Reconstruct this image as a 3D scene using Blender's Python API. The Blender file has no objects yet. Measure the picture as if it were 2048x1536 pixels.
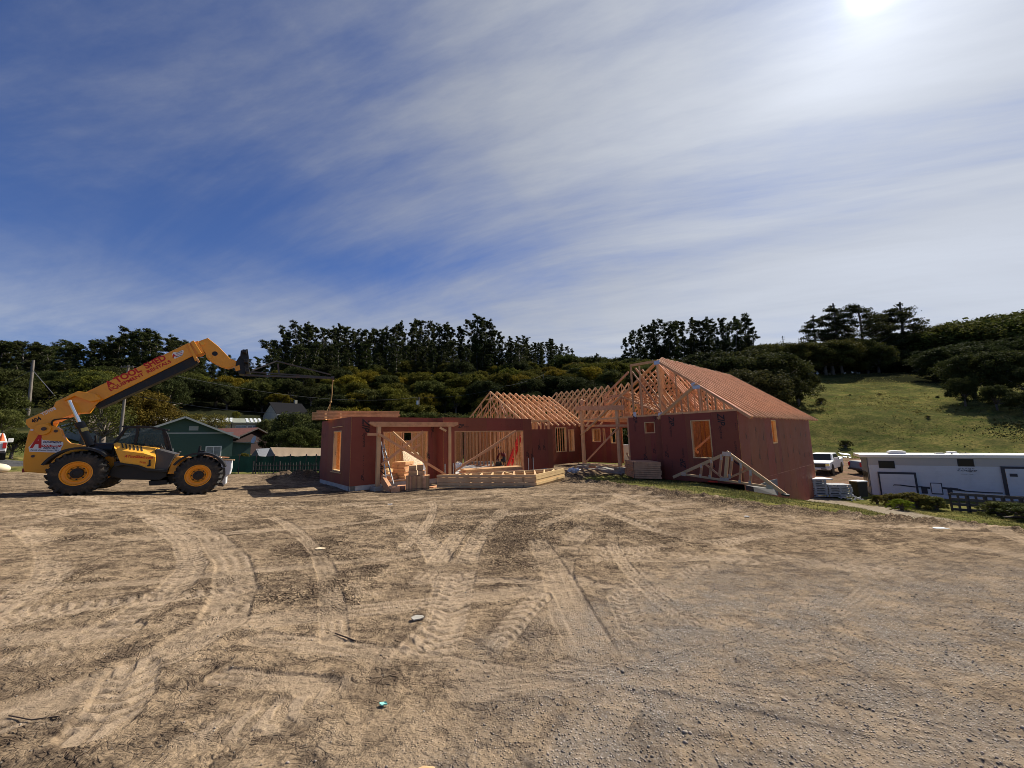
import bpy, bmesh, math, random
import numpy as np
from mathutils import Vector, Matrix

C = bpy.context.scene.collection
SC = bpy.context.scene
random.seed(7)
R_ = math.radians
# ------------------------------------------------------------------ camera
FPX = 769.0                      # focal length in pixels of a 2048 px wide picture
PITCH, ROLL, EYE = R_(7.9), R_(-1.34), 1.6
_fw = Vector((0, math.cos(PITCH), math.sin(PITCH)))
_rt = Vector((1, 0, 0)); _up = _rt.cross(_fw)
CR = _rt*math.cos(ROLL) + _up*math.sin(ROLL)
CU = -_rt*math.sin(ROLL) + _up*math.cos(ROLL)
cam_d = bpy.data.cameras.new('camera'); cam = bpy.data.objects.new('camera', cam_d); C.objects.link(cam)
cam_d.sensor_width = 36; cam_d.lens = FPX/2048*36; cam_d.clip_start = 0.05; cam_d.clip_end = 5000
cam.matrix_world = Matrix(((CR.x, CU.x, -_fw.x, 0), (CR.y, CU.y, -_fw.y, 0), (CR.z, CU.z, -_fw.z, EYE), (0, 0, 0, 1)))
SC.camera = cam
# ------------------------------------------------------------------ light
SUN_EL, SUN_AZ = R_(41.6), R_(48.8)          # azimuth measured from +Y towards +X
SKY_STRENGTH = 0.055
EXPOSURE = 0.65
sun_d = bpy.data.lights.new('sun', 'SUN'); sun_d.energy = 4.6; sun_d.angle = R_(0.6); sun_d.color = (1, .93, .82)
sun = bpy.data.objects.new('sun', sun_d); C.objects.link(sun)
SDIR = Vector((math.sin(SUN_AZ)*math.cos(SUN_EL), math.cos(SUN_AZ)*math.cos(SUN_EL), math.sin(SUN_EL)))
sun.rotation_euler = SDIR.to_track_quat('Z', 'Y').to_euler(); sun.location = (20, 20, 40)
SC.view_settings.view_transform = 'Standard'; SC.view_settings.look = 'None'
SC.view_settings.gamma = 1; SC.view_settings.exposure = EXPOSURE
try: SC.view_settings.use_curve_mapping = False
except Exception: pass
SC.cycles.max_bounces = 6; SC.cycles.diffuse_bounces = 3; SC.cycles.transparent_max_bounces = 12
SC.cycles.use_denoising = True; SC.cycles.denoiser = 'OPENIMAGEDENOISE'; SC.cycles.denoising_input_passes = 'RGB_ALBEDO_NORMAL'; SC.cycles.denoising_prefilter = 'ACCURATE'; SC.cycles.filter_width = .9

class NT:
    """small helper to write node trees"""
    def __init__(s, tree): s.t = tree; s.n = tree.nodes; s.l = tree.links
    def node(s, kind, **kw):
        n = s.n.new(kind)
        for k, v in kw.items():
            if k.startswith('i_'):
                key = k[2:]; key = int(key) if key.isdigit() else key
                sock = n.inputs[key]
                if hasattr(v, 'is_output'): s.l.new(v, sock)
                else: sock.default_value = v
            else: setattr(n, k, v)
        return n
    def math(s, op, a, b=0.0, c=None, clamp=False):
        n = s.n.new('ShaderNodeMath'); n.operation = op; n.use_clamp = clamp
        for i, v in enumerate((a, b) if c is None else (a, b, c)):
            if hasattr(v, 'is_output'): s.l.new(v, n.inputs[i])
            else: n.inputs[i].default_value = v
        return n.outputs[0]
    def mix(s, f, a, b, mode='MIX'):
        n = s.n.new('ShaderNodeMix'); n.data_type = 'RGBA'; n.blend_type = mode
        for i, v in ((0, f), (6, a), (7, b)):
            if hasattr(v, 'is_output'): s.l.new(v, n.inputs[i])
            else: n.inputs[i].default_value = v if i == 0 else (tuple(v)+(1,))[:4]
        return n.outputs[2]
    def ramp(s, f, *stops):
        n = s.n.new('ShaderNodeValToRGB'); cr = n.color_ramp
        while len(cr.elements) < len(stops): cr.elements.new(.5)
        for e, (p, c) in zip(cr.elements, stops):
            e.position = p; e.color = (c, c, c, 1) if not hasattr(c, '__len__') else tuple(c)+(1,)
        s.l.new(f, n.inputs[0]); return n.outputs[0]
    def noise(s, vec, scale, detail=4, rough=.55, dist=0.0):
        n = s.n.new('ShaderNodeTexNoise'); n.inputs['Scale'].default_value = scale
        n.inputs['Detail'].default_value = detail; n.inputs['Roughness'].default_value = rough
        n.inputs['Distortion'].default_value = dist
        if vec is not None: s.l.new(vec, n.inputs['Vector'])
        return n.outputs[0]
    def mapping(s, vec, scale=(1, 1, 1), rot=(0, 0, 0), loc=(0, 0, 0)):
        n = s.n.new('ShaderNodeMapping'); s.l.new(vec, n.inputs[0])
        n.inputs['Scale'].default_value = scale; n.inputs['Rotation'].default_value = rot; n.inputs['Location'].default_value = loc
        return n.outputs[0]

# ------------------------------------------------------------------ sky
world = bpy.data.worlds.new('World'); SC.world = world; world.use_nodes = True
w = NT(world.node_tree); w.n.clear()
sky = w.node('ShaderNodeTexSky', sky_type='NISHITA', sun_disc=False, sun_elevation=SUN_EL, sun_rotation=SUN_AZ,
             altitude=100, air_density=1.0, dust_density=0.4, ozone_density=3.0)
tc = w.node('ShaderNodeTexCoord'); d_ = tc.outputs['Generated']
sx = w.node('ShaderNodeSeparateXYZ', i_0=d_)
zz = w.math('ADD', w.math('MAXIMUM', sx.outputs[2], 0.0), 0.10)
px_ = w.math('DIVIDE', sx.outputs[0], zz); py_ = w.math('DIVIDE', sx.outputs[1], zz)
cv = w.node('ShaderNodeCombineXYZ', i_0=px_, i_1=py_, i_2=0.0).outputs[0]
dt = w.node('ShaderNodeVectorMath', operation='DOT_PRODUCT', i_0=d_); dt.inputs[1].default_value = SDIR
cosang = w.math('MAXIMUM', dt.outputs['Value'], 0.0)
rv_ = w.mapping(cv, (1, 1, 1), (0, 0, R_(24)))
hi = w.noise(w.mapping(rv_, (.30, .62, 1)), 1.0, 10, .62, 2.4)
low = w.noise(w.mapping(cv, (.20, .55, 1), (0, 0, R_(4)), (2.3, .6, 0)), 1.0, 10, .62, 1.1)
lowf = w.ramp(sx.outputs[2], (.0, 1), (.24, 1), (.42, 0))
streak = w.math('ADD', w.math('MULTIPLY', low, lowf), w.math('MULTIPLY', hi, w.math('SUBTRACT', 1.0, lowf)))
wisp = w.noise(w.mapping(rv_, (.55, 2.6, 1), (0, 0, 0), (3.1, 1.7, 0)), 1.0, 9, .62, .5)
ripple = w.noise(w.mapping(rv_, (3.2, 1.1, 1), (0, 0, R_(-18)), (.4, 5.2, 0)), 1.0, 5, .55, .7)
broad = w.noise(w.mapping(rv_, (.10, .30, 1), (0, 0, 0), (7.3, 2.2, 0)), 1.0, 3, .5, .3)
side = w.math('MULTIPLY_ADD', cosang, .31, w.math('MULTIPLY_ADD', sx.outputs[0], .14, -.035))       # the veil thickens towards the sun
band = w.ramp(sx.outputs[2], (.0, .0), (.10, .0), (.17, .30), (.25, .26), (.40, .04), (1.0, .03))
m1 = w.math('ADD', w.math('MULTIPLY', streak, .60), w.math('MULTIPLY', wisp, .24))
m1 = w.math('ADD', m1, w.math('MULTIPLY', broad, .75)); m1 = w.math('ADD', m1, w.math('MULTIPLY', ripple, .10))
m1 = w.math('ADD', m1, side); m1 = w.math('ADD', m1, band); m1 = w.math('SUBTRACT', m1, w.ramp(sx.outputs[2], (.0, .20), (.12, .16), (.17, .0), (1.0, 0)))
mask = w.node('ShaderNodeMapRange', i_0=m1); mask.inputs[1].default_value = .91; mask.inputs[2].default_value = 1.38
mask.interpolation_type = 'SMOOTHSTEP'
mk = w.math('MULTIPLY_ADD', mask.outputs[0], .86, .05)
blue = w.mix(1.0, sky.outputs[0], (.50, .71, 1.16), 'MULTIPLY')
glow = w.math('POWER', cosang, 6.0); glow2 = w.math('ADD', w.math('ADD', w.math('MULTIPLY', w.math('POWER', cosang, 6000.0), 50.0), w.math('MULTIPLY', w.math('POWER', cosang, 900.0), 3.5)), w.math('MULTIPLY', w.math('POWER', cosang, 110.0), 3.2))
lum = w.math('ADD', w.math('MULTIPLY_ADD', glow, 3.4, 4.5), w.math('MULTIPLY', glow2, 1.0))
dens = w.math('ADD', w.math('MULTIPLY_ADD', w.math('ADD', wisp, streak), .40, .58), w.math('MULTIPLY', band, 1.1))
lum = w.math('MULTIPLY', lum, dens)
cl = w.node('ShaderNodeVectorMath', operation='SCALE'); cl.inputs[0].default_value = (.95, 1.0, 1.08); w.l.new(lum, cl.inputs[3])
skyc = w.mix(mk, blue, cl.outputs[0])
bg = w.node('ShaderNodeBackground', i_0=skyc, i_1=SKY_STRENGTH); wo = w.node('ShaderNodeOutputWorld', i_0=bg.outputs[0])

# ------------------------------------------------------------------ pixel -> place (pixels of the 2048 x 1536 photograph)
def ray(x, y): return _fw*FPX + CR*(x-1024) + CU*(768-y)
def PZ(x, y, z): d = ray(x, y); return d*((z-EYE)/d.z) + Vector((0, 0, EYE))
def PY(x, y, Y): d = ray(x, y); return d*(Y/d.y) + Vector((0, 0, EYE))
def PP(x, y, P0, D):             # hit the vertical plane through P0 with horizontal direction D
    d = ray(x, y); n = Vector((D.y, -D.x, 0)); return d*(Vector((P0.x, P0.y, 0)).dot(n)/d.dot(n)) + Vector((0, 0, EYE))
def V3(x, y, z=0.0): return Vector((x, y, z))
def ang(deg): return Vector((math.cos(R_(deg)), math.sin(R_(deg)), 0))
UP = Vector((0, 0, 1))

# ------------------------------------------------------------------ mesh building
class MB:
    def __init__(s): s.v = []; s.f = []; s.m = []
    def add(s, vs, fs, m=0):
        o = len(s.v); s.v += [tuple(v) for v in vs]; s.f += [tuple(i+o for i in f) for f in fs]; s.m += [m]*len(fs); return s
    def obox(s, o, ax, ay, az, m=0):      # corner + three edge vectors
        o = Vector(o); P = [o, o+ax, o+ax+ay, o+ay]; P += [p+az for p in P]
        return s.add(P, [(0, 3, 2, 1), (4, 5, 6, 7), (0, 1, 5, 4), (1, 2, 6, 5), (2, 3, 7, 6), (3, 0, 4, 7)], m)
    def cbox(s, c, ax, ay, az, m=0): return s.obox(Vector(c)-ax/2-ay/2-az/2, ax, ay, az, m)
    def box(s, x0, x1, y0, y1, z0, z1, m=0): return s.obox(V3(x0, y0, z0), V3(x1-x0, 0), V3(0, y1-y0), V3(0, 0, z1-z0), m)
    def beam(s, p, q, wd, ht, m=0, up=UP):
        p = Vector(p); q = Vector(q); d = (q-p); L = d.length
        if L < 1e-6: return s
        d /= L; sd = d.cross(up)
        if sd.length < 1e-3: sd = d.cross(Vector((1, 0, 0)))
        sd.normalize(); u = sd.cross(d)
        return s.obox(p-sd*wd/2-u*ht/2, d*L, sd*wd, u*ht, m)
    def cyl(s, p, q, r, n=12, r2=None, m=0, cap=True):
        p = Vector(p); q = Vector(q); d = (q-p).normalized(); a = d.orthogonal().normalized(); b = d.cross(a); r2 = r if r2 is None else r2
        vs = []; 
        for P, rr in ((p, r), (q, r2)):
            for i in range(n): t = 2*math.pi*i/n; vs.append(P+(a*math.cos(t)+b*math.sin(t))*rr)
        fs = [(i, (i+1) % n, n+(i+1) % n, n+i) for i in range(n)]
        if cap: fs += [tuple(range(n))[::-1], tuple(range(n, 2*n))]
        return s.add(vs, fs, m)
    def tube(s, pts, r, n=6, m=0):
        pts = [Vector(p) for p in pts]
        for a, b in zip(pts, pts[1:]): s.cyl(a, b, r, n, m=m)
        return s
    def prism(s, poly, off, m=0, mside=None):   # polygon of world points pushed along off
        n = len(poly); P = [Vector(p) for p in poly]; Q = [p+off for p in P]
        s.add(P+Q, [tuple(range(n)), tuple(range(2*n-1, n-1, -1))], m)
        o = len(s.v)-2*n
        for i in range(n): j = (i+1) % n; s.f.append((o+i, o+n+i, o+n+j, o+j)); s.m.append(m if mside is None else mside)
        return s
    def lathe(s, c, axis, prof, n=28, m=0, closed=False):   # prof: (radius, along)
        c = Vector(c); axis = Vector(axis).normalized(); a = axis.orthogonal().normalized(); b = axis.cross(a); k = len(prof)
        vs = [c+axis*h+(a*math.cos(2*math.pi*i/n)+b*math.sin(2*math.pi*i/n))*r for i in range(n) for r, h in prof]
        fs = []
        for i in range(n):
            j = (i+1) % n
            for q in range(k if closed else k-1): q2 = (q+1) % k; fs.append((i*k+q, i*k+q2, j*k+q2, j*k+q))
        return s.add(vs, fs, m)
    def ball(s, c, r, m=0, sc=(1, 1, 1), nu=12, nv=8):
        c = Vector(c); vs = [c+V3(0, 0, r*sc[2])]; fs = []
        for j in range(1, nv):
            for i in range(nu):
                t = 2*math.pi*i/nu; p = math.pi*j/nv
                vs.append(c+V3(math.cos(t)*math.sin(p)*r*sc[0], math.sin(t)*math.sin(p)*r*sc[1], math.cos(p)*r*sc[2]))
        vs.append(c-V3(0, 0, r*sc[2])); e = len(vs)-1
        for i in range(nu):
            k = (i+1) % nu; fs.append((0, 1+i, 1+k)); fs.append((e, e-nu+k, e-nu+i))
            for j in range(nv-2): a = 1+j*nu; fs.append((a+i, a+nu+i, a+nu+k, a+k))
        return s.add(vs, fs, m)
    def crumple(s, c, r, rnd, flat=.7):
        o = len(s.v); s.ball(c, r, sc=(1.2, 1, flat), nu=9, nv=6); c = Vector(c)
        for i in range(o, len(s.v)): v = Vector(s.v[i])-c; s.v[i] = tuple(c+v*rnd.uniform(.45, 1.25))
        return s
    def build(s, name, mats, parent=None, smooth=False, bevel=0, world=True, autosmooth=None):
        off = Vector((0, 0, 0))
        if parent is not None and world:
            r = parent
            while r.parent is not None: r = r.parent
            off = Vector(r.location)
        me = bpy.data.meshes.new(name); me.from_pydata([tuple(Vector(v)-off) for v in s.v], [], s.f)
        if not isinstance(mats, (list, tuple)): mats = [mats]
        for mm in mats: me.materials.append(mm)
        if len(mats) > 1: me.polygons.foreach_set('material_index', s.m)
        b = bmesh.new(); b.from_mesh(me); bmesh.ops.recalc_face_normals(b, faces=b.faces); b.to_mesh(me); b.free()
        if smooth:
            me.shade_smooth()
            if autosmooth: me.set_sharp_from_angle(angle=R_(autosmooth))
        o = bpy.data.objects.new(name, me); C.objects.link(o)
        if parent is not None: o.parent = parent
        if bevel:
            bv = o.modifiers.new('bevel', 'BEVEL'); bv.width = bevel; bv.segments = 2; bv.limit_method = 'ANGLE'; bv.angle_limit = R_(35)
        return o

def tag(o, label=None, cat=None, group=None, kind=None):
    if label: o['label'] = label
    if cat: o['category'] = cat
    if group: o['group'] = group
    if kind: o['kind'] = kind
    return o
def thing(name, label, cat, loc, rz=0.0, group=None):
    o = bpy.data.objects.new(name, None); C.objects.link(o); o.location = loc; o.rotation_euler = (0, 0, rz); o.empty_display_size = .3
    return tag(o, label, cat, group)
def copy_tree(o, parent=None):
    c = o.copy(); C.objects.link(c)
    if parent is not None: c.parent = parent
    for ch in list(o.children): copy_tree(ch, c)
    return c

# ------------------------------------------------------------------ materials
def mat(name, col, rough=.7, var=0.0, nscale=6.0, isl=0.0, metal=0.0, bump=0.0, bscale=40.0, stretch=None, col2=None, spec=.4,
        trans=0.0, coat=0.0, dirt=None, dscale=2.0):
    m = bpy.data.materials.new(name); m.use_nodes = True; t = NT(m.node_tree); p = m.node_tree.nodes['Principled BSDF']
    p.inputs['Roughness'].default_value = rough; p.inputs['Metallic'].default_value = metal
    p.inputs['Specular IOR Level'].default_value = spec
    if coat: p.inputs['Coat Weight'].default_value = coat; p.inputs['Coat Roughness'].default_value = .08
    co = t.node('ShaderNodeTexCoord').outputs['Object']
    vec = t.mapping(co, stretch) if stretch else co
    c = tuple(col)
    cur = None
    if var or col2:
        nz = t.noise(vec, nscale, 6, .6)
        f = t.ramp(nz, (.3, 0), (.7, 1))
        a = tuple(x*(1-var) for x in c); b = tuple(min(1, x*(1+var)) for x in (col2 or c))
        cur = t.mix(f, a, b)
    if isl:
        ri = t.node('ShaderNodeNewGeometry').outputs['Random Per Island']
        k = t.math('MULTIPLY_ADD', ri, 2*isl, 1-isl)
        hs = t.node('ShaderNodeHueSaturation'); 
        if cur is None: hs.inputs['Color'].default_value = c+(1,)
        else: t.l.new(cur, hs.inputs['Color'])
        t.l.new(k, hs.inputs['Value']); t.l.new(t.math('MULTIPLY_ADD', t.math('FRACT', t.math('MULTIPLY', ri, 7.3)), .02, .49), hs.inputs['Hue'])
        cur = hs.outputs[0]
    if dirt:
        nd = t.noise(co, dscale, 8, .7); fd = t.ramp(nd, (.48, 0), (.72, 1))
        if cur is None: cur = t.mix(t.math('MULTIPLY', fd, dirt[3]), c, dirt[:3])
        else: cur = t.mix(t.math('MULTIPLY', fd, dirt[3]), cur, dirt[:3])
        t.l.new(t.math('MULTIPLY_ADD', fd, .25, rough), p.inputs['Roughness'])
    if cur is None: p.inputs['Base Color'].default_value = c+(1,)
    else: t.l.new(cur, p.inputs['Base Color'])
    if bump:
        bn = t.node('ShaderNodeBump', i_Strength=bump, i_Distance=.02); t.l.new(t.noise(vec, bscale, 5, .6), bn.inputs['Height'])
        t.l.new(bn.outputs[0], p.inputs['Normal'])
    if trans:
        tr = t.node('ShaderNodeBsdfTranslucent'); tr.inputs[0].default_value = c+(1,)
        if cur is not None: t.l.new(cur, tr.inputs[0])
        mx = t.node('ShaderNodeMixShader', i_0=trans); t.l.new(p.outputs[0], mx.inputs[1]); t.l.new(tr.outputs[0], mx.inputs[2])
        out = m.node_tree.nodes['Material Output']; t.l.new(mx.outputs[0], out.inputs[0])
    return m
DIRTC = (.22, .15, .09, .5)
M = dict(
    lumber=mat('lumber', (.58, .31, .15), .72, .14, 5, .32, bump=.15, bscale=14, dirt=(.30, .14, .06, .5), dscale=3),
    lumber_pale=mat('pale_lumber', (.66, .43, .21), .72, .10, 5, .14, bump=.15, bscale=14, dirt=(.34, .18, .08, .5), dscale=2.5),
    lumber_dark=mat('weathered_lumber', (.33, .16, .085), .75, .15, 5, .2),
    osb=mat('strand_board', (.50, .23, .075), .75, .25, 26, 0, col2=(.58, .30, .11)),
    osb_pale=mat('pale_strand_board', (.42, .30, .17), .8, .45, 22, 0, col2=(.66, .52, .34)),
    zip=mat('red_sheathing', (.230, .059, .031), .62, .05, 1.3, .08, spec=.35, dirt=(.31, .12, .07, .35), dscale=.9),
    ink=mat('black_print', (.02, .012, .012), .6),
    concrete=mat('concrete', (.33, .31, .265), .85, .18, 3, bump=.2, bscale=30, dirt=(.2, .15, .1, .5), dscale=4),
    slab=mat('pale_slab', (.50, .47, .42), .85, .12, 2, dirt=(.34, .26, .18, .5), dscale=1.5),
    yellow=mat('orange_yellow_paint', (.86, .34, .014), .38, .04, 2, coat=.25, dirt=(.48, .22, .05, .35), dscale=2.2),
    yellow2=mat('bright_yellow_paint', (.86, .40, .03), .42, .04, 2, coat=.2, dirt=(.55, .3, .1, .3), dscale=3),
    black=mat('black_plastic', (.010, .010, .010), .45, .1, 4, dirt=(.04, .032, .024, .6), dscale=3),
    grey=mat('dark_grey_panel', (.075, .068, .06), .5, .1, 4, dirt=(.12, .09, .06, .5), dscale=4),
    tyre=mat('tyre_rubber', (.028, .026, .023), .85, .15, 8, dirt=(.13, .10, .07, .75), dscale=3.5, bump=.2, bscale=30),
    chrome=mat('chrome_rod', (.8, .8, .8), .12, metal=1),
    steel=mat('steel_plate', (.45, .46, .47), .4, .15, 20, metal=.8),
    darksteel=mat('dark_steel', (.06, .055, .055), .5, .2, 8, metal=.3, dirt=(.16, .07, .035, .6), dscale=5),
    white=mat('white_paint', (.72, .72, .70), .45, .04, 3, coat=.2, dirt=(.45, .42, .37, .35), dscale=2),
    whitecloth=mat('white_sheet', (.70, .71, .73), .7, .08, 4, trans=.15),
    red=mat('red_paint', (.50, .015, .012), .45, .1, 5),
    orange=mat('orange_plastic', (.75, .12, .02), .5, .05, 5),
    redtext=mat('red_vinyl', (.50, .015, .012), .5),
    navytext=mat('navy_vinyl', (.03, .03, .10), .5),
    whitetext=mat('white_vinyl', (.75, .73, .70), .5),
    net=mat('green_net', (.006, .028, .021), .85, .25, 2.5, trans=.25),
    rope=mat('rope', (.36, .22, .09), .9, .2, 40),
    wire=mat('wire', (.10, .10, .105), .6),
    pole=mat('weathered_pole', (.17, .145, .12), .85, .2, 6),
    rubber=mat('black_sheet', (.02, .02, .02), .6),
    skin=mat('skin', (.42, .24, .16), .6), jacket=mat('maroon_jacket', (.12, .012, .014), .8, .2, 8), trousers=mat('dark_trousers', (.03, .03, .035), .85, .2, 8),
    hair=mat('dark_cap', (.02, .015, .015), .8),
)
def glass_mat(name, col, alpha=.35, rough=.05):
    m = bpy.data.materials.new(name); m.use_nodes = True; t = NT(m.node_tree); p = m.node_tree.nodes['Principled BSDF']
    p.inputs['Base Color'].default_value = tuple(col)+(1,); p.inputs['Roughness'].default_value = rough; p.inputs['Alpha'].default_value = alpha
    p.inputs['Specular IOR Level'].default_value = .7
    return m
M['glass'] = glass_mat('cab_glass', (.03, .045, .045), .42)
M['darkglass'] = mat('dark_window_glass', (.012, .014, .016), .18, spec=.25)
M['pane'] = mat('curtained_pane', (.22, .24, .25), .12, .25, 2, spec=.6)

# ------------------------------------------------------------------ writing
def letters(mb, s, P, Q, height, n, bold=0.0, shear=0.0, m=0, up=None, lift=.004, spacing=1.0):
    """text from world point P to Q (baseline), given height, on a face with outward normal n"""
    cu = bpy.data.curves.new('t', 'FONT'); cu.body = s; cu.size = 1; cu.offset = bold; cu.shear = shear; cu.space_character = spacing
    cu.resolution_u = 3
    ob = bpy.data.objects.new('t', cu); C.objects.link(ob); dg = bpy.context.evaluated_depsgraph_get(); dg.update()
    me = bpy.data.meshes.new_from_object(ob.evaluated_get(dg)); C.objects.unlink(ob)
    co = [v.co.copy() for v in me.vertices]
    if not co: return
    x0 = min(c.x for c in co); x1 = max(c.x for c in co); y0 = min(c.y for c in co); y1 = max(c.y for c in co)
    P = Vector(P); Q = Vector(Q); ex = (Q-P); L = ex.length; ex /= L; ey = up if up is not None else n.cross(ex).normalized()
    vs = [P+ex*((c.x-x0)/(x1-x0)*L)+ey*((c.y-y0)/(y1-y0)*height)+n*lift for c in co]
    mb.add(vs, [tuple(p.vertices) for p in me.polygons], m)
    bpy.data.objects.remove(ob); bpy.data.meshes.remove(me)
# ------------------------------------------------------------------ terrain
_anch = [(0, 0, 0), (-3, 1, .02), (3, 1, -.02), (0, 4, -.08), (-6, 5, 0), (6, 4, -.12), (0, -12, .3), (-25, -8, .5), (25, -8, -.4), (0, 8, -.2), (4, 8, -.22), (-4, 8, -.14)]
def _a(px, py, Y): p = PY(px, py, Y); _anch.append((p.x, p.y, p.z))
def _b(px, Y, z): p = PY(px, 870, Y); _anch.append((p.x, p.y, z))
_a(152, 991, 12.0); _a(396, 990, 13.6); _a(40, 990, 12.0); _a(700, 983, 15.6); _a(0, 943, 21); _b(0, 27, .85); _b(-250, 27, 1.2); _b(-400, 12, .6)
_a(480, 948, 25); _a(600, 948, 25); _a(975, 978, 15); _a(1120, 962, 17.5); _a(850, 986, 14.6)
_a(1300, 977, 13); _a(1500, 1008, 10.2); _a(1700, 1035, 8.7); _a(1880, 1047, 7.6); _a(2048, 1062, 6.9); _a(2300, 1085, 6.3)
_a(1235, 957, 20.5); _b(1400, 16.5, -.55); _b(1481, 16.5, -.85); _b(1560, 13.2, -.72); _b(1618, 12.2, -.72); _b(1700, 13.5, -1.45); _b(1800, 11.5, -1.25)
_b(1600, 22, -2.3); _b(1720, 19.5, -2.15); _b(1880, 16.2, -2.2); _b(2048, 14.5, -2.2); _b(2300, 12, -2.2)
_b(1745, 27, -2.85); _b(2048, 25, -2.75); _b(2300, 22, -2.7); _b(1620, 32, -2.6); _b(1630, 40, -2.55); _b(1640, 57, -2.4); _b(1900, 50, -2.5); _b(2200, 40, -2.5)
_b(1100, 22, -.45); _b(1000, 24, -.45); _b(1250, 24, -.5); _b(1150, 32, -.6); _b(1300, 32, -1.1); _b(1200, 45, -1.6); _b(900, 34, -.6); _b(1024, 55, -1.5); _b(1400, 45, -2)
_b(700, 22, -.4); _b(640, 35, -.9); _b(540, 45, -.9); _b(370, 45, -.75); _b(200, 45, -.3); _b(0, 45, 1.1); _b(-200, 45, 1.6); _b(640, 60, -.6)
_A = np.array(_anch)
def _tps_k(d2): return .5*d2*np.log(d2+1e-9)
_n = len(_A); _K = _tps_k(((_A[:, None, :2]-_A[None, :, :2])**2).sum(-1))+np.eye(_n)*.6
_P = np.c_[np.ones(_n), _A[:, :2]]
_S = np.linalg.solve(np.block([[_K, _P], [_P.T, np.zeros((3, 3))]]), np.r_[_A[:, 2], np.zeros(3)])
def _lut(f, *pts):
    xs = [math.atan((p[0]-1024)/FPX) for p in pts]; return lambda a: np.interp(a, xs, [p[1] for p in pts])
# crest line of the hills seen from the site: pixel column -> height above the eye line in pixels, distance of foot and of crest
_cre = _lut(0, (-1500, 60), (-300, 110), (0, 110), (200, 122), (420, 120), (520, 105), (600, 148), (900, 155), (1050, 150), (1150, 142), (1250, 138), (1400, 138), (1520, 128), (1600, 112), (1900, 112), (2048, 122), (2400, 150), (3500, 60))
_foot = _lut(0, (-300, 80), (0, 78), (500, 78), (900, 80), (1200, 75), (1450, 72), (1640, 80), (2048, 82), (2600, 70))
_dist = _lut(0, (-300, 250), (0, 240), (700, 230), (1100, 215), (1400, 190), (1560, 172), (1750, 180), (2048, 205), (2600, 190))
_val = _lut(0, (-300, 3.0), (0, 3.0), (300, .5), (600, -.5), (1000, -1.2), (1500, -2.4), (2048, -2.5))
def sstep(a, b, x): t = np.clip((x-a)/(b-a), 0, 1); return t*t*(3-2*t)
def macro_z(x, y):
    x = np.asarray(x, float); y = np.asarray(y, float); sh = x.shape; x = x.ravel(); y = y.ravel()
    r = np.hypot(x, y); az = np.arctan2(x, y); z = np.empty_like(x)
    near = r < 72
    xn, yn = x[near], y[near]; zt = np.empty(xn.shape)
    for i in range(0, len(xn), 60000):
        a, b = xn[i:i+60000], yn[i:i+60000]
        d2 = (a[:, None]-_A[None, :, 0])**2+(b[:, None]-_A[None, :, 1])**2
        zt[i:i+60000] = _tps_k(d2)@_S[:_n]+_S[_n]+_S[_n+1]*a+_S[_n+2]*b
    azc = np.clip(az, -1.25, 1.15); fade = sstep(2.1, 1.3, np.abs(az))
    f, dd = _foot(azc), _dist(azc); zc = EYE+dd*_cre(azc)*np.cos(azc)/FPX
    tt = (r-f)/(dd-f); v = _val(azc)
    ramp = np.where(tt < 1, sstep(0, .25, tt)*np.clip(tt, 0, 1)**.9*(1-.0*tt), 1-.25*sstep(1, 2.5, tt)+.0*tt)
    zf = v*np.maximum(fade, .3)+(zc-v)*ramp*fade
    z[:] = zf
    wgt = sstep(50, 70, r[near]); zt = np.clip(zt, -4, 4); z[near] = zt*(1-wgt)+zf[near]*wgt
    return z.reshape(sh)
def gz(x, y): return float(macro_z(np.array([x]), np.array([y]))[0])
def G(px, Y, dz=0.0): p = PY(px, 870, Y); return V3(p.x, p.y, gz(p.x, p.y)+dz)

# lattice noise
_rng = np.random.default_rng(3); _T = _rng.random((512, 512))
def vnoise(x, y):
    xi = np.floor(x).astype(int); yi = np.floor(y).astype(int); fx = x-xi; fy = y-yi
    fx = fx*fx*fx*(fx*(fx*6-15)+10); fy = fy*fy*fy*(fy*(fy*6-15)+10)
    a = _T[xi & 511, yi & 511]; b = _T[(xi+1) & 511, yi & 511]; c = _T[xi & 511, (yi+1) & 511]; d = _T[(xi+1) & 511, (yi+1) & 511]
    return (a+(b-a)*fx)*(1-fy)+(c+(d-c)*fx)*fy
def fbm(x, y, o=4, g=.5):
    s = 0; a = 1; n = 0
    for k in range(o): s = s+a*vnoise(x*2**k+17.3*k, y*2**k+9.1*k); n += a; a *= g
    return s/n*2-1
def sd_poly(x, y, P):          # signed distance, negative inside
    P = np.array(P); d = np.full(x.shape, 1e18); ins = np.zeros(x.shape, bool)
    for (ax, ay), (bx, by) in zip(P, np.roll(P, -1, 0)):
        ex, ey = bx-ax, by-ay; wx, wy = x-ax, y-ay
        t = np.clip((wx*ex+wy*ey)/(ex*ex+ey*ey+1e-12), 0, 1)
        d = np.minimum(d, (wx-ex*t)**2+(wy-ey*t)**2)
        c = ((ay <= y) & (by > y)) | ((by <= y) & (ay > y))
        with np.errstate(divide='ignore', invalid='ignore'): xx = ax+(y-ay)/(by-ay)*ex
        ins ^= c & (x < xx)
    d = np.sqrt(d); return np.where(ins, -d, d)
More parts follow.
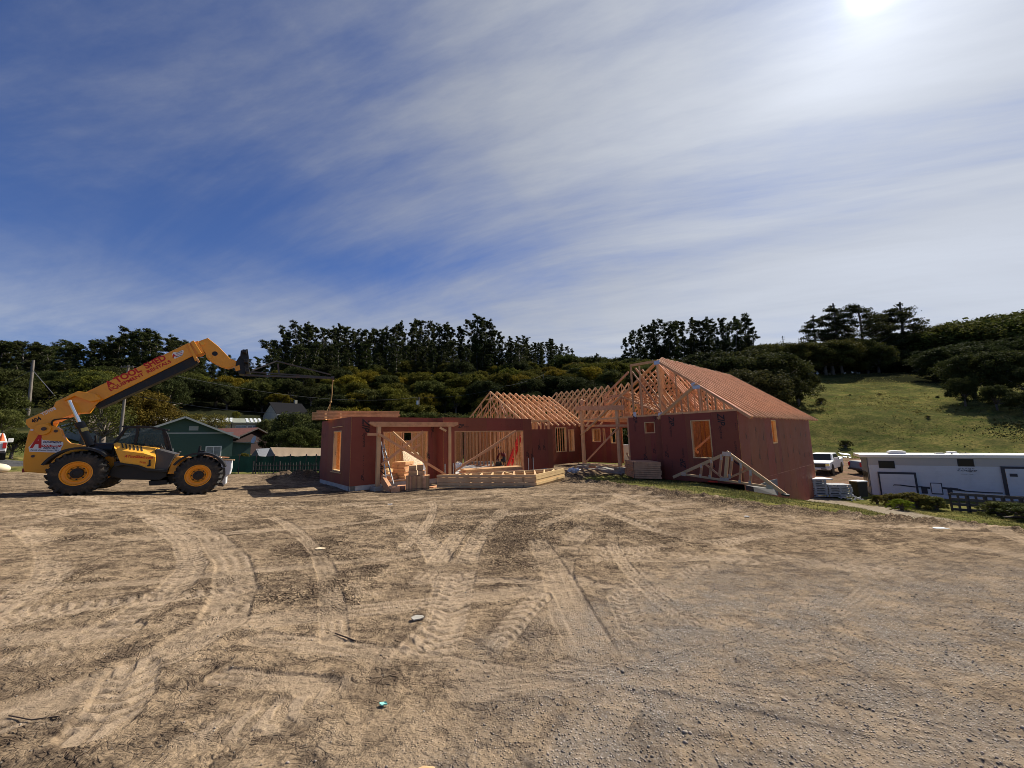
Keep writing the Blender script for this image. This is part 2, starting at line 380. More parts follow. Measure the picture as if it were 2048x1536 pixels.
def line_coords(x, y, L):      # distance from polyline, arc length along, side
    best = np.full(x.shape, 1e9); s_ = np.zeros(x.shape); off = np.zeros(x.shape); acc = 0
    for (ax, ay), (bx, by) in zip(L, L[1:]):
        ex, ey = bx-ax, by-ay; l = math.hypot(ex, ey); ex /= l; ey /= l
        wx, wy = x-ax, y-ay; t = np.clip(wx*ex+wy*ey, 0, l); dx, dy = wx-ex*t, wy-ey*t; d = np.hypot(dx, dy)
        m = d < best; best = np.where(m, d, best); s_ = np.where(m, acc+t, s_); off = np.where(m, ex*wy-ey*wx, off); acc += l
    return best, s_, off
def _bp(px, Y): p = PY(px, 900, Y); return (p.x, p.y)
def _gp(px, py, z=-.1): p = PZ(px, py, z); return (p.x, p.y)
DIRT = [(-60, -30), (-45, 10)] + [_bp(-200, 21), _bp(0, 21.5), _bp(220, 23), _bp(480, 25), _bp(640, 26), _bp(720, 24), _bp(900, 36), _bp(1150, 36), _bp(1262, 30), _bp(1300, 22), _bp(1180, 21.5),
        _gp(1150, 958, -.35), _gp(1300, 985, -.3), _gp(1500, 1015, -.3), _gp(1700, 1040, -.35), _gp(1880, 1050, -.3), _gp(2048, 1066, -.3), _gp(2400, 1100, -.3), (30, 2), (60, -30)]
PARK = [_bp(1560, 31), _bp(1735, 28.5), _bp(1800, 30), _bp(2300, 30), _bp(2300, 50), _bp(1900, 55), _bp(1720, 56), _bp(1560, 54), _bp(1480, 40)]
ROAD = [_bp(1560, 27), _bp(1660, 22.5), _bp(1730, 19.3), _bp(1880, 15.6), _bp(2060, 13.2), _bp(2300, 10.5), (40, 6)]
GREENSIDE = [_bp(-300, 21), _bp(-20, 20.5), _bp(220, 22.5), _bp(300, 26), _bp(-40, 22.3), _bp(-300, 24)]
STREET = [_bp(-300, 23), _bp(0, 23.2), _bp(120, 26), _bp(120, 32), _bp(-300, 32)]
TRACKS = [  # pixel polylines on the dirt, half width, lug pitch
    ([(180, 1010), (300, 1040), (370, 1090), (385, 1140), (350, 1190), (260, 1260), (120, 1330), (-60, 1390)], .22, .13),
    ([(300, 1030), (420, 1075), (465, 1130), (470, 1200), (440, 1270), (330, 1340), (150, 1420), (-40, 1500)], .26, .0),
    ([(720, 1000), (820, 1040), (870, 1100), (900, 1180), (890, 1260), (820, 1340), (640, 1440), (400, 1536)], .24, .15),
    ([(1010, 1010), (960, 1060), (930, 1130), (905, 1220), (880, 1300), (800, 1400), (700, 1500)], .22, .12),
    ([(1180, 1040), (1130, 1090), (1115, 1150), (1140, 1230), (1180, 1300), (1230, 1350)], .27, .0),
    ([(1075, 1080), (1120, 1160), (1160, 1240), (1200, 1320)], .22, .0),
    ([(1290, 1150), (1240, 1200), (1265, 1260), (1300, 1290)], .16, .1),
    ([(830, 1170), (1000, 1165), (1300, 1180), (1700, 1200), (2048, 1230)], .10, .0),
    ([(1000, 1290), (1040, 1240), (1080, 1200)], .16, .12), ([(1160, 1000), (1300, 1050), (1500, 1100), (1800, 1150), (2100, 1190)], .2, .16),
    ([(1200, 1090), (1400, 1110), (1700, 1130), (2060, 1140)], .2, .15), ([(50, 1075), (105, 1120), (100, 1170), (20, 1230)], .24, .14),
    ([(260, 1370), (240, 1440), (190, 1500)], .2, .12), ([(0, 1010), (300, 1015), (520, 1010), (700, 1000)], .2, .2),
    ([(1500, 1230), (1400, 1300), (1250, 1400), (1150, 1536)], .2, .0), ([(1400, 1130), (1330, 1180), (1420, 1220)], .15, .12),
]
_tr = random.Random(4); ALLTRACKS = list(TRACKS)
for _k in range(46):     # many faint older passes crossing the yard
    _x, _y, _h = _tr.uniform(-14, 10), _tr.uniform(2.5, 13), _tr.choice((_tr.uniform(-.35, .35), _tr.uniform(-.3, .5), _tr.uniform(.9, 2.2))); _c = _tr.uniform(-.16, .16); _L = []
    for _i in range(_tr.randint(4, 9)): _L.append((_x, _y)); _x += .9*math.cos(_h); _y += .9*math.sin(_h); _h += _c*_tr.uniform(.5, 1.4)
    ALLTRACKS.append((_L, _tr.uniform(.12, .22), _tr.choice((.09, .13, 0, 0, 0))))
def micro(x, y, r):
    """ground relief and surface masks for the sheet"""
    sd = sd_poly(x, y, DIRT)+.65*fbm(x*.9, y*.9, 5, .65)
    grass = sstep(-.1, .35, sd)
    park = sstep(.8, -.8, sd_poly(x, y, PARK)+1.5*fbm(x*.3, y*.3, 3)); road_d, _, ro = line_coords(x, y, ROAD)
    road = sstep(1.55, 1.15, road_d+.35*fbm(x*.8, y*.8, 3)); street = sstep(.3, -.3, sd_poly(x, y, STREET))
    side = sstep(.3, -.2, sd_poly(x, y, GREENSIDE)+.3*fbm(x, y, 3))
    grass = np.maximum(grass*(1-park), side)*(1-street)
    roadm = road*(x > 5)*grass; grass = grass*(1-road*.95*(x > 5))
    # gravel lies over the lower right of the yard
    u = np.where(y > .4, x/np.maximum(y, .4), 0); grav = sstep(-.3, .6, .55*x-.8*(y-2.9)*.55+.35*fbm(x*.5, y*.5, 4)+.15)*sstep(6.4, 3.8, y)*(y > -20)
    grav = np.maximum(grav*.95, .8*sstep(.25, .7, fbm(x*.7+31, y*.7, 3))*sstep(5, 3, y))*(1-grass)
    soft = 1-grav
    cl_x, cl_y = (PZ(1040, 1070, -.2).x, PZ(1040, 1070, -.2).y)
    clod = np.exp(-(((x-cl_x+.4)/3.4)**2+((y-cl_y-.6)/2.2)**2)); clod = np.maximum(clod*1.25, .8*sstep(.1, .6, fbm(x*.35+5, y*.35, 3)))*sstep(2.2, 4.5, y)
    z = .05*fbm(x*.35, y*.35, 3)+.022*fbm(x*1.3+4, y*1.3, 4)*soft
    # scraped ridges: noise drawn out along the direction the machines moved
    rid = fbm(x*1.6+.5*y, y*6.5-x*1.2, 4, .6)
    z += .020*rid*soft*(.45+.55*sstep(2, 6, y))
    rr = 1-np.abs(fbm(x*4.5, y*4.5, 4, .62)); z += (.055*(rr-.62))*clod*soft
    ch = 1-np.abs(fbm(x*2.2+3, y*9, 3, .6)); z += .030*(ch-.7)*clod*soft
    z += .007*fbm(x*16, y*16, 3)*soft+.005*fbm(x*30, y*30, 2)
    dark = sstep(.0, .65, fbm(x*.9+8, y*.9, 5, .6)+.45*clod-.1)*soft
    track = np.zeros(x.shape)
    for pix, hw, lug in ALLTRACKS:
        hw = hw*.86
        L = [_gp(a, b, -.12) for a, b in pix] if pix[0][1] > 900 else pix
        A_ = np.array(L); lo_, hi_ = A_.min(0)-2*hw, A_.max(0)+2*hw; nearm = np.nonzero((x > lo_[0]) & (x < hi_[0]) & (y > lo_[1]) & (y < hi_[1]))[0]
        if len(nearm):
            d, s_, o = line_coords(x[nearm], y[nearm], L)
            wob = hw*(1+.12*fbm(s_*1.5, s_*0+3, 2)); mk = sstep(wob, wob*.8, d); broke = sstep(-.5, .05, fbm(x[nearm]*1.1+40, y[nearm]*1.1, 3))
            mk = mk*broke; zz_ = z[nearm]; base = zz_*(1-.30*mk)-.005*mk+.006*sstep(wob*1.6, wob*1.05, d)*(1-mk)*broke
            if lug:
                ph = (s_+np.abs(o)*.65)/lug+.22*fbm(o*7, s_*5, 2); lw = sstep(-.3, .3, np.sin(ph*2*math.pi)); base += .008*mk*lw-.003*mk; mk = mk*(.25+.75*lw)
                base += .004*mk*np.sin(o/hw*9)
            else: rib_ = np.sin(o/hw*11)*sstep(-.3, .3, fbm(s_*4, s_*0+hw*50, 2)); base += .003*mk*rib_; mk = mk*(.55+.45*rib_)
            z[nearm] = base; t_ = track[nearm]; track[nearm] = np.maximum(t_, mk)
    # a torn-up lip of soil where the dirt ends
    lip = np.exp(-((sd+.25)/.45)**2)*(y > 3)*(x > 0)*(y < 22); z += lip*(.06+.17*fbm(x*3.2, y*3.2, 5, .66)); dark = np.maximum(dark, lip*.95)
    pile = np.exp(-(((x-_bp(605, 21)[0])/1.7)**2+((y-20.8)/1.0)**2)); z += pile*(.42+.3*fbm(x*2.4, y*2.4, 4)); dark = np.maximum(dark, pile)
    # meadow tussocks and rough hillside
    gz_ = grass*(.06*fbm(x*1.1, y*1.1, 4, .6)+.0*x)+grass*sstep(60, 110, r)*(.9*fbm(x*.12, y*.12, 4, .6))
    z += gz_; z -= roadm*.05
    z *= sstep(900, 300, r)
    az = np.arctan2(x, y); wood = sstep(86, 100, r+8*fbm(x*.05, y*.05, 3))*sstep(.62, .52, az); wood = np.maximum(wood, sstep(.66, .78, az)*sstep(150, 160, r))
    return z, grass, grav, np.clip(dark, 0, 1), track, roadm, park*(1-street), street, wood

def build_ground():
    rs = [.02, .25, .5, .75, 1.0, 1.2]; r = 1.35
    while r < 1500: rs.append(r); r += 1/(1.75*(FPX/2)*1.6/r**2+34/r)
    rs = np.array(rs); fine = np.linspace(-62, 62, 1560); coarse = np.linspace(62, 298, 90)[1:-1]
    th = np.radians(np.r_[fine, coarse]); nr, nt = len(rs), len(th)
    X = rs[:, None]*np.sin(th)[None]; Y = rs[:, None]*np.cos(th)[None]
    x = X.ravel(); y = Y.ravel(); r = np.hypot(x, y)
    z = macro_z(x, y); dz, *masks = micro(x, y, r); z = z+dz
    me = bpy.data.meshes.new('ground'); nv = nr*nt
    i = np.arange(nr-1)[:, None]*nt; j = np.arange(nt)[None]; j2 = (np.arange(nt)+1) % nt
    q = np.stack([i+j, i+nt+j, i+nt+j2, i+j2], -1).reshape(-1, 4)
    me.vertices.add(nv); me.vertices.foreach_set('co', np.c_[x, y, z].astype(np.float32).ravel())
    me.loops.add(q.size); me.loops.foreach_set('vertex_index', q.astype(np.int32).ravel())
    me.polygons.add(len(q)); me.polygons.foreach_set('loop_start', (np.arange(len(q))*4).astype(np.int32))
    me.update(calc_edges=True); me.shade_smooth()
    for nm, a in zip(('grass', 'gravel', 'dark', 'track', 'road', 'park', 'street', 'wood'), masks):
        at = me.attributes.new(nm, 'FLOAT', 'POINT'); at.data.foreach_set('value', a.astype(np.float32))
    o = bpy.data.objects.new('ground', me); C.objects.link(o); tag(o, kind='structure'); return o

def ground_material():
    m = bpy.data.materials.new('earth'); m.use_nodes = True; t = NT(m.node_tree); p = m.node_tree.nodes['Principled BSDF']
    co = t.node('ShaderNodeNewGeometry').outputs['Position']
    at = {k: t.node('ShaderNodeAttribute', attribute_name=k).outputs['Fac'] for k in ('grass', 'gravel', 'dark', 'track', 'road', 'park', 'street', 'wood')}
    n1 = t.noise(co, .42, 10, .68, .9); n2 = t.noise(co, 6, 10, .72, .6); n3 = t.noise(co, 38, 8, .75); n4 = t.noise(t.mapping(co, (1.0, 2.6, 1), (0, 0, R_(14))), 1.5, 10, .72, 1.6)
    dv = t.node('ShaderNodeVectorMath', operation='ADD'); t.l.new(t.mapping(co, (1, 1.35, 1), (0, 0, R_(10))), dv.inputs[0]); wn = t.node('ShaderNodeTexNoise', i_Scale=3.0, i_Detail=5.0); t.l.new(co, wn.inputs['Vector']); sc9 = t.node('ShaderNodeVectorMath', operation='SCALE'); t.l.new(wn.outputs['Color'], sc9.inputs[0]); sc9.inputs[3].default_value = .45; t.l.new(sc9.outputs[0], dv.inputs[1])
    cr = t.node('ShaderNodeTexVoronoi', feature='DISTANCE_TO_EDGE', i_Scale=8.5); t.l.new(dv.outputs[0], cr.inputs['Vector']); crack = t.ramp(cr.outputs['Distance'], (.02, 1), (.13, 0))
    cr2 = t.node('ShaderNodeTexVoronoi', feature='DISTANCE_TO_EDGE', i_Scale=21.0); t.l.new(dv.outputs[0], cr2.inputs['Vector']); crack2 = t.ramp(cr2.outputs['Distance'], (.02, 1), (.14, 0))
    n6 = t.noise(t.mapping(co, (1, 1, 1), (0, 0, 0), (9, 4, 2)), 2.1, 10, .74, 1.2)
    soil = t.mix(t.ramp(n1, (.36, 0), (.62, 1)), (.380, .278, .175), (.245, .178, .114))
    soil = t.mix(t.ramp(n4, (.50, 0), (.60, .80)), soil, (.115, .082, .056))
    soil = t.mix(t.ramp(n6, (.52, 0), (.60, .70)), soil, (.095, .070, .050)); soil = t.mix(t.ramp(n6, (.34, .55), (.44, 0)), soil, (.40, .305, .21))
    soil = t.mix(t.ramp(n2, (.42, .55), (.52, 0)), soil, (.095, .068, .048))
    soil = t.mix(t.math('MULTIPLY', at['dark'], t.ramp(n2, (.35, .50), (.6, .12))), soil, (.085, .060, .042))
    ntr = t.math('SUBTRACT', 1.0, t.math('MULTIPLY', at['track'], .9)); ngr = t.math('SUBTRACT', 1.0, at['gravel']); ntr = t.math('MULTIPLY', ntr, ngr); cm = t.math('MULTIPLY', ntr, t.ramp(t.math('ADD', t.math('MULTIPLY', at['dark'], .42), n6), (.50, .10), (.80, 1))); cm2 = t.math('MULTIPLY', ntr, t.ramp(t.math('ADD', t.math('MULTIPLY', at['dark'], .35), n4), (.42, .12), (.72, 1)))
    soil = t.mix(t.math('MULTIPLY', t.math('MULTIPLY', crack, cm), .72), soil, (.055, .038, .027)); soil = t.mix(t.math('MULTIPLY', t.math('MULTIPLY', crack2, cm2), .65), soil, (.065, .047, .034))
    soil = t.mix(t.math('MULTIPLY', at['track'], .62), soil, (.40, .305, .21))
    soil = t.mix(t.ramp(n3, (.34, .45), (.46, 0)), soil, (.075, .058, .044)); soil = t.mix(t.ramp(n3, (.58, 0), (.68, .45)), soil, (.44, .36, .27))
    vo = t.node('ShaderNodeTexVoronoi', feature='F1', i_Scale=62.0, i_Randomness=1.0); t.l.new(co, vo.inputs['Vector'])
    vs = t.node('ShaderNodeSeparateColor', i_0=vo.outputs['Color'])
    stone = t.mix(vs.outputs[0], (.085, .08, .075), (.41, .37, .325)); gm = t.mix(t.ramp(vo.outputs['Distance'], (.25, 0), (.55, 1)), stone, (.19, .16, .13))
    n5 = t.noise(co, 3.2, 6, .65); gm = t.mix(t.ramp(n5, (.38, .0), (.62, .75)), gm, soil)
    c = t.mix(t.math('MULTIPLY', at['gravel'], .9), soil, gm)
    gn = t.noise(co, .5, 8, .68, .3); gn2 = t.noise(co, 3.0, 8, .7); 
    gcol = t.mix(t.ramp(gn, (.36, 0), (.62, 1)), (.098, .116, .030), (.215, .178, .062)); gcol = t.mix(t.ramp(gn2, (.36, .75), (.56, 0)), gcol, (.035, .046, .018))
    gcol = t.mix(t.ramp(gn2, (.58, 0), (.72, .6)), gcol, (.19, .18, .06))
    sp = t.node('ShaderNodeVectorMath', operation='LENGTH', i_0=co); far = t.node('ShaderNodeMapRange', i_0=sp.outputs['Value']); far.inputs[1].default_value = 20; far.inputs[2].default_value = 80
    spot = t.noise(t.mapping(co, (1, 1, .6)), .16, 9, .75, .6); big = t.mix(t.math('MULTIPLY', t.ramp(spot, (.44, 1), (.56, 0)), t.math('MULTIPLY', far.outputs[0], .62)), gcol, (.045, .055, .022))
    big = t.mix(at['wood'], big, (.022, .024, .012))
    c = t.mix(at['grass'], c, big)
    c = t.mix(at['road'], c, t.mix(t.ramp(n2, (.4, 0), (.6, 1)), (.22, .18, .13), (.32, .27, .20)))
    c = t.mix(at['park'], c, t.mix(t.ramp(n1, (.38, 0), (.62, 1)), (.235, .145, .105), (.17, .125, .075)))
    c = t.mix(at['street'], c, t.mix(n2, (.065, .065, .07), (.09, .09, .09)))
    t.l.new(c, p.inputs['Base Color']); p.inputs['Roughness'].default_value = 1.0; p.inputs['Specular IOR Level'].default_value = .0
    vh = t.math('MULTIPLY', t.math('MULTIPLY', t.ramp(vo.outputs['Distance'], (.0, 1), (.5, 0)), t.ramp(vs.outputs[1], (.45, 0), (.85, 1.6))), t.math('MULTIPLY_ADD', at['gravel'], .8, .10)); vh = t.math('SUBTRACT', vh, t.math('MULTIPLY', t.math('MULTIPLY', crack, cm), 1.1)); vh = t.math('SUBTRACT', vh, t.math('MULTIPLY', t.math('MULTIPLY', crack2, cm2), .5))
    h = t.math('ADD', t.math('ADD', t.math('MULTIPLY', n2, .9), t.math('MULTIPLY', n3, .55)), vh); h = t.math('ADD', h, t.math('MULTIPLY', n6, 1.1))
    bn = t.node('ShaderNodeBump', i_Strength=.75, i_Distance=.03); t.l.new(h, bn.inputs['Height']); t.l.new(bn.outputs[0], p.inputs['Normal'])
    return m
ground = build_ground(); ground.data.materials.append(ground_material())

def full_z(x, y):
    r = np.hypot(x, y); dz, *mk = micro(x, y, r); return macro_z(x, y)+dz, mk

# pebbles and blades, each one sheet of uncountable stuff
def scatter_mesh(name, V, F, mats, kind='stuff', smooth=False):
    me = bpy.data.meshes.new(name); nv = len(V); k = F.shape[1]
    me.vertices.add(nv); me.vertices.foreach_set('co', V.astype(np.float32).ravel())
    me.loops.add(F.size); me.loops.foreach_set('vertex_index', F.astype(np.int32).ravel())
    me.polygons.add(len(F)); me.polygons.foreach_set('loop_start', (np.arange(len(F))*k).astype(np.int32)); me.update(calc_edges=True)
    for mm in mats: me.materials.append(mm)
    o = bpy.data.objects.new(name, me); C.objects.link(o); tag(o, kind=kind); return o
rg = np.random.default_rng(11)
def pebbles():
    n = 60000; u = rg.uniform(-1.45, 1.45, n); Y = 1.3+rg.random(n)**1.7*11; x = u*Y; y = Y
    z, mk = full_z(x, y); keep = (rg.random(n) < .05+.8*np.clip(mk[1], 0, 1)**2)*(mk[0] < .5); x, y, z = x[keep], y[keep], z[keep]; n = len(x)
    s = .0025+.0075*rg.random(n)**4; big = rg.random(n) < .008; s = np.where(big, s*1.8, s)
    dirs = np.array([(1, 0, 0), (-1, 0, 0), (0, 1, 0), (0, -1, 0), (0, 0, 1), (0, 0, -1)], float)
    V = dirs[None]*(.7+.6*rg.random((n, 6, 1)))*s[:, None, None]*np.array([1.2, 1.0, .75]); a = rg.random(n)*6.28
    ca, sa = np.cos(a)[:, None], np.sin(a)[:, None]; V = np.stack([V[..., 0]*ca-V[..., 1]*sa, V[..., 0]*sa+V[..., 1]*ca, V[..., 2]], -1)
    V += np.stack([x, y, z+s*.25], -1)[:, None]; tr = np.array([(0, 2, 4), (2, 1, 4), (1, 3, 4), (3, 0, 4), (2, 0, 5), (1, 2, 5), (3, 1, 5), (0, 3, 5)])
    F = (tr[None]+np.arange(n)[:, None, None]*6).reshape(-1, 3)
    scatter_mesh('gravel', V.reshape(-1, 3), F, [mat('pebble', (.24, .20, .16), .85, .2, 3, .55)])
def blades():
    n = 330000; Y = 5+rg.random(n)*24; u = rg.uniform(-.05, 1.6, n); x = u*Y; y = Y
    n2 = 9000; Y2 = rg.uniform(19.5, 27, n2); x = np.r_[x, rg.uniform(-1.6, -.85, n2)*Y2]; y = np.r_[y, Y2]
    z, mk = full_z(x, y); pch = .5+.5*fbm(x*.7, y*.7, 3); keep = (mk[0] > .45) & (rg.random(len(x)) < np.clip(2.6*pch-.75, .06, 1)) & (np.hypot(x, y) < 30); x, y, z = x[keep], y[keep], z[keep]; n = len(x)
    h = (.025+.065*rg.random(n))*(.5+.9*pch[keep]); a = rg.random(n)*6.28; wd = .006+.006*rg.random(n); lean = rg.normal(0, .5, (n, 2))*h[:, None]
    dx, dy = np.cos(a)*wd, np.sin(a)*wd; B = np.stack([x, y, z-.01], -1)
    V = np.stack([B+np.stack([dx, dy, 0*dx], -1), B-np.stack([dx, dy, 0*dx], -1), B+np.stack([lean[:, 0], lean[:, 1], h], -1)], 1)
    F = np.arange(3*n).reshape(-1, 3)
    gm = mat('grass_blade', (.125, .122, .038), .9, 0, 1, .6, trans=.35); scatter_mesh('grass', V.reshape(-1, 3), F, [gm])
def hill_tufts():
    n = 80000; az = rg.uniform(math.radians(28), math.radians(62), n); r = 72+rg.random(n)*118; x = r*np.sin(az); y = r*np.cos(az); z, mk = full_z(x, y)
    f = fbm(x*.10, y*.10, 4, .6); keep = rg.random(n) < np.clip(.25+1.5*f, .05, 1); x, y, z, f = x[keep], y[keep], z[keep], f[keep]; n = len(x)
    k = 3; h = (.07+.16*rg.random(n)+.12*np.clip(f, 0, 1)); P = np.stack([x, y, z-.05], -1)
    a = rg.random((n, k))*6.28; s = h[:, None]*(.7+.6*rg.random((n, k))); d = np.stack([np.cos(a), np.sin(a), 0*a], -1)*s[..., None]*.7
    top = P[:, None]+np.stack([rg.normal(0, .2, (n, k))*s, rg.normal(0, .2, (n, k))*s, s], -1)
    V = np.stack([P[:, None]+d, P[:, None]-d, top], 2); F = np.arange(n*k*3).reshape(-1, 3)
    scatter_mesh('hillside_tussocks', V.reshape(-1, 3), F, [mat('tussock', (.15, .14, .05), 1.0, 0, 1, .3, trans=.75, spec=0)])
pebbles(); blades(); hill_tufts()
# ------------------------------------------------------------------ telehandler (traced on its own upright planes, then given real thickness)
TO = V3(-13.35, 12.02); TE = ang(32.2); TN = V3(TE.y, -TE.x)       # machine axis (rear -> front), outward normal of the side we see
def tp(px, py, d=0.0): return PP(px, py, TO-TN*d, TE)
def A1(x, y): return (x/4.042, 640+y/4.042)
def A5(x, y): return (200+x/7.314, 800+y/7.314)
def A8(x, y): return (380+x/6.4, 640+y/6.4)
def A2(x, y): return (x/5.908, 700+y/5.908)
def poly(fn, d, pts): return [tp(*fn(x, y), d) for x, y in pts]
tele = thing('telehandler', 'orange yellow telehandler with raised boom and long jib parked on the dirt', 'telehandler', V3(-12.5, 13.4, .02))
def slab(name, fn, d, th, pts, m, parent=None, bevel=.015):
    mb = MB(); mb.prism(poly(fn, d, pts), -TN*th); return mb.build(name, m, parent or tele, bevel=bevel)
# chassis and body
tower = [(245, 868), (222, 930), (198, 1040), (186, 1130), (186, 1190), (196, 1226), (372, 1242), (420, 1215), (470, 1150), (560, 1100), (680, 1092), (770, 1120), (840, 1230), (926, 1230), (922, 1110),
         (790, 1088), (735, 1032), (655, 1012), (560, 996), (535, 975), (505, 935), (486, 885), (452, 862), (400, 852), (380, 830), (300, 845)]
body = slab('body', A1, .62, .20, tower, M['yellow'])
slab('counterweight', A1, .83, .95, [(196, 1100), (190, 1226), (372, 1242), (430, 1180), (700, 1150), (740, 1060), (560, 1010), (430, 1020), (230, 1010)], M['yellow'], body)
slab('tower_plate', A1, 1.55, .20, tower[:13]+[(735, 1032), (655, 1012), (560, 996), (535, 975), (505, 935), (486, 885), (452, 862), (400, 852), (380, 830), (300, 845)], M['yellow'], body)
mb = MB()
mb.prism(poly(A1, .35, [(870, 1235), (870, 1262), (1010, 1290), (1290, 1296), (1345, 1265), (1352, 1232), (1190, 1200), (1100, 1165), (960, 1160), (925, 1165)]), -TN*1.3)
mb.prism(poly(A1, .62, [(735, 1020), (920, 1012), (928, 1100), (770, 1082)]), -TN*1.0)
mb.prism(poly(A1, .8, [(1350, 1232), (1450, 1240), (1450, 1300), (1370, 1330), (1350, 1290)]), -TN*.8)
mb.build('chassis', M['black'], tele, bevel=.02)
mb = MB(); a, b = tp(*A1(735, 1042), .75), tp(*A1(922, 1042), .75); mb.cyl(a, b, .2, 20); mb.build('tank', M['black'], tele, smooth=True, autosmooth=40)
mb = MB(); mb.prism(poly(A1, .5, [(1200, 1300), (1345, 1290), (1355, 1330), (1205, 1340)]), -TN*1.2); mb.build('belly_step', M['black'], tele, bevel=.015)
# engine cover with slots
pod = MB()
up_ = poly(A5, .34, [(200, 640), (240, 622), (300, 628), (600, 672), (800, 705)]); lo_ = poly(A5, .12, [(212, 705), (270, 740), (420, 752), (640, 780), (812, 832)])
bt_ = poly(A5, .14, [(262, 830), (300, 915), (350, 928), (560, 950), (680, 996), (795, 1005)])
pod.add(up_+lo_, [(i, i+1, i+6, i+5) for i in range(4)])
pod.add([lo_[0], lo_[1], lo_[2], lo_[3], lo_[4]]+bt_, [(0, 1, 6, 5), (1, 2, 7, 6), (2, 3, 8, 7), (3, 4, 10, 9), (3, 9, 8)])
back = [p-TN*.75 for p in (up_[0], up_[4], lo_[4], bt_[5], bt_[0], lo_[0])]; pod.add([up_[0], up_[4], lo_[4], bt_[5], bt_[0], lo_[0]]+back, [(0, 1, 7, 6), (1, 2, 8, 7), (2, 3, 9, 8), (4, 5, 11, 10), (5, 0, 6, 11), (6, 7, 8, 9, 10, 11)])
pod_o = pod.build('engine_cover', M['yellow2'], tele)
mb = MB()
for i in range(6):
    x = 318+56*i; y = 640+8.5*i; q = [tp(*A5(*a), dd) for a, dd in (((x-6, y-8), .325), ((x+14, y-4), .325), ((x+30, y+62), .185), ((x+12, y+58), .185))]
    mb.prism([p+TN*.012 for p in q], -TN*.05)
mb.build('vent_slot', M['black'], pod_o)
mb = MB(); letters(mb, 'AToolShed.com', tp(*A5(352, 838), .12), tp(*A5(772, 862), .12), .085, TN, .03, .25, lift=.02, spacing=1.1)
letters(mb, 'TH 255', tp(*A5(575, 918), .13), tp(*A5(668, 930), .13), .05, TN, .03, 0, lift=.02); mb.build('lettering', M['redtext'], pod_o)
mb = MB(); mb.prism(poly(A5, .10, [(712, 880), (738, 874), (738, 968), (690, 972), (690, 950), (712, 948)]), -TN*.05); mb.build('handle', M['black'], pod_o)
slab('cab_side_panel', A5, .22, .8, [(812, 712), (1105, 790), (1060, 870), (985, 1028), (797, 1008)], M['grey'])
slab('front_frame', A5, .30, .95, [(1118, 828), (1300, 848), (1250, 930), (1165, 1080), (985, 1082), (1048, 900)], M['yellow'])
slab('sill_moulding', A5, .10, .5, [(200, 905), (300, 915), (350, 925), (560, 952), (690, 1000), (980, 1025), (985, 1060), (660, 1040), (540, 985), (330, 950), (205, 985)], M['black'])
# cab: two hoops, roof and tinted glass
cab = MB(); near, far = 1.22, 2.05
hoop = [(215, 640), (385, 402), (560, 388), (760, 402), (930, 432), (985, 520), (1050, 770)]
def thick(pts, d, w): 
    P = poly(A5, d, pts)
    for a, b in zip(P, P[1:]): cab.beam(a, b+(b-a)*.02, .075, w, up=TN)
thick(hoop, near, .075); thick([(x, y) for x, y in hoop], far, .075); thick([(560, 388), (515, 640)], near, .06); thick([(930, 470), (1000, 760)], near, .045)
for x, y in ((385, 402), (560, 388), (760, 402), (930, 432)): cab.beam(tp(*A5(x, y), near), tp(*A5(x, y), near)-TN*.83, .07, .05)
cab.prism(poly(A5, near, [(385, 398), (560, 384), (760, 398), (930, 428), (760, 412), (560, 398)]), -TN*.83)
cab_o = cab.build('cab', M['black'], tele, bevel=.01)
def shifted(pts, d):              # same place on the machine's side profile, but on another plane
    return [p-TN*(d-near) for p in poly(A5, near, pts)]
gl = MB(); gl.prism(poly(A5, near+.02, [(240, 640), (392, 414), (556, 400), (516, 660)]), -TN*.008); gl.prism(poly(A5, near+.02, [(566, 400), (760, 412), (905, 440), (985, 730), (520, 660)]), -TN*.008)
gl.prism(shifted([(240, 640), (392, 414), (760, 412), (905, 440), (985, 730)], 2.0), -TN*.008)
gl.build('cab_glass', M['glass'], cab_o)
mb = MB(); mb.prism(poly(A5, 1.5, [(640, 760), (850, 770), (850, 800), (640, 800)]), -TN*.5); mb.prism(poly(A5, 1.5, [(640, 800), (690, 560), (640, 540), (600, 790)]), -TN*.45); mb.build('seat', M['black'], cab_o, bevel=.03)
mb = MB(); c_ = tp(*A5(930, 690), 1.7); mb.lathe(c_, TE+UP*.5, [(.17+.015*math.cos(t), .015*math.sin(t)) for t in (0, 1.57, 3.14, 4.71)], 20, closed=True); mb.build('steering_wheel', M['black'], cab_o)
mb = MB(); mb.prism(poly(A5, 1.12, [(940, 425), (1000, 430), (990, 455), (950, 450)]), -TN*.06); mb.build('mirror', M['black'], cab_o); mb = MB()
mb.prism(poly(A5, 1.22, [(320, 378), (395, 372), (395, 396), (320, 398)]), -TN*.3); mb.build('work_lamp', M['black'], cab_o); mb = MB(); mb.prism(poly(A2, .9, [(1112, 1012), (1138, 1006), (1140, 1060), (1126, 1118), (1098, 1118), (1118, 1056)]), -TN*.07); mb.build('exhaust_pipe', M['black'], tele); mb = MB()
mb.prism(poly(A5, .6, [(1450, 670), (1468, 672), (1462, 740), (1530, 745), (1535, 790), (1500, 820), (1420, 820), (1430, 750)]), -TN*.3); mb.build('lamp_bracket', M['black'], tele)
mb = MB(); mb.prism(poly(A5, 1.05, [(1095, 770), (1160, 755), (1170, 763), (1100, 785)]), -TN*.3); mb.build('wiper', M['grey'], cab_o)
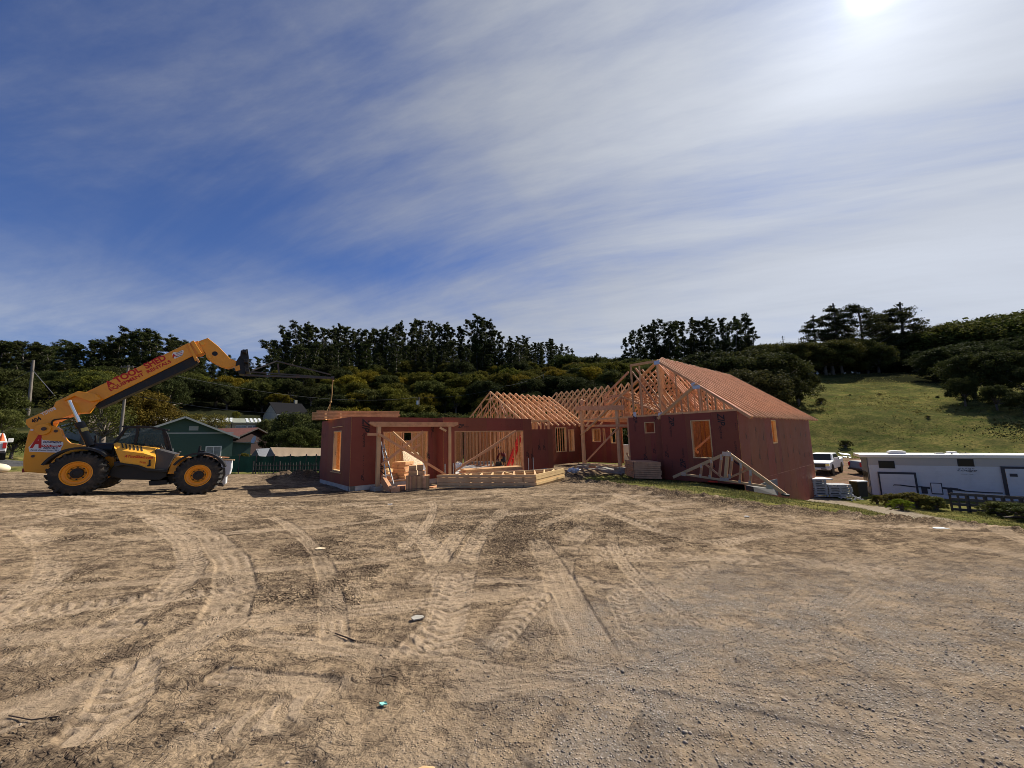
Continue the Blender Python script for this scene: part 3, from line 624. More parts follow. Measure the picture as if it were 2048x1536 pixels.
# boom
bd = .80; BT = .46
outer = [(208, 806), (432, 700), (446, 662), (620, 578), (690, 584), (1518, 186), (1560, 288), (820, 652), (725, 700), (690, 748), (610, 754), (500, 792), (424, 830), (400, 866), (232, 872), (206, 840)]
boom = slab('boom', A1, bd, BT, outer, M['yellow'])
mb = MB(); inner = [(760, 690), (825, 652), (1560, 290), (1600, 345), (1560, 372), (800, 716)]; mb.prism(poly(A1, bd+.06, inner), -TN*(BT-.12)); mb.build('underside_shade', M['black'], boom)  # black strip below the boom, its underside shade built as a solid piece
mb = MB(); mb.prism(poly(A1, bd-.05, [(1512, 190), (1528, 182), (1598, 318), (1575, 330)]), -TN*(BT+.1)); mb.prism(poly(A1, bd-.03, [(1535, 178), (1565, 164), (1632, 268), (1604, 276)]), -TN*(BT+.06))
mb.prism(poly(A1, bd+.02, [(1520, 190), (1600, 168), (1650, 262), (1560, 290)]), -TN*(BT-.04)); mb.build('boom_collar', M['yellow'], boom, bevel=.01)
gus = MB(); gus.prism(poly(A1, bd-.16, [(512, 655), (560, 606), (625, 576), (690, 582), (770, 598), (820, 640), (732, 660), (600, 612)]), -TN*.17); gus.prism(poly(A1, bd-.04, [(512, 668), (625, 578), (760, 600), (818, 640), (760, 700), (700, 748), (640, 752)]), -TN*.05)
gus.build('cylinder_bracket', M['yellow'], boom, bevel=.008)
mb = MB(); c_ = tp(*A1(740, 626), bd); mb.cyl(c_, c_+TN*.02, .10, 24); mb.build('bearing_cap', M['yellow'], boom); mb = MB()
pv = tp(*A1(350, 885), .6); mb.cyl(pv-TN*.2, pv+TN*.06, .17, 28); mb.prism(poly(A1, .6, [(290, 900), (330, 858), (385, 855), (398, 880), (380, 925), (300, 915)]), -TN*.1)
mb.build('pivot_boss', M['yellow'], boom, bevel=.01)
for nm_, x, y, d_, l_, r_ in (('pivot_pin', 357, 880, .53, .05, .055), ('plug', 452, 898, .61, .012, .045), ('plug', 266, 1101, .61, .012, .04)): mb = MB(); c_ = tp(*A1(x, y), d_); mb.cyl(c_, c_+TN*l_, r_, 12); mb.build(nm_, M['darksteel'], boom if nm_ == 'pivot_pin' else body)
mb = MB(); hose = [tp(*A1(x, y), bd-.02) for x, y in ((560, 792), (480, 802), (440, 806), (420, 820), (420, 850), (440, 872))]; mb.tube(hose, .022, 8); mb.tube([tp(*A1(x, y), bd-.02) for x, y in ((480, 828), (560, 822), (600, 815))], .012, 6); mb.build('hose', M['black'], boom)
lt = MB(); q = lambda x, y: tp(*A1(x, y), bd)
letters(lt, 'A TOOL  SHED', q(876, 548), q(1352, 318), .215, TN, .035, lift=.006); letters(lt, 'EQUIPMENT  RENTALS', q(900, 580), q(1392, 346), .135, TN, .028, lift=.006)
lt.build('lettering', M['redtext'], boom)
lt = MB(); letters(lt, '404', q(268, 836), q(340, 806), .13, TN, .03, lift=.006); lt.build('fleet_number', M['ink'], boom)
lt = MB(); letters(lt, 'YS7H78', q(345, 776), q(460, 722), .10, TN, .02, lift=.006); lt.build('registration', M['whitetext'], boom)
def decal(fn, P, d, parent, name='decal'):
    b_ = MB(); z = lambda x, y: tp(*fn(x, y), d)
    b_.prism([v+TN*.004 for v in (z(*P[0]), z(*P[1]), z(*P[2]), z(*P[3]), z(*P[4]), z(*P[5]), z(*P[6]), z(*P[7]), z(*P[8]))], -TN*.003, 0)
    return b_, z
b_, z = decal(A6 := (lambda x, y: (50+x/8.532, 820+y/8.532)), [(60, 640), (225, 452), (268, 452), (300, 512), (652, 545), (655, 590), (620, 650), (598, 728), (78, 712)], .62, body)
for tx, p, q_, h, m_, bo in (('A', (80, 648), (282, 655), .47, 1, .05), ('EQUIPMENT', (308, 566), (622, 578), .075, 2, .03), ('RENTALS', (312, 662), (552, 672), .075, 2, .03), ('Family Owned Since 1963', (92, 702), (568, 712), .06, 2, .01)):
    letters(b_, tx, z(*p), z(*q_), h, TN, bo, .2 if tx[0] == 'F' else .1, m=m_, lift=.009)
b_.prism([v+TN*.012 for v in (z(245, 585), z(632, 600), z(600, 632), z(262, 630))], -TN*.003, 1); letters(b_, 'TOOL SHED', z(275, 622), z(590, 622), .06, TN, .03, 0, m=0, lift=.02)
b_.build('decal', [M['whitetext'], M['redtext'], M['navytext']], body)
b_, z = decal(A1, [(1392, 280), (1400, 262), (1412, 258), (1430, 264), (1478, 242), (1486, 250), (1480, 276), (1470, 290), (1412, 314)], bd, boom)
letters(b_, 'A', z(1396, 308), z(1432, 296), .13, TN, .05, .1, m=1, lift=.009)
for k, (tx, dy) in enumerate((('EQUIPMENT', 0), ('TOOL SHED', 14), ('RENTALS', 28))): letters(b_, tx, z(1428, 275+dy), z(1478, 256+dy), .03, TN, .03, .1, m=2 if k != 1 else 1, lift=.009)
b_.build('decal', [M['whitetext'], M['redtext'], M['navytext']], boom)
mb = MB(); mb.prism(poly(A2, .61, [(362, 935), (396, 935), (394, 955), (360, 953)]), TN*.004); mb.build('data_plate', M['whitetext'], body)
# nose section with its round opening, carriage
nose = [(1590, 176), (1680, 144), (1768, 214), (1862, 312), (1912, 330), (1908, 368), (1842, 388), (1782, 372), (1742, 352), (1690, 322), (1668, 300), (1662, 268), (1636, 240)]
hd = slab('boom_head', A1, bd+.05, .40, nose, M['yellow'])
mb = MB(); c_ = tp(*A1(1737, 272), bd+.05); mb.cyl(c_-TN*.1, c_+TN*.006, .088, 24); mb.build('bore', M['black'], hd)
for x, y, r_ in ((1698, 298, .055), (1636, 190, .07)): mb = MB(); c_ = tp(*A1(x, y), bd+.05); mb.cyl(c_, c_+TN*.035, r_, 18); mb.build('pin', M['yellow2'], hd)
car = MB(); car.prism(poly(A1, bd-.05, [(1946, 246), (2002, 234), (2012, 300), (2012, 425), (1985, 432), (1978, 330), (1940, 300)]), -TN*.06); car.prism(poly(A1, bd+.5, [(1946, 246), (2002, 234), (2012, 300), (2012, 425), (1985, 432), (1978, 330), (1940, 300)]), -TN*.06)
for a in ((1975, 250), (1990, 330), (2000, 405)): p = tp(*A1(*a), bd-.35); car.beam(p, p-TN*1.25, .12, .12)
car.prism(poly(A1, bd, [(1912, 330), (1935, 292), (1975, 300), (1985, 440), (1930, 435), (1908, 380)]), -TN*.5)
co_ = car.build('carriage', M['black'], tele, bevel=.01)
mb = MB(); mb.prism(poly(A1, bd-.02, [(1898, 380), (1935, 362), (1942, 405), (1905, 412)]), -TN*.1); mb.build('tilt_link', M['yellow'], co_)
# lifting jib: lattice of square tubes going on along the machine's axis
jib = MB(); jd = 1.03
jp = lambda x, y, d=jd: tp(*A8(x, y), d)
for dd in (-.28, .28):
    jib.beam(jp(700, 706, jd+dd), jp(1810, 744), .06, .07); jib.beam(jp(770, 664, jd+dd), jp(1812, 736), .05, .05)
    jib.beam(jp(790, 650, jd+dd), jp(1112, 524), .045, .045)
jib.beam(jp(1100, 524), jp(1805, 700), .05, .05); jib.beam(jp(1125, 560), jp(1140, 694), .06, .06)
jib.prism(poly(A8, jd-.04, [(1812, 716), (1848, 716), (1846, 764), (1812, 760)]), -TN*.08)
jib.build('jib', M['darksteel'], tele)
# lift cylinder
mb = MB(); mb.cyl(tp(*A1(562, 650), .55), tp(*A1(652, 850), .55), .052, 16); mb.build('cylinder_rod', M['chrome'], tele, smooth=True, autosmooth=40)
mb = MB(); mb.cyl(tp(*A1(645, 836), .55), tp(*A1(735, 1015), .55), .10, 18); mb.cyl(tp(*A1(640, 828), .55), tp(*A1(655, 862), .55), .115, 18); cb = mb.build('cylinder_barrel', M['black'], tele, smooth=True, autosmooth=40)
mb = MB(); p = tp(*A1(672, 876), .55); q2 = tp(*A1(684, 902), .55); mb.cyl(p, q2, .104, 18); mb.build('warning_label', mat('worn_yellow_label', (.5, .4, .12), .6), cb)
# wheels
RW = .665
def wheel(px, py, d0, flip=1):
    c = tp(px, py, 0)-TN*d0; ax = TN*flip; W = .40
    t = MB(); t.lathe(c, ax, [(.33, -.02), (.36, .0), (.46, .015), (.56, 0), (.605, -.03), (.615, -.10), (.615, -.30), (.605, -.37), (.56, -.40), (.36, -.40), (.33, -.38)], 44)
    a = TE; b = UP
    for i in range(22):
        for sd in (0, 1):
            th0 = 2*math.pi*(i+.5*sd)/22; rad = lambda th: a*math.cos(th)+b*math.sin(th)
            w0 = .012 if sd == 0 else -.412; w1 = -.215 if sd == 0 else -.185
            p = c+rad(th0)*.585+ax*w0; q3 = c+rad(th0+.17)*.615+ax*w1; p2 = c+rad(th0)*(RW+.0)+ax*(w0*1+(-.025 if sd == 0 else .025)); q4 = c+rad(th0+.17)*(RW+.008)+ax*w1
            tg = (rad(th0+1.5708))*.058
            t.add([p, p+tg, q3+tg, q3, p2, p2+tg*.8, q4+tg*.8, q4], [(0, 1, 2, 3), (4, 5, 6, 7), (0, 1, 5, 4), (1, 2, 6, 5), (2, 3, 7, 6), (3, 0, 4, 7)])
            if sd == 0:   # shoulder block running down the side wall
                s0 = c+rad(th0+.01)*.49+ax*.012; t.add([s0, s0+tg, p+tg, p, s0+ax*.008, s0+tg+ax*.008, p2+tg+ax*.004, p2+ax*.004], [(0, 1, 2, 3), (4, 5, 6, 7), (0, 1, 5, 4), (1, 2, 6, 5), (2, 3, 7, 6), (3, 0, 4, 7)])
    w_ = t.build('wheel', M['tyre'], tele, smooth=True, autosmooth=30)
    r = MB(); r.lathe(c, ax, [(.365, .004), (.345, .012), (.335, -.01), (.325, -.06), (.30, -.075), (.26, -.075), (.235, -.045), (.22, -.05), (.20, -.11), (.0, -.11)], 40); r.build('rim', M['yellow'], w_, smooth=True, autosmooth=35)
    h = MB(); h.lathe(c, ax, [(.0, -.01), (.075, -.01), (.095, -.03), (.145, -.035), (.155, -.05), (.155, -.12)], 12)
    for k in range(8): th = k*math.pi/4; u = TE*math.cos(th)+UP*math.sin(th); h.cyl(c+u*.185-ax*.11, c+u*.185-ax*.075, .018, 6)
    h.build('hub', M['black'], w_)
    return w_
wheel(152, 947, 0); wheel(396, 951, 0); wheel(152, 947, 2.15, 1); wheel(396, 951, 2.15, 1)
for px, py in ((152, 947), (396, 951)): mb = MB(); c_ = tp(px, py, .3); mb.cyl(c_, c_-TN*1.9, .11, 12); mb.ball(c_-TN*.95, .26); mb.build('axle', M['black'], tele)
def fender(px, py, a0, a1, r, name='mudguard'):
    c = tp(px, py, -.02); f_ = MB(); n = 14; prev = None
    for i in range(n+1):
        t = R_(a0+(a1-a0)*i/n); u = TE*math.cos(t)+UP*math.sin(t); rr = r+(.05*(i/n-.5)**2)
        row = [c+u*rr, c+u*rr-TN*.46, c+u*(rr-.03)-TN*.46, c+u*(rr-.03), c+u*(rr-.07), c+u*(rr-.07)-TN*.03]
        if prev:
            f_.add(prev[:4]+row[:4], [(0, 1, 5, 4), (1, 2, 6, 5), (2, 3, 7, 6), (3, 0, 4, 7)]); f_.add([prev[3], prev[4], row[4], row[3]], [(0, 1, 2, 3)])
        prev = row
    f_.build(name, M['black'], tele)
fender(152, 947, 158, 38, .80); fender(396, 951, 150, 18, .79)
mb = MB(); p = tp(*A1(180, 1200), .7); mb.obox(p, TE*.06, -TN*.9, UP*-.12); mb.build('tail_lamp', mat('red_lens', (.3, .02, .02), .3), tele)
# sling hanging from the jib
tip = jp(1832, 764); lo1 = PP(653, 818, TO-TN*1.35, TE); knot = jp(1802, 1050)
mb = MB(); mb.tube([tip, tip.lerp(knot, .3)+V3(-.02, 0), tip.lerp(knot, .6)+V3(.02, 0), knot], .022, 6); mb.ball(knot, .05)
for x, y, d in ((1776, 1168, jd+.15), (1752, 1168, jd-.1), (1790, 1160, jd+.5)): mb.tube([knot, jp(x, y, d)], .014, 5)
mb.ball(tip+V3(0, 0, -.05), .045)
o = mb.build('lifting_sling', M['rope']); tag(o, 'brown rope sling hanging from the tip of the jib above the red sheathed wall', 'sling')
# white covered stand with planks beside the front wheel
d = .9; Z5 = lambda x, y, dd=d: tp(*A5(x, y), dd)
st = thing('covered_stand', 'stand under a torn white sheet in front of the telehandler front wheel', 'stand', Z5(1750, 1240))
mb = MB(); mb.prism([Z5(*p) for p in ((1560, 870), (1930, 885), (1925, 1000), (1900, 1090), (1850, 1110), (1842, 1230), (1800, 1250), (1770, 1190), (1800, 1080), (1740, 980), (1640, 900))], -TN*.5); wsh = mb.build('sheet', M['whitecloth'], st, bevel=.03)
mb = MB(); mb.prism([Z5(*p, .88) for p in ((1700, 980), (1830, 990), (1835, 1090), (1790, 1180), (1690, 1200))], -TN*.4); mb.prism([Z5(*p, .88) for p in ((1735, 880), (1800, 884), (1770, 940), (1720, 935))], -TN*.4); mb.build('frame', M['grey'], st)
mb = MB(); mb.prism([Z5(*p, .88) for p in ((1690, 1220), (1800, 1235), (1800, 1268), (1680, 1250))], -TN*.5); mb.build('foot', M['darksteel'], st)
def plank(name, p, q, wd, ht, label, m='lumber', grp=None):
    mb = MB(); mb.beam(p, q, wd, ht); o = mb.build(name, M[m]); return tag(o, label, 'plank', grp)
plank('plank', Z5(1560, 862, .95), Z5(1972, 878, .95), .14, .045, 'pale plank on top of the white covered stand, sticking out towards the house', 'lumber_pale')
plank('plank', Z5(1500, 820, 1.25), Z5(1888, 842, 1.25), .14, .04, 'plank behind the topmost plank on the white covered stand')
# ------------------------------------------------------------------ timber house under construction
ZT, ZF = 2.58, -.15              # top of the walls, floor slab
C0 = V3(-6.5, 15.55); U = ang(40); V = ang(130)
house = thing('house_under_construction', 'unfinished timber house with red sheathed walls and open roof trusses', 'house', V3(2, 20, -.3))
STUDS = [0]
def window_trim(mb, P, D, n, t0, t1, z0, z1, w=.045, dp=.14, lift=.012):
    a = P+D*t0; b = P+D*t1
    for p, q in (((t0, z0), (t0, z1)), ((t1, z0), (t1, z1)), ((t0, z0), (t1, z0)), ((t0, z1), (t1, z1))):
        A_ = P+D*p[0]+UP*p[1]; B_ = P+D*q[0]+UP*q[1]
        if p[0] == q[0]: s_ = w/2 if p[0] == t0 else -w/2; mb.cbox((A_+B_)/2+D*s_-n*(dp/2-lift), D*w, n*dp, UP*abs(q[1]-p[1]))
        else: s_ = w/2 if p[1] == z0 else -w/2; mb.cbox((A_+B_)/2+UP*s_-n*(dp/2-lift-.002), D*(abs(q[0]-p[0])-.0), n*dp, UP*w)
def wall(P, Q, z0, z1, openings=(), out=1, sheath='zip', inner=True, studs=True, seams=1.22, name='sheathed_wall', sp=.406, plates=True, budget=True, jitter=.0):
    """wall from P to Q; out=+1 puts the outer face on the right hand side of P->Q. openings are (t0, t1, za, zb)"""
    P = V3(P.x, P.y); Q = V3(Q.x, Q.y); D = Q-P; L = D.length; D /= L; n = V3(D.y, -D.x)*out
    cuts = sorted({0, L} | {t for o in openings for t in o[:2] if 0 < t < L} | ({k*seams for k in range(1, int(L/seams)+1) if k*seams < L-.1} if sheath else set()))
    par = None
    if sheath:
        mb = MB()
        for a, b in zip(cuts, cuts[1:]):
            if b-a < .01: continue
            mid = (a+b)/2; hs = sorted([(max(z0, o[2]), min(z1, o[3])) for o in openings if o[0] < mid < o[1]]); lo = z0; segs = []
            for h0, h1 in hs:
                if h0 > lo+.01: segs.append((lo, h0))
                lo = max(lo, h1)
            if z1 > lo+.01: segs.append((lo, z1))
            for s0, s1 in segs:
                g = .0015; o0 = P+D*(a+g)
                if sheath == 'zip':
                    mb.obox(o0+UP*s0+n*.012, D*(b-a-2*g), n*(-.004), UP*(s1-s0), 0)
                    if inner: mb.obox(o0+UP*s0+n*.0078, D*(b-a-2*g), n*(-.012), UP*(s1-s0), 1)
                else: mb.obox(o0+UP*s0+n*.012, D*(b-a-2*g), n*(-.012), UP*(s1-s0), 1)
        par = mb.build(name, [M['zip'], M['osb']], house)
    if studs:
        frames = []; top = z1
        ts = [k*sp+.02 for k in range(int((L-.04)/sp)+1)]+[L-.02]
        for o in openings: ts += [o[0]-.02, o[1]+.02, o[0]-.06, o[1]+.06]
        mb_all = MB()
        for t in sorted(ts):
            if t < 0 or t > L: continue
            segs = [(z0+.04, z1-.08)]
            for o in openings:
                if o[0]-.005 < t < o[1]+.005:
                    ns = []
                    for s0, s1 in segs:
                        if o[2] > s0+.1: ns.append((s0, min(s1, o[2]-.0)))
                        if o[3] < s1-.1: ns.append((max(s0, o[3]+.0), s1))
                    segs = ns
            for s0, s1 in segs:
                if s1-s0 < .08: continue
                m_ = MB() if (STUDS[0] < 96 and budget) else mb_all
                m_.cbox(P+D*t+UP*(s0+s1)/2-n*.0523, D*.04, n*.088, UP*(s1-s0))
                if m_ is not mb_all: STUDS[0] += 1; m_.build('stud', M['lumber'], par or house)
        if plates:
            pm = MB(); solid = [(0, L)]
            doors = sorted([o for o in openings if o[2] <= z0+.02])
            x = 0
            for o in doors:
                if o[0] > x: pm.obox(P+D*x+UP*(z0+.001)-n*.0085, D*(o[0]-x), -n*.088, UP*.038)
                x = o[1]
            if x < L: pm.obox(P+D*x+UP*(z0+.001)-n*.0085, D*(L-x), -n*.088, UP*.038)
            for zz2 in (z1-.080, z1-.0395): pm.obox(P+UP*zz2-n*.0085, D*L, -n*.088, UP*.038)
            for o in openings:
                if o[3] < z1-.15: pm.obox(P+D*(o[0]-.04)+UP*(o[3]+.001)-n*.0087, D*(o[1]-o[0]+.08), -n*.0876, UP*min(.22, z1-.09-o[3]))
                if o[2] > z0+.1: pm.obox(P+D*(o[0]-.04)+UP*(o[2]-.039)-n*.0087, D*(o[1]-o[0]+.08), -n*.0876, UP*.038)
            pm.build('wall_plate', M['lumber'], par or house)
        if mb_all.v:
            tag(mb_all.build('stud', M['lumber'], par or house), kind='stuff')
    return par, P, D, n
def tz(P, D, px, py): q = PP(px, py, P, D); return (q-V3(P.x, P.y)).dot(D), q.z
def opening(P, D, x0, x1, y0, y1, floor=None):
    t0, za = tz(P, D, x0, (y0+y1)/2); t1, _ = tz(P, D, x1, (y0+y1)/2); zt_ = tz(P, D, (x0+x1)/2, y0)[1]; zb = floor if floor is not None else tz(P, D, (x0+x1)/2, y1)[1]
    return (min(t0, t1), max(t0, t1), zb, zt_)
def zipmark(mb, P, D, n, t, z, size=.30, vert=True, sysm=True):
    """the sheet maker's mark: ZIP system, reading upwards on the panel"""
    if vert and z > 1.35:
        a = P+D*t+UP*(z+size*3.2); letters(mb, 'ZIP', a, a-UP*size*1.9, size, n, .02, .3, lift=.016, up=D*(1 if n.cross(UP).dot(-D) > 0 else -1))
        if sysm: b_ = a-UP*size*1.95; letters(mb, 'System', b_, b_-UP*size*1.9, size*.55, n, .0, .0, lift=.016, up=D*(1 if n.cross(UP).dot(-D) > 0 else -1))
    elif vert:
        a = P+D*t+UP*z; letters(mb, 'ZIP', a, a+UP*size*1.9, size, n, .02, .3, lift=.016, up=-D*(1 if n.cross(UP).dot(-D) > 0 else -1))
        if sysm: b_ = a+UP*size*1.95; letters(mb, 'System', b_, b_+UP*size*1.9, size*.55, n, .0, .0, lift=.016, up=-D*(1 if n.cross(UP).dot(-D) > 0 else -1))
    else:
        a = P+D*t+UP*z; letters(mb, 'ZIP', a, a+D*size*1.9, size, n, .02, .3, lift=.016)
        letters(mb, 'System', a+D*size*1.95, a+D*size*3.6, size*.5, n, 0, 0, lift=.016)
def smallprint(mb, P, D, n, t, z, k=5):
    for i in range(k):
        a = P+D*t+UP*(z+i*.09); L_ = .05+.16*random.random(); mb.obox(a+n*.0135, D*.018, n*.001, UP*L_*.35)

# --- foundation and slab
Lf = (PP(644, 900, C0, V)-C0).length
slab_poly = [C0+V*Lf, C0, C0+U*4.05, C0+U*4.05-V*.45, C0+U*10.6-V*.45, C0+U*12.0+V*1.5, V3(4.8, 28.6), V3(7.4, 25.3), V3(6.3, 21.3), V3(11, 17), V3(21, 26), V3(10, 38), V3(-3, 36), C0+V*7.2+U*1.2]
garage_slab = [C0+V*Lf, C0, C0+U*4.1, C0+U*4.1-V*.45, C0+U*10.55-V*.45, C0+U*10.55+V*7.2, C0+U*1.2+V*7.2, C0+U*1.2+V*Lf]
mb = MB(); mb.prism([p+UP*(-.36) for p in garage_slab], UP*.20); mb.build('floor_slab', M['slab'], house)
mb = MB()
for a, b in ((C0+V*Lf, C0), (C0, C0+U*4.1), (C0+U*4.1-V*.45, C0+U*10.5-V*.45)):
    d = (b-a).normalized(); nn = V3(d.y, -d.x); mb.obox(V3(a.x, a.y, -.72)-nn*.02, d*(b-a).length, -nn*.2, UP*.548)
mb.build('foundation', M['concrete'], house)

# --- garage block
zipm = []
def marks(par, fn): mb = MB(); fn(mb); mb.build('lettering', M['ink'], par)
opw = opening(C0, V, 682.3, 666.5, 862, 942.7)
LWp, P1, D1, n1 = wall(C0+V*Lf, C0, -.17, ZT, [(Lf-opw[1], Lf-opw[0], opw[2], opw[3])], out=1)
mb = MB(); window_trim(mb, P1, D1, n1, Lf-opw[1], Lf-opw[0], opw[2], opw[3]); 
mb.obox(P1+D1*(Lf-opw[1]-.14)+UP*(opw[2]-.06)+n1*.0125, D1*(opw[1]-opw[0]+.28), n1*.05, UP*.035); mb.obox(P1+D1*(Lf-opw[1]-.05)+UP*(opw[3]+.16)+n1*.0125, D1*(opw[1]-opw[0]+.2), n1*.05, UP*.03)
mb.build('window_frame', M['lumber_pale'], LWp)
def f1(mb):
    for t, z, s_ in ((.25, 1.55, .13), (.62, 1.7, .1), (2.1, 1.6, .12), (2.3, .2, .12), (1.0, .0, .1), (2.5, 1.0, .1), (.9, 2.1, .08)):
        zipmark(mb, P1, D1, n1, t, z, s_)
marks(LWp, f1)
o1 = opening(C0, U, 765, 856, 863, 970, ZF-.02); tE = tz(C0, U, 873, 890)[0]
F1, P2, D2, n2 = wall(C0, C0+U*tE, -.17, ZT, [o1])
J = .42; G2 = C0-V*J; tS = tz(G2, U, 887, 890)[0]; tR = tz(G2, U, 1064, 890)[0]; tL = tz(G2, U, 1106, 900)[0]; zL = tz(G2, U, 1085, 858.6)[1]
wall(C0+U*tE, G2+U*tS, -.17, ZT, studs=False)
o2 = opening(G2, U, 909, 1047.5, 861.5, 940, ZF-.02)
F2, P3, D3, n3 = wall(G2+U*tS, G2+U*tR, -.17, ZT+.01, [(o2[0]-tS, o2[1]-tS, o2[2], o2[3])])
F3, P4, D4, n4 = wall(G2+U*(tR+.003), G2+U*tL, -.17, zL, [])
def f2(mb):
    zipmark(mb, P2, D2, n2, .42, 1.55, .30); zipmark(mb, P2, D2, n2, 1.42, .15, .26); zipmark(mb, P2, D2, n2, tE-.35, .7, .16); smallprint(mb, P2, D2, n2, .5, .6, 5); zipmark(mb, P2, D2, n2, tE-.3, 1.75, .14); smallprint(mb, P2, D2, n2, tE-.25, .2)
    zipmark(mb, P2, D2, n2, .55, .0, .12)
marks(F1, f2)
def f3(mb):
    a = tz(P3, D3, 916, 872)[0]; zipmark(mb, P3, D3, n3, a, tz(P3, D3, 916, 855.5)[1], .17, vert=False)
    for x in (965, 1003, 1020, 1040): smallprint(mb, P3, D3, n3, tz(P3, D3, x, 850)[0], 2.15, 2)
    t_ = tz(P3, D3, 1057, 900)[0]; zipmark(mb, P3, D3, n3, t_, .5, .17)
marks(F2, f3)
def f4(mb):
    for x, y0 in ((1081, 912), (1091, 912), (1067, 930)): t_, z_ = tz(P4, D4, x, y0); zipmark(mb, P4, D4, n4, t_, z_+.3, .16); smallprint(mb, P4, D4, n4, t_, z_-.4)
marks(F3, f4)
# trimmers at the openings, hold down pipes
mb = MB(); window_trim(mb, P2, D2, n2, o1[0], o1[1], ZF, o1[3], .05, .15, .004); window_trim(mb, P3, D3, n3, o2[0]-tS, o2[1]-tS, ZF, o2[3], .05, .15, .004); mb.build('opening_trimmer', M['lumber'], house)
for px, Pn, Dn in ((889, P3, D3), (905.5, P3, D3), (1056, P3, D3), (1065.5, P4, D4)):
    t_ = tz(Pn, Dn, px, 935)[0]; mb = MB(); q = Pn+Dn*t_+n3*.05; mb.cyl(q+UP*-.3, q+UP*(.48), .028, 10); mb.build('pipe_sleeve', M['steel'], house)
# inside and back walls of the garage
B = 7.0
bk0 = C0+V*B+U*1.2; bk1 = C0+V*B+U*(tR+.2)
def bo(x0, x1, y0, y1): a, b, c, d = opening(bk0, U, x0, x1, y0, y1); return (a, b, c, d)
wall(bk0, bk1, -.15, ZT, [bo(807, 822, 864, 881), bo(976, 985, 862, 886), bo(1004, 1010, 862, 876), bo(1028, 1034, 915, 927), bo(1035, 1042, 915, 927)], out=-1, sheath='osb', sp=.36)
wall(C0+U*1.2+V*Lf, bk0, -.15, ZT, out=-1, sheath='osb')
wall(C0+V*(Lf-.05), C0+U*1.2+V*(Lf-.05), -.15, ZT, out=-1, sheath='osb', budget=False)
wall(G2+U*(tR-.1)+V*.15, bk1, -.15, ZT, out=1, sheath=None, sp=.40)
# studs standing open above the low wall, and beams
wall(G2+U*(tR+.02)+V*.18, G2+U*tL+V*.18, -.15, ZT-.05, sheath=None, sp=.3)
# diagonal braces
def board(p, q, name='brace', w_=.038, h_=.10, m='lumber', up=UP): mb = MB(); mb.beam(p, q, w_, h_, up=up); return mb.build(name, M[m], house)
b_ = lambda x, y, P, D, k=.06: PP(x, y, P, D)+V3(D.y, -D.x)*k
board(b_(909, 941.6, G2, U), b_(1030, 861.6, G2, U)); board(b_(930, 931, G2, U, -.25), b_(1000, 890, G2, U, -.25))

# --- first porch in front of the garage
Q0 = PY(758, 870, 15.8); Q1 = PY(900, 870, 17.9); Q0.z = Q1.z = 0; PD = (Q1-Q0).normalized(); PN = V3(PD.y, -PD.x)
qp = lambda x, y, k=0.0: PP(x, y, Q0, PD)+PN*k
mb = MB(); a, b = qp(739.6, 848.5), qp(916.5, 848.5); zt_, zb_ = qp(830, 844)[2], qp(830, 853.2)[2]; hgt = zt_-zb_
mb.prism([V3(a.x, a.y, zb_+hgt*.6), V3(a.x, a.y, zt_), V3(b.x, b.y, zt_), V3(b.x, b.y, zb_+hgt*.45), V3(b.x, b.y, zb_)-PD*.22, V3(a.x, a.y, zb_)+PD*.22], -PN*.14); mb.build('porch_beam', M['lumber'], house)
zpb = zb_
for x0, x1, yb in ((752, 763.7, 974), (896.6, 903.5, 949)):
    p = qp((x0+x1)/2, 900); bb = qp((x0+x1)/2, yb); wdt = max(.14, (qp(x1, 900)-qp(x0, 900)).length*.62); mb = MB(); mb.obox(V3(p.x, p.y, bb.z)-PD*wdt/2, PD*wdt, -PN*.14, UP*(zpb-bb.z-.002)); mb.build('porch_post', M['lumber_pale'], house, bevel=.006)
p = qp(757, 973); mb = MB(); mb.obox(V3(p.x, p.y, gz(p.x, p.y)-.2)-PD*.24+PN*.2, PD*.56, -PN*.55, UP*(p.z-gz(p.x, p.y)+.2)); mb.build('footing', M['concrete'], house, bevel=.02)
p = qp(900, 949); mb = MB(); mb.obox(V3(p.x, p.y, -.5)-PD*.2+PN*.2, PD*.42, -PN*.5, UP*(p.z+.5)); mb.build('footing', M['concrete'], house, bevel=.02)
board(qp(757, 868, .06), qp(893, 951, .06)); board(qp(763, 929, .02), qp(846, 863, .02)); board(qp(791, 864, -.3), qp(851, 919.5, -.3), m='lumber_pale', up=V3(.3, -.5, 1)); board(qp(834, 901, -.6), qp(853, 888, -.6)); board(qp(734.6, 868.8, .02), qp(756, 868.8, .02)); board(qp(880, 855, -.02), qp(893, 862, -.02), w_=.02, m='lumber_pale')

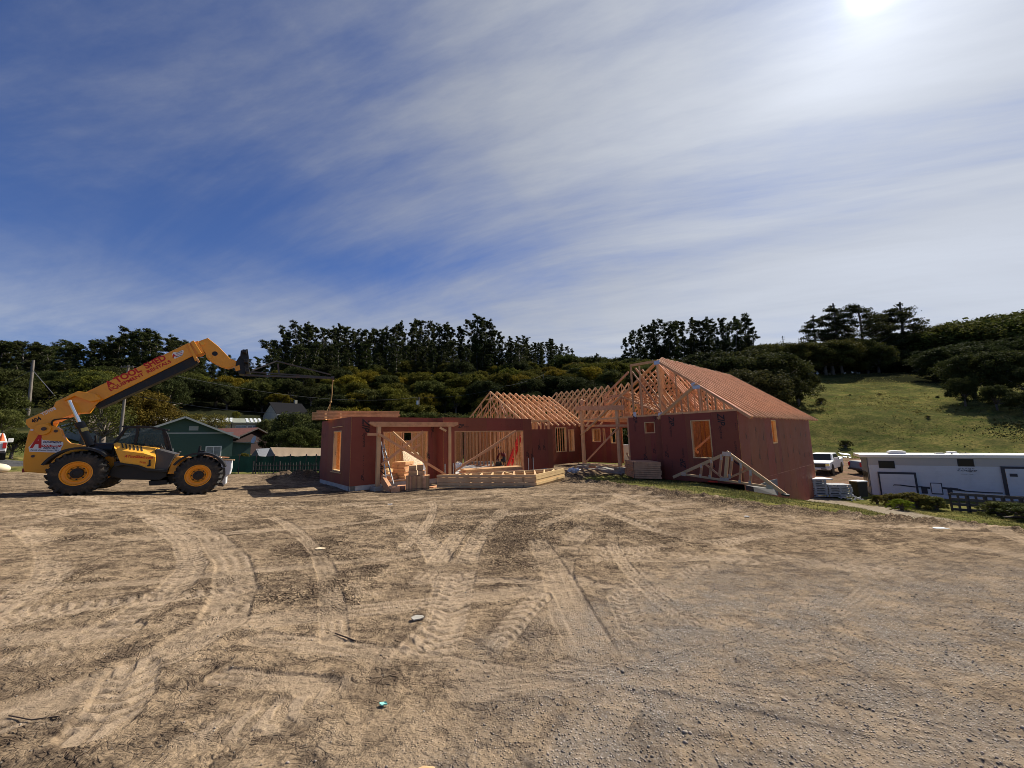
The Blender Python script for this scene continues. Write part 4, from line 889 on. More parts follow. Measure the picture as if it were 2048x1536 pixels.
# --- roof trusses
def truss_members(hw, rise, oh=.5, webs=True):
    s_ = rise/hw; mem = [(-hw, .05, hw, .05, .09), (-hw-oh, -s_*oh+.09, 0, rise+.09, .11), (hw+oh, -s_*oh+.09, 0, rise+.09, .11), (0, .05, 0, rise, .075)]
    if webs:
        for k in (.33, .66): mem += [(-hw*k, .05, -hw*k, rise*(1-k)+.05, .06), (hw*k, .05, hw*k, rise*(1-k)+.05, .06)]
        mem += [(-hw*.66, .05, -hw*.33, rise*.67, .06), (hw*.66, .05, hw*.33, rise*.67, .06), (-hw*.33, .05, 0, rise*.9, .06), (hw*.33, .05, 0, rise*.9, .06), (-hw*.17, rise*.8, hw*.17, rise*.8, .06)]
    return mem
def truss(O, S, mem, name='roof_truss', th=.05, m='lumber', parent=None, plates=None):
    """O: point of the plane at s=0, z=base; S: direction of s"""
    N = V3(S.y, -S.x, 0).normalized(); mb = MB()
    for i, (s0, z0, s1, z1, w_) in enumerate(mem):
        a = O+S*s0+UP*z0; b = O+S*s1+UP*z1; d = (b-a).normalized(); sd = N; u = sd.cross(d)
        t_ = th-.0012*(i % 4)-(.012 if w_ < .085 else 0); mb.obox(a-sd*t_/2-u*w_/2, d*(b-a).length, sd*t_, u*w_)
    ob = mb.build(name, M[m], parent or house)
    if plates:
        pm = MB()
        for s0, z0, w_, h_ in plates: c_ = O+S*s0+UP*z0; pm.cbox(c_, S*w_, N*(th+.006), UP*h_)
        pm.build('connector_plate', M['steel'], ob)
    return ob
UA = ang(43); VA = ang(133)
R0 = V3(-1.52, 26.6); memL = truss_members(3.0, 2.10)
for k in range(11): truss(R0+UA*.61*k+UP*ZT+UP*(.02*math.sin(k*2.3)), -VA, memL)
S0 = V3(4.05, 35.0); memR = truss_members(3.6, 2.9)
for k in range(13): truss(S0-VA*.61*k+UP*(ZT+.02*math.sin(k*1.7)), -UA, memR)
# left wing walls seen below its trusses
g4 = R0-VA*3.0; kI = S0-UA*3.6
den = UA.cross(-VA).z; tI = (kI-g4).cross(-VA).z/den; I_ = g4+UA*tI
a107 = tz(g4, UA, 1107, 900)[0]
ops = [opening(g4, UA, 1111, 1133, 855, 904), opening(g4, UA, 1137, 1149, 859, 903)]
W4, P5, D5, n5 = wall(g4+UA*(a107-1.6), I_, -.3, ZT, [(o[0]-a107+1.6, o[1]-a107+1.6, o[2], o[3]) for o in ops])
wall(g4+UA*(a107-5.5), g4+UA*(a107-1.65), -.3, ZT, sheath=None, sp=.35)
wall(R0+VA*3.0, R0+VA*3.0+UA*9, -.3, ZT, out=-1, sheath='osb', sp=.3, budget=False)
kE = tz(I_, -VA, 1262, 900)[0]
kops = [opening(I_, -VA, 1156, 1164, 850, 900), opening(I_, -VA, 1184, 1201.5, 857, 884), opening(I_, -VA, 1206, 1211, 857, 884), opening(I_, -VA, 1221, 1232, 856, 887), opening(I_, -VA, 1245.5, 1262, 855, 935, -.25)]
K, P6, D6, n6 = wall(I_, I_-VA*kE, -.3, ZT, kops, out=1)
mb = MB()
for o in kops[:4]: window_trim(mb, P6, D6, n6, *o, w=.06, dp=.16)
for o in ops: window_trim(mb, P5, D5, n5, o[0]-a107+1.6, o[1]-a107+1.6, o[2], o[3], w=.05)
mb.build('window_frame', M['lumber_pale'], K)
wall(S0+UA*3.6+VA*1.5, S0+UA*3.6-VA*3, -.3, ZT, out=-1, sheath='osb', sp=.3, budget=False)
wall(S0-UA*1.2+VA*.5, S0-UA*1.2-VA*3.6, -.3, ZT, out=-1, sheath=None, sp=.25, budget=False)
# open stud panel below the long window band of the right wing
# --- main block
M0 = V3(10.0, 17.0); UM = ang(42); VM = ang(132); ZM = 2.52
t1329 = tz(M0, VM, 1331, 880)[0]; t1260 = tz(M0, VM, 1259.5, 880)[0]; BMP = .32; M1 = M0-UM*BMP
ow = opening(M1, VM, 1423.5, 1383.5, 840, 916.5); os_ = opening(M0, VM, 1310, 1289, 844, 866.5)
MF, P7, D7, n7 = wall(M1+VM*t1329, M1, -.62, ZM, [(t1329-ow[1], t1329-ow[0], ow[2], ow[3])])
ML, P8, D8, n8 = wall(M0+VM*t1260, M0+VM*t1329, -.62, ZM, [(t1260-os_[1], t1260-os_[0], os_[2], os_[3])])
wall(M0+VM*t1329, M1+VM*t1329, -.62, ZM, studs=False)
mb = MB(); window_trim(mb, P7, D7, n7, t1329-ow[1], t1329-ow[0], ow[2], ow[3]); window_trim(mb, P8, D8, n8, t1260-os_[1], t1260-os_[0], os_[2], os_[3]); mb.build('window_frame', M['lumber_pale'], MF)
LM = 12.8; or_ = opening(M0, UM, 1543.5, 1553, 840.5, 887)
MR, P9, D9, n9 = wall(M1, M0+UM*LM, -.55, ZM-.03, [(or_[0]+BMP, or_[1]+BMP, or_[2], or_[3])], out=1)
wall(M1+n9*.004, M0+UM*LM+n9*.004, -4.0, -.553, out=1, studs=False)
mb = MB(); window_trim(mb, P9, D9, n9, or_[0]+BMP, or_[1]+BMP, or_[2], or_[3], dp=.12); mb.build('window_frame', M['lumber_pale'], MR)
def f7(mb):
    for x, y, s_ in ((1339, 856, .26), (1437, 858, .30), (1371, 926, .24), (1478, 920, .27), (1429, 925, .18), (1337, 905, .16)): t_, z_ = tz(P7, D7, x, y); zipmark(mb, P7, D7, n7, t_, z_-.25, s_)
    for x, y in ((1366, 840), (1400, 915), (1472, 860), (1345, 935), (1475, 848)): t_, z_ = tz(P7, D7, x, y); smallprint(mb, P7, D7, n7, t_, z_, 4)
marks(MF, f7)
def f8(mb):
    for x, y, s_ in ((1268, 850, .22), (1295, 915, .2), (1312, 900, .14), (1308, 838, .12)): t_, z_ = tz(P8, D8, x, y); zipmark(mb, P8, D8, n8, t_, z_-.2, s_)
marks(ML, f8)
def f9(mb):
    for k in range(10):
        t_ = .9+1.22*k
        zipmark(mb, P9, D9, n9, t_, 1.25+.15*math.sin(k*2), .15); zipmark(mb, P9, D9, n9, t_+.35, .1+.2*math.sin(k*1.3), .15)
        zipmark(mb, P9, D9, n9, t_+.1, -1.6, .14)
        if k % 2: zipmark(mb, P9, D9, n9, t_+.7, -2.3, .14)
marks(MR, f9)
mb = MB(); mb.obox(P9+D9*(LM+BMP-.02)+UP*-4+n9*.02, D9*.06, -n9*.2, UP*(3.45)); mb.build('corner_post', M['lumber_pale'], MR)
# interior of the main block
wall(M0+VM*t1260+UM*3.6, M0+UM*3.6+VM*.3, -.4, ZM, out=-1, sheath='osb', sp=.28, budget=False)
wall(M0+VM*3.2+UM*.3, M0+VM*3.2+UM*3.4, -.4, ZM, out=-1, sheath=None, sp=.3, budget=False)
wall(M0+UM*LM, M0+UM*LM+VM*9, -3.0, ZM, out=-1, sheath='osb', sp=.6, budget=False)
wall(M0+VM*t1260, M0+VM*t1260+UM*4.0, -.4, ZM, out=1, sheath='zip', sp=.4, budget=False)
mb = MB(); mb.prism([V3(p.x, p.y, -.55) for p in (M0, M0+UM*LM, M0+UM*LM+VM*9, M0+VM*t1260+UM*3.6, M0+VM*t1260)], UP*.14); mb.build('floor_deck', M['osb'], house)
board(PP(1391, 899, M0+UM*.5, VM), PP(1424, 870, M0+UM*.5, VM)); board(PP(1391, 900, M0+UM*.5, VM), PP(1397, 906, M0+UM*.5, VM))
# main roof: the first truss shows a clipped top, the others run up to the ridge
zpk = tz(M0, VM, 1313, 722)[1]-ZM; sp_ = tz(M0, VM, 1313, 722)[0]; sl = tz(M0, VM, 1259.5, 731)[0]; zsl = tz(M0, VM, 1259.5, 731)[1]-ZM
sc_ = zpk/sp_
m0 = [(-.5, -.5*sc_+.08, sp_, zpk, .12), (sp_, zpk, sl, zsl, .13), (-.05, .05, sl, .05, .09), (sp_, .05, sp_, zpk, .08), (sl-.04, .05, sl-.04, zsl, .10), (sl-.55, .05, sl-.55, zsl-.1, .08), (sp_*.52, .05, sp_*.52, zpk*.52, .07),
      (sp_*.97, .1, sp_*.42, zpk*.42+.35, .08), (sp_*.97, .1, sl-.1, zsl-.35, .07), (sp_*.30, .05, sp_*.30, zpk*.30, .06), (sp_*.75, .05, sp_*.75, zpk*.75, .05)]
truss(M0+UP*ZM+UM*.03, VM, m0, plates=[(sp_, zpk-.08, .3, .2), (sp_, .06, .26, .2), (sp_*.52, zpk*.50, .2, .14), (.1, .08, .25, .12), (sl-.1, .08, .16, .4)])
rs, rz = 4.55, 4.55*sc_
for k in range(1, 22):
    O_ = M0+UP*(ZM+.015*math.sin(k*1.9))+UM*(.03+.61*k); f_ = min(1, k/4)
    s_r = sp_+(rs-sp_)*f_; z_r = zpk+(rz-zpk)*f_*.85; he = 9.6
    z_l = lambda s: z_r-(s-s_r)*sc_*.92
    mm = [(-.5, -.5*z_r/s_r+.08, s_r, z_r, .09), (s_r, z_r, he-.3, z_l(he-.3), .10), (0, .05, he, .05, .09), (s_r, .05, s_r, z_r, .07), (s_r*.5, .05, s_r*.5, z_r*.5, .06), (s_r*.25, .05, s_r*.5, z_r*.5, .06),
          (s_r*.5, .05, s_r, z_r*.93, .06), (s_r, .1, s_r+2.4, z_l(s_r+2.4), .06), (s_r+2.4, .05, s_r+2.4, z_l(s_r+2.4), .06), (s_r+1.2, z_l(s_r+1.2), s_r+1.2, .05, .05)]
    if k < 9: mm.append((sl+.1-.06*k, zsl-.1, sp_-.15-.05*k, .12, .10))
    truss(O_, VM, mm, th=.062)
# low gable in front
s1, z1_ = tz(M1, VM, 1392, 770); z1_ -= ZM; sg = z1_/s1; tl = tz(M1, VM, 1315, 838)
mg = [(-.5, -.5*sg+.09, s1, z1_+.03, .12), (tl[0], tl[1]-ZM+.02, s1, z1_+.03, .13), (0, .05, s1*2-.05, .05, .09)]
for s_ in (.5, .85, 1.2, 1.52, 2.08, 2.4, 2.75, 3.1): mg.append((s_, .05, s_, min(s_, 2*s1-s_)*sg-.02, .07))
truss(M1+UP*ZM+UM*.03, VM, mg, plates=[(s1, z1_-.1, .34, .16)]); truss(M1+UP*ZM+UM*.22+VM*.02, VM, mg[:3]+mg[4:8:2])
# beams on the wing roof beside the porch
def rb(x0, y0, Y0, x1, y1, Y1, w_=.09, nm='beam'): board(PY(x0, y0, Y0), PY(x1, y1, Y1), nm, .05, w_)
rb(1209, 800, 24.2, 1258, 785, 22, .13); rb(1209, 811, 24.6, 1262, 789, 22, .12); rb(1209, 792, 24.2, 1209, 812, 24.2, .10); rb(1233, 775, 23.5, 1233, 808, 23.5, .08); rb(1209, 792, 24.3, 1257, 790, 22.2, .06); rb(1257, 744, 22, 1209, 792, 24.3, .12)
rb(1225, 828, 24.5, 1260, 829, 22.5, .22); rb(1184, 838, 26.5, 1259, 840, 23, .3, 'header')

# --- second porch
T0 = PY(1166.5, 870, 24.6); T1 = PY(1239.5, 870, 22.2); T0.z = T1.z = 0; TD = (T1-T0).normalized(); TNN = V3(TD.y, -TD.x); qq = lambda x, y, k=0.0: PP(x, y, T0, TD)+TNN*k
for x0, x1, yt, yb in ((1163.3, 1170.5, 821, 929), (1235.5, 1242.5, 820, 933)):
    a = qq((x0+x1)/2, yb); zt_ = qq((x0+x1)/2, yt).z; mb = MB(); mb.obox(V3(a.x, a.y, a.z)-TD*.1, TD*.2, -TNN*.14, UP*(zt_-a.z)); mb.build('porch_post', M['lumber_pale'], house, bevel=.006)
board(qq(1152.5, 817, .0), qq(1249.5, 815, .0), 'porch_beam', .14, .27); board(qq(1170.8, 851.5), qq(1260, 851), 'porch_beam', .06, .12); board(qq(1170, 927, .04), qq(1237.5, 855, .04)); board(qq(1164, 810), qq(1166, 800), 'beam', .1, .3)
board(qq(1246, 870, -.4), qq(1261, 892, -.4), m='lumber_pale'); board(qq(1247, 900, -.5), qq(1258, 890, -.5)); board(qq(1246, 906, -.3), qq(1254, 922, -.3), m='lumber_pale')
for x0, x1, yt in ((1157, 1178, 930.5), (1231, 1252, 934.5)):
    a = qq(x0, yt, .15); b2 = qq(x1, yt, .15); mb = MB(); mb.obox(V3(a.x, a.y, -.75), TD*(b2-a).length, -TNN*.5, UP*(a.z+.75)); mb.build('footing', M['concrete'], house, bevel=.015)
a = qq(1160, 938, .16); b2 = qq(1247, 942, .16); mb = MB(); mb.obox(V3(a.x, a.y, -.75), TD*(b2-a).length, -TNN*1.7, UP*(.36)); mb.build('porch_slab', M['concrete'], house, bevel=.015)
# ------------------------------------------------------------------ things lying about the building site
def stack_box(mb, o, ax, ay, layers, h, m=0, gap=.004, jit=.02):
    z = 0
    for k in range(layers):
        j = random.uniform(-jit, jit); mb.obox(o+UP*z+ax.normalized()*j, ax, ay, UP*(h-gap), m); z += h
    return z
# bundle laid on top of the garage wall
a = V3(-8.75, 17.15, 2.62); b = V3(-5.75, 19.35, 2.66)
t = thing('truss_bundle', 'flat bundle of timber trusses laid on top of the garage wall under the jib', 'timber bundle', a)
d_ = (b-a).normalized(); s_ = UP.cross(d_)
for k in range(6):
    mb = MB(); j = random.uniform(-.03, .12)
    mb.obox(a+UP*(.064*k)+d_*random.uniform(-.05, .05), d_*((b-a).length+j), s_*.11, UP*.052); mb.obox(a+UP*(.064*k)+s_*1.1, d_*((b-a).length*.9), s_*.10, UP*.052)
    for q in range(5): mb.beam(a+UP*(.064*k+.026)+d_*(.3+.65*q)+s_*.1, a+UP*(.064*k+.026)+d_*(.6+.65*q)+s_*1.1, .09, .05)
    mb.build('chord', M['lumber'], t)
# upright pack of short boards with smaller bundles on top, at the first opening
p0 = PZ(811.5, 984, -.42); p1 = PZ(859, 981.5, -.42); ax = V3(p1.x-p0.x, p1.y-p0.y); dn = V3(ax.y, -ax.x).normalized()
mb = MB(); n = 19; hh = .66
for i in range(n):
    for r_ in range(2): mb.obox(V3(p0.x, p0.y, p0.z-.06)+ax*(i/n)-dn*(.24*r_)-dn*random.uniform(0, .015), ax*(.93/n), -dn*.22, UP*(hh+random.uniform(-.012, .012)))
t1 = tag(mb.build('board_pack', M['lumber']), 'strapped pack of short upright boards standing on the ground before the left garage opening', 'timber pack')
mb = MB(); mb.obox(V3(p0.x, p0.y, p0.z+.10)+dn*.004, ax*.985, -dn*.5, UP*.012); mb.build('strap', M['black'], t1, world=True)
top = V3(p0.x, p0.y, p0.z-.06+hh)
for i, (u_, w_, z_, h_, lab) in enumerate(((.10, .36, 0, .19, 'lower left block bundle on the upright board pack'), (.50, .30, 0, .19, 'lower right block bundle on the upright board pack'),
     (.12, .31, .2, .20, 'upper left block bundle on the upright board pack'), (.46, .27, .2, .22, 'upper right block bundle on the upright board pack'))):
    mb = MB(); 
    for r_ in range(4): mb.obox(top+ax*u_+UP*(z_+h_/4*r_+.002)-dn*(.08+random.uniform(0, .01)), ax*w_*.98, -dn*.3, UP*(h_/4-.003))
    tag(mb.build('block_bundle', M['lumber']), lab, 'timber bundle', 'block bundles on the board pack')
# bundles stacked inside the opening
base = PZ(784, 958, ZF); bx = PZ(811, 958, ZF)-base; bd_ = V3(bx.y, -bx.x).normalized(); k = 0
names = ['bottom', 'second', 'third', 'fourth', 'top']
for row in range(5):
    for col in range(2):
        if row == 4 and col == 1 and False: continue
        mb = MB(); o = V3(base.x, base.y, ZF+.004)+bx*(.5*col+random.uniform(0, .03)-.08*(row % 2))+UP*(.152*row)
        for r_ in range(3): mb.obox(o+UP*(.048*r_)-bd_*random.uniform(0, .015), bx*.47, -bd_*.8, UP*.046)
        tag(mb.build('wood_bundle', M['lumber']), '%s bundle in the %s column of the stack behind the aluminium ladder' % (names[row], ('ladder side', 'board side')[col]), 'timber bundle', 'bundles stacked inside the garage opening')
for i, (x, y, z_, lab) in enumerate(((768, 951, ZF, 'low bundle on the slab just left of the stacked bundles'), (765, 938, ZF+.0, 'pale offcut bundle against the post on the slab'))):
    q = PZ(x, y+10, z_); mb = MB(); mb.obox(q, bx*.5, -bd_*.7, UP*.14); mb.obox(q+UP*.142, bx*.45, -bd_*.7, UP*.1); tag(mb.build('wood_bundle', M['lumber_dark' if i == 0 else 'lumber_pale']), lab, 'timber bundle')
# leaning strand board
def pl(x, y, Y): return PY(x, y, Y)
mb = MB(); P_ = [pl(812, 958, 18.3), pl(805, 902, 19.4), pl(836, 905, 20.0), pl(851, 938, 19.6), pl(852, 958, 18.9)]; nn = (P_[1]-P_[0]).cross(P_[2]-P_[0]).normalized(); mb.prism(P_, nn*.02)
tag(mb.build('leaning_board', M['osb_pale']), 'pale strand board sheet leaning inside the left garage opening', 'board')
mb = MB(); P_ = [pl(841, 930, 19.0), pl(847, 926, 19.1), pl(853, 945, 18.9), pl(850, 948, 18.8)]; mb.prism(P_, V3(0, .02, 0)); tag(mb.build('paper_sheet', M['whitecloth']), 'curled white paper hanging beside the leaning strand board', 'paper')
# aluminium ladder
def ladder(name, label, f0, t0, f1, t1, n, mt, w_=.03, cat='ladder', th=.065):
    r = thing(name, label, cat, f0)
    for p, q in ((f0, t0), (f1, t1)): mb = MB(); mb.beam(p, q, w_, th); mb.build('rail', mt, r)
    for i in range(n): k = (i+.6)/n; mb = MB(); mb.beam(f0.lerp(t0, k), f1.lerp(t1, k), .03, .03); mb.build('rung', mt, r)
    return r
f0 = pl(773, 966, 15.7); f1 = pl(787, 968, 15.9); ladder('extension_ladder', 'grey aluminium ladder leaning on the garage header beside the porch post', f0, pl(762.5, 884, 16.3), f1, pl(766, 884, 16.6), 9, M['steel'])
# red fibreglass step ladder in the garage
f0 = pl(1015, 932, 22.2); f1 = pl(1023, 931, 22.7); L_ = ladder('step_ladder', 'red fibreglass step ladder standing inside the right garage opening', f0, pl(1038.5, 871, 23), f1, pl(1043, 871, 23.3), 7, M['red'], .06, th=.16)
for p, q in ((pl(1045, 930, 24), pl(1041, 872, 23.2)), (pl(1038, 931, 24.4), pl(1041, 874, 23.4))): mb = MB(); mb.beam(p, q, .035, .06); mb.build('rear_leg', M['lumber_pale'], L_)
for k in range(5): mb = MB(); z_ = .15+.17*k; mb.beam(pl(1045, 930, 24).lerp(pl(1041, 872, 23.2), z_), pl(1038, 931, 24.4).lerp(pl(1041, 874, 23.4), z_), .04, .03); mb.build('rear_brace', M['lumber_pale'], L_)
# crouching worker
def skinned(name, pts, edges, m, parent=None, sub=2, root=0):
    me = bpy.data.meshes.new(name); me.from_pydata([p[0] for p in pts], edges, []); me.materials.append(m); o = bpy.data.objects.new(name, me); C.objects.link(o)
    if parent: o.parent = parent
    o.modifiers.new('skin', 'SKIN'); 
    for i, p in enumerate(pts): sv = me.skin_vertices[0].data[i]; sv.radius = (p[1], p[2] if len(p) > 2 else p[1]); sv.use_root = (i == root)
    s = o.modifiers.new('sub', 'SUBSURF'); s.levels = s.render_levels = sub; s2 = me
    for pg in me.polygons: pg.use_smooth = True
    o.modifiers['skin'].use_smooth_shade = True; return o
wp = PZ(1011, 934.5, ZF); worker = thing('person', 'person in a maroon jacket and dark cap crouching over work on the garage floor', 'person', wp, R_(155))
bodyp = [((0, 0, .42), .15, .13), ((.10, 0, .62), .15, .15), ((.22, 0, .84), .16, .19), ((.27, 0, .93), .07), ((.32, 0, 1.0), .06),            # pelvis, waist, chest, neck base, neck
         ((.24, .19, .84), .065), ((.38, .24, .62), .05), ((.52, .14, .44), .038), ((.57, .12, .40), .034),
         ((.24, -.19, .84), .065), ((.40, -.23, .60), .05), ((.54, -.10, .42), .038), ((.59, -.08, .39), .034),
         ((.02, .11, .38), .10), ((.36, .17, .46), .075), ((.16, .18, .10), .05), ((.28, .19, .04), .045),
         ((.0, -.11, .36), .10), ((.34, -.17, .20), .08), ((-.06, -.16, .08), .05), ((-.10, -.17, .03), .045)]
eb = [(0, 1), (1, 2), (2, 3), (3, 4), (2, 5), (5, 6), (6, 7), (7, 8), (2, 9), (9, 10), (10, 11), (11, 12), (0, 13), (13, 14), (14, 15), (15, 16), (0, 17), (17, 18), (18, 19), (19, 20)]
skinned('body', bodyp, eb, M['trousers'], worker)
jk = [((.04, 0, .50), .165, .15), ((.11, 0, .64), .165, .165), ((.22, 0, .84), .175, .205), ((.26, 0, .92), .09), ((.24, .19, .84), .08), ((.38, .245, .62), .062), ((.50, .155, .465), .05), ((.24, -.19, .84), .08), ((.40, -.235, .60), .062), ((.52, -.115, .445), .05)]
skinned('jacket', jk, [(0, 1), (1, 2), (2, 3), (2, 4), (4, 5), (5, 6), (2, 7), (7, 8), (8, 9)], M['jacket'], worker)
hd_ = MB(); hd_.ball((.37, 0, 1.10), .105, sc=(1.0, .78, 1.18), nu=16, nv=12); hd_.ball((.475, 0, 1.09), .018, sc=(1, .7, 1.5)); hd_.ball((.36, .085, 1.10), .02, sc=(.7, .5, 1.3)); hd_.ball((.36, -.085, 1.10), .02, sc=(.7, .5, 1.3)); hd_.cyl((.32, 0, .98), (.355, 0, 1.05), .055, 10)
ho = hd_.build('head', M['skin'], worker, smooth=True, world=False)
cp = MB(); cp.ball((.36, 0, 1.155), .115, sc=(1.0, .82, .75), nu=16, nv=10); cp.obox((.42, -.075, 1.13), V3(.12, 0, -.02), V3(0, .15, 0), UP*.012); cp.build('cap', M['hair'], worker, smooth=True, world=False)
for sgn, hx in ((1, (.57, .12, .40)), (-1, (.59, -.08, .39))):
    pts = [(hx, .03, .022), ((hx[0]+.05, hx[1], hx[2]-.035), .036, .018)]; ed = [(0, 1)]
    for f in range(5):
        y_ = (f-2)*.017; ln = (.035, .045, .05, .045, .035)[f]; b0 = len(pts); pts += [((hx[0]+.08, hx[1]+y_, hx[2]-.055), .008), ((hx[0]+.08+ln*.6, hx[1]+y_, hx[2]-.06-ln*.7), .007)]; ed += [(1, b0), (b0, b0+1)]
    skinned('hand', pts, ed, M['skin'], worker, 1)
for hx in ((.20, .19, .035), (-.16, -.17, .03)): b_2 = MB(); b_2.ball((hx[0]+.09, hx[1], .045), .10, sc=(1.4, .5, .5)); b_2.build('boot', M['black'], worker, smooth=True, world=False)
# tools and boards on the slab
q = PZ(1003, 939, ZF); mb = MB(); mb.box(q.x-.45, q.x+.1, q.y-.2, q.y+.15, ZF+.002, ZF+.22); mb.cyl((q.x-.2, q.y-.1, ZF+.3), (q.x-.2, q.y+.1, ZF+.3), .14, 14); mb.obox((q.x-.3, q.y, ZF+.22), V3(.3, 0, 0), V3(0, .05, 0), UP*.22); tag(mb.build('mitre_saw', M['black']), 'black power saw on the slab in front of the crouching person', 'saw')
a_ = PZ(930, 948, ZF); b_3 = PZ(1050, 940, ZF); mb = MB(); dd = (b_3-a_); sd = V3(-dd.y, dd.x).normalized()
for k in range(2): mb.obox(a_+UP*(.002+.1*k)+dd*.02*k, dd*.96, sd*.9, UP*.095)
tag(mb.build('panel_stack', M['lumber']), 'low flat stack of reddish boards on the garage slab behind the truss pile', 'board stack')
q = PZ(952, 934, ZF+.2); mb = MB(); mb.cyl((q.x, q.y+.2, ZF+.235), (q.x+.28, q.y+.1, ZF+.235), .035, 12); tag(mb.build('bottle', M['grey']), 'small grey bottle lying on the flat board stack', 'bottle')
q = PZ(935, 931, ZF); mb = MB(); mb.box(q.x-.3, q.x+1.6, q.y+.7, q.y+1.0, ZF+.002, ZF+.2); tag(mb.build('concrete_kerb', M['concrete']), 'low grey concrete block on the slab behind the flat board stack', 'block')
rc = random.Random(5)
for lab, m_, (x, y) in (('crumpled white sheet on the slab beside the porch post', 'whitecloth', (915, 938)), ('torn cream paper heap behind the diagonal brace', 'osb_pale', (925, 934))):
    q = PZ(x, y, ZF); mb = MB()
    for k in range(7): mb.crumple((q.x+rc.uniform(-.3, .3), q.y+rc.uniform(-.2, .2), ZF+.1+rc.uniform(0, .15)), rc.uniform(.09, .2), rc)
    tag(mb.build('crumpled_sheet', M[m_]), lab, 'sheet')
# leaning chunk and blocks by the post
mb = MB(); mb.beam(pl(783, 986, 15.2), pl(765, 957, 15.9), .14, .3); tag(mb.build('leaning_block', M['lumber']), 'short reddish timber leaning against the left porch post', 'timber')
for i, (x, y, lab) in enumerate(((789, 981, 'timber block lying at the foot of the aluminium ladder'), (801, 977, 'timber block between the ladder and the upright board pack'))):
    q = PZ(x, y, -.30); mb = MB(); mb.obox(V3(q.x-.14, q.y, -.42), ax.normalized()*.32, -dn*.5, UP*.20); tag(mb.build('timber_block', M['lumber']), lab, 'timber block')
plank('plank', PZ(862, 975, -.36), PZ(905, 966, -.36), .25, .04, 'plank on the ground between the upright board pack and the truss pile', 'lumber')
plank('plank', PZ(790, 984, -.42), PZ(812, 982, -.42), .22, .04, 'flat plank in the dirt left of the upright board pack', 'lumber_pale')
# pile of lying triangular trusses
A_ = PZ(874, 978, -.37); B_ = PZ(1071, 978, -.36); C_ = PZ(1128, 962, -.38); A_ = V3(A_.x, A_.y); B_ = V3(B_.x, B_.y); C_ = V3(C_.x, C_.y)
pile = thing('truss_pile', 'knee-high pile of pale triangular roof trusses lying flat before the garage', 'truss pile', V3((A_.x+B_.x)/2, A_.y+.4, -.36))
zb0 = -.36; hl = .1
for k in range(5):
    z_ = zb0+hl*k+.02; j = V3(random.uniform(-.04, .04), random.uniform(-.03, .03), 0); mb = MB()
    z2 = z_+hl/2+.25*0; lift = .10*0
    def zed(p): return V3(p.x, p.y, z_+hl/2+.02)
    for p, q in ((A_, B_), (B_, C_), (A_, C_)): mb.beam(zed(p)+j, zed(q)+j, .05, hl-.008)
    for f in range(1, 12): f_ = f/12; p = A_.lerp(C_, f_); q = (A_.lerp(B_, min(1, f_*1.35)) if f_*1.35 < 1 else B_.lerp(C_, (f_*1.35-1)/.35*.8)); mb.beam(zed(p)+j, zed(q)+j, .055, hl-.03)
    if k == 4:
        for f in (.2, .5, .75): mb.beam(zed(A_.lerp(C_, f))+j+UP*.012, zed(A_.lerp(B_, min(1, f*1.6)))+j+UP*.012, .06, hl-.03)
    mb.build('truss', M['lumber_pale'], pile)
mb = MB(); c_ = A_.lerp(B_, .88); nrm = V3((B_-A_).y, -(B_-A_).x).normalized(); mb.obox(V3(c_.x, c_.y, zb0)+nrm*.03, (B_-A_).normalized()*.02, nrm*.01, UP*.52); mb.build('strap', M['black'], pile)
# board stack beside the main block
cq = PZ(1268.7, 957, -.5); rq = PZ(1323, 958.5, -.5); lq = PZ(1252, 950.5, -.5); bs = thing('board_stack', 'tidy knee-high stack of brown boards on the ground beside the red sheathed wall', 'board stack', cq)
for k in range(8):
    mb = MB(); j = random.uniform(-.03, .03); o = V3(cq.x, cq.y, cq.z+.01+.098*k); e1 = V3(rq.x-cq.x, rq.y-cq.y); e2 = V3(lq.x-cq.x, lq.y-cq.y)
    mb.obox(o+e1*j, e1, e2*1.1, UP*.085); mb.build('board', M['lumber'], bs)
mb = MB(); mb.obox(V3(cq.x, cq.y, cq.z)+V3(e1.y, -e1.x).normalized()*.012, e1*.012, V3(0, .01, 0), UP*.80); mb.build('strap', M['black'], bs)
plank('ramp_board', PZ(1157, 927, .05), PZ(1236, 936, -.25), .22, .05, 'left long plank sloping down over the second porch slab', 'lumber_pale', 'planks sloping over the porch slab')
plank('ramp_board', PZ(1165, 926.5, .0), PZ(1240, 933, -.25), .12, .05, 'right long plank sloping down over the second porch slab', 'lumber_pale', 'planks sloping over the porch slab')
plank('plank', PZ(1178, 932, -.2), PZ(1192, 932, -.2), .3, .2, 'short reddish block under the sloping porch planks', 'lumber')
# white plastic bag
q = PZ(1148, 948, -.42); mb = MB()
for k in range(9): mb.crumple((q.x+rc.uniform(-.25, .25), q.y+rc.uniform(-.15, .15), q.z+.1+rc.uniform(0, .15)), rc.uniform(.07, .17), rc, .9)
tag(mb.build('plastic_bag', M['whitecloth']), 'crumpled white plastic bag by the concrete porch footing', 'bag')
# white sheets seen through the doorway
q0 = PY(1246, 920, 33); q1 = PY(1263, 918, 33); mb = MB(); mb.obox(V3(q0.x, q0.y, -.6), q1-q0, V3(0, .3, 0), UP*1.35); tag(mb.build('stacked_siding', M['white']), 'white panels standing behind the house, seen through the doorway gap', 'panels')
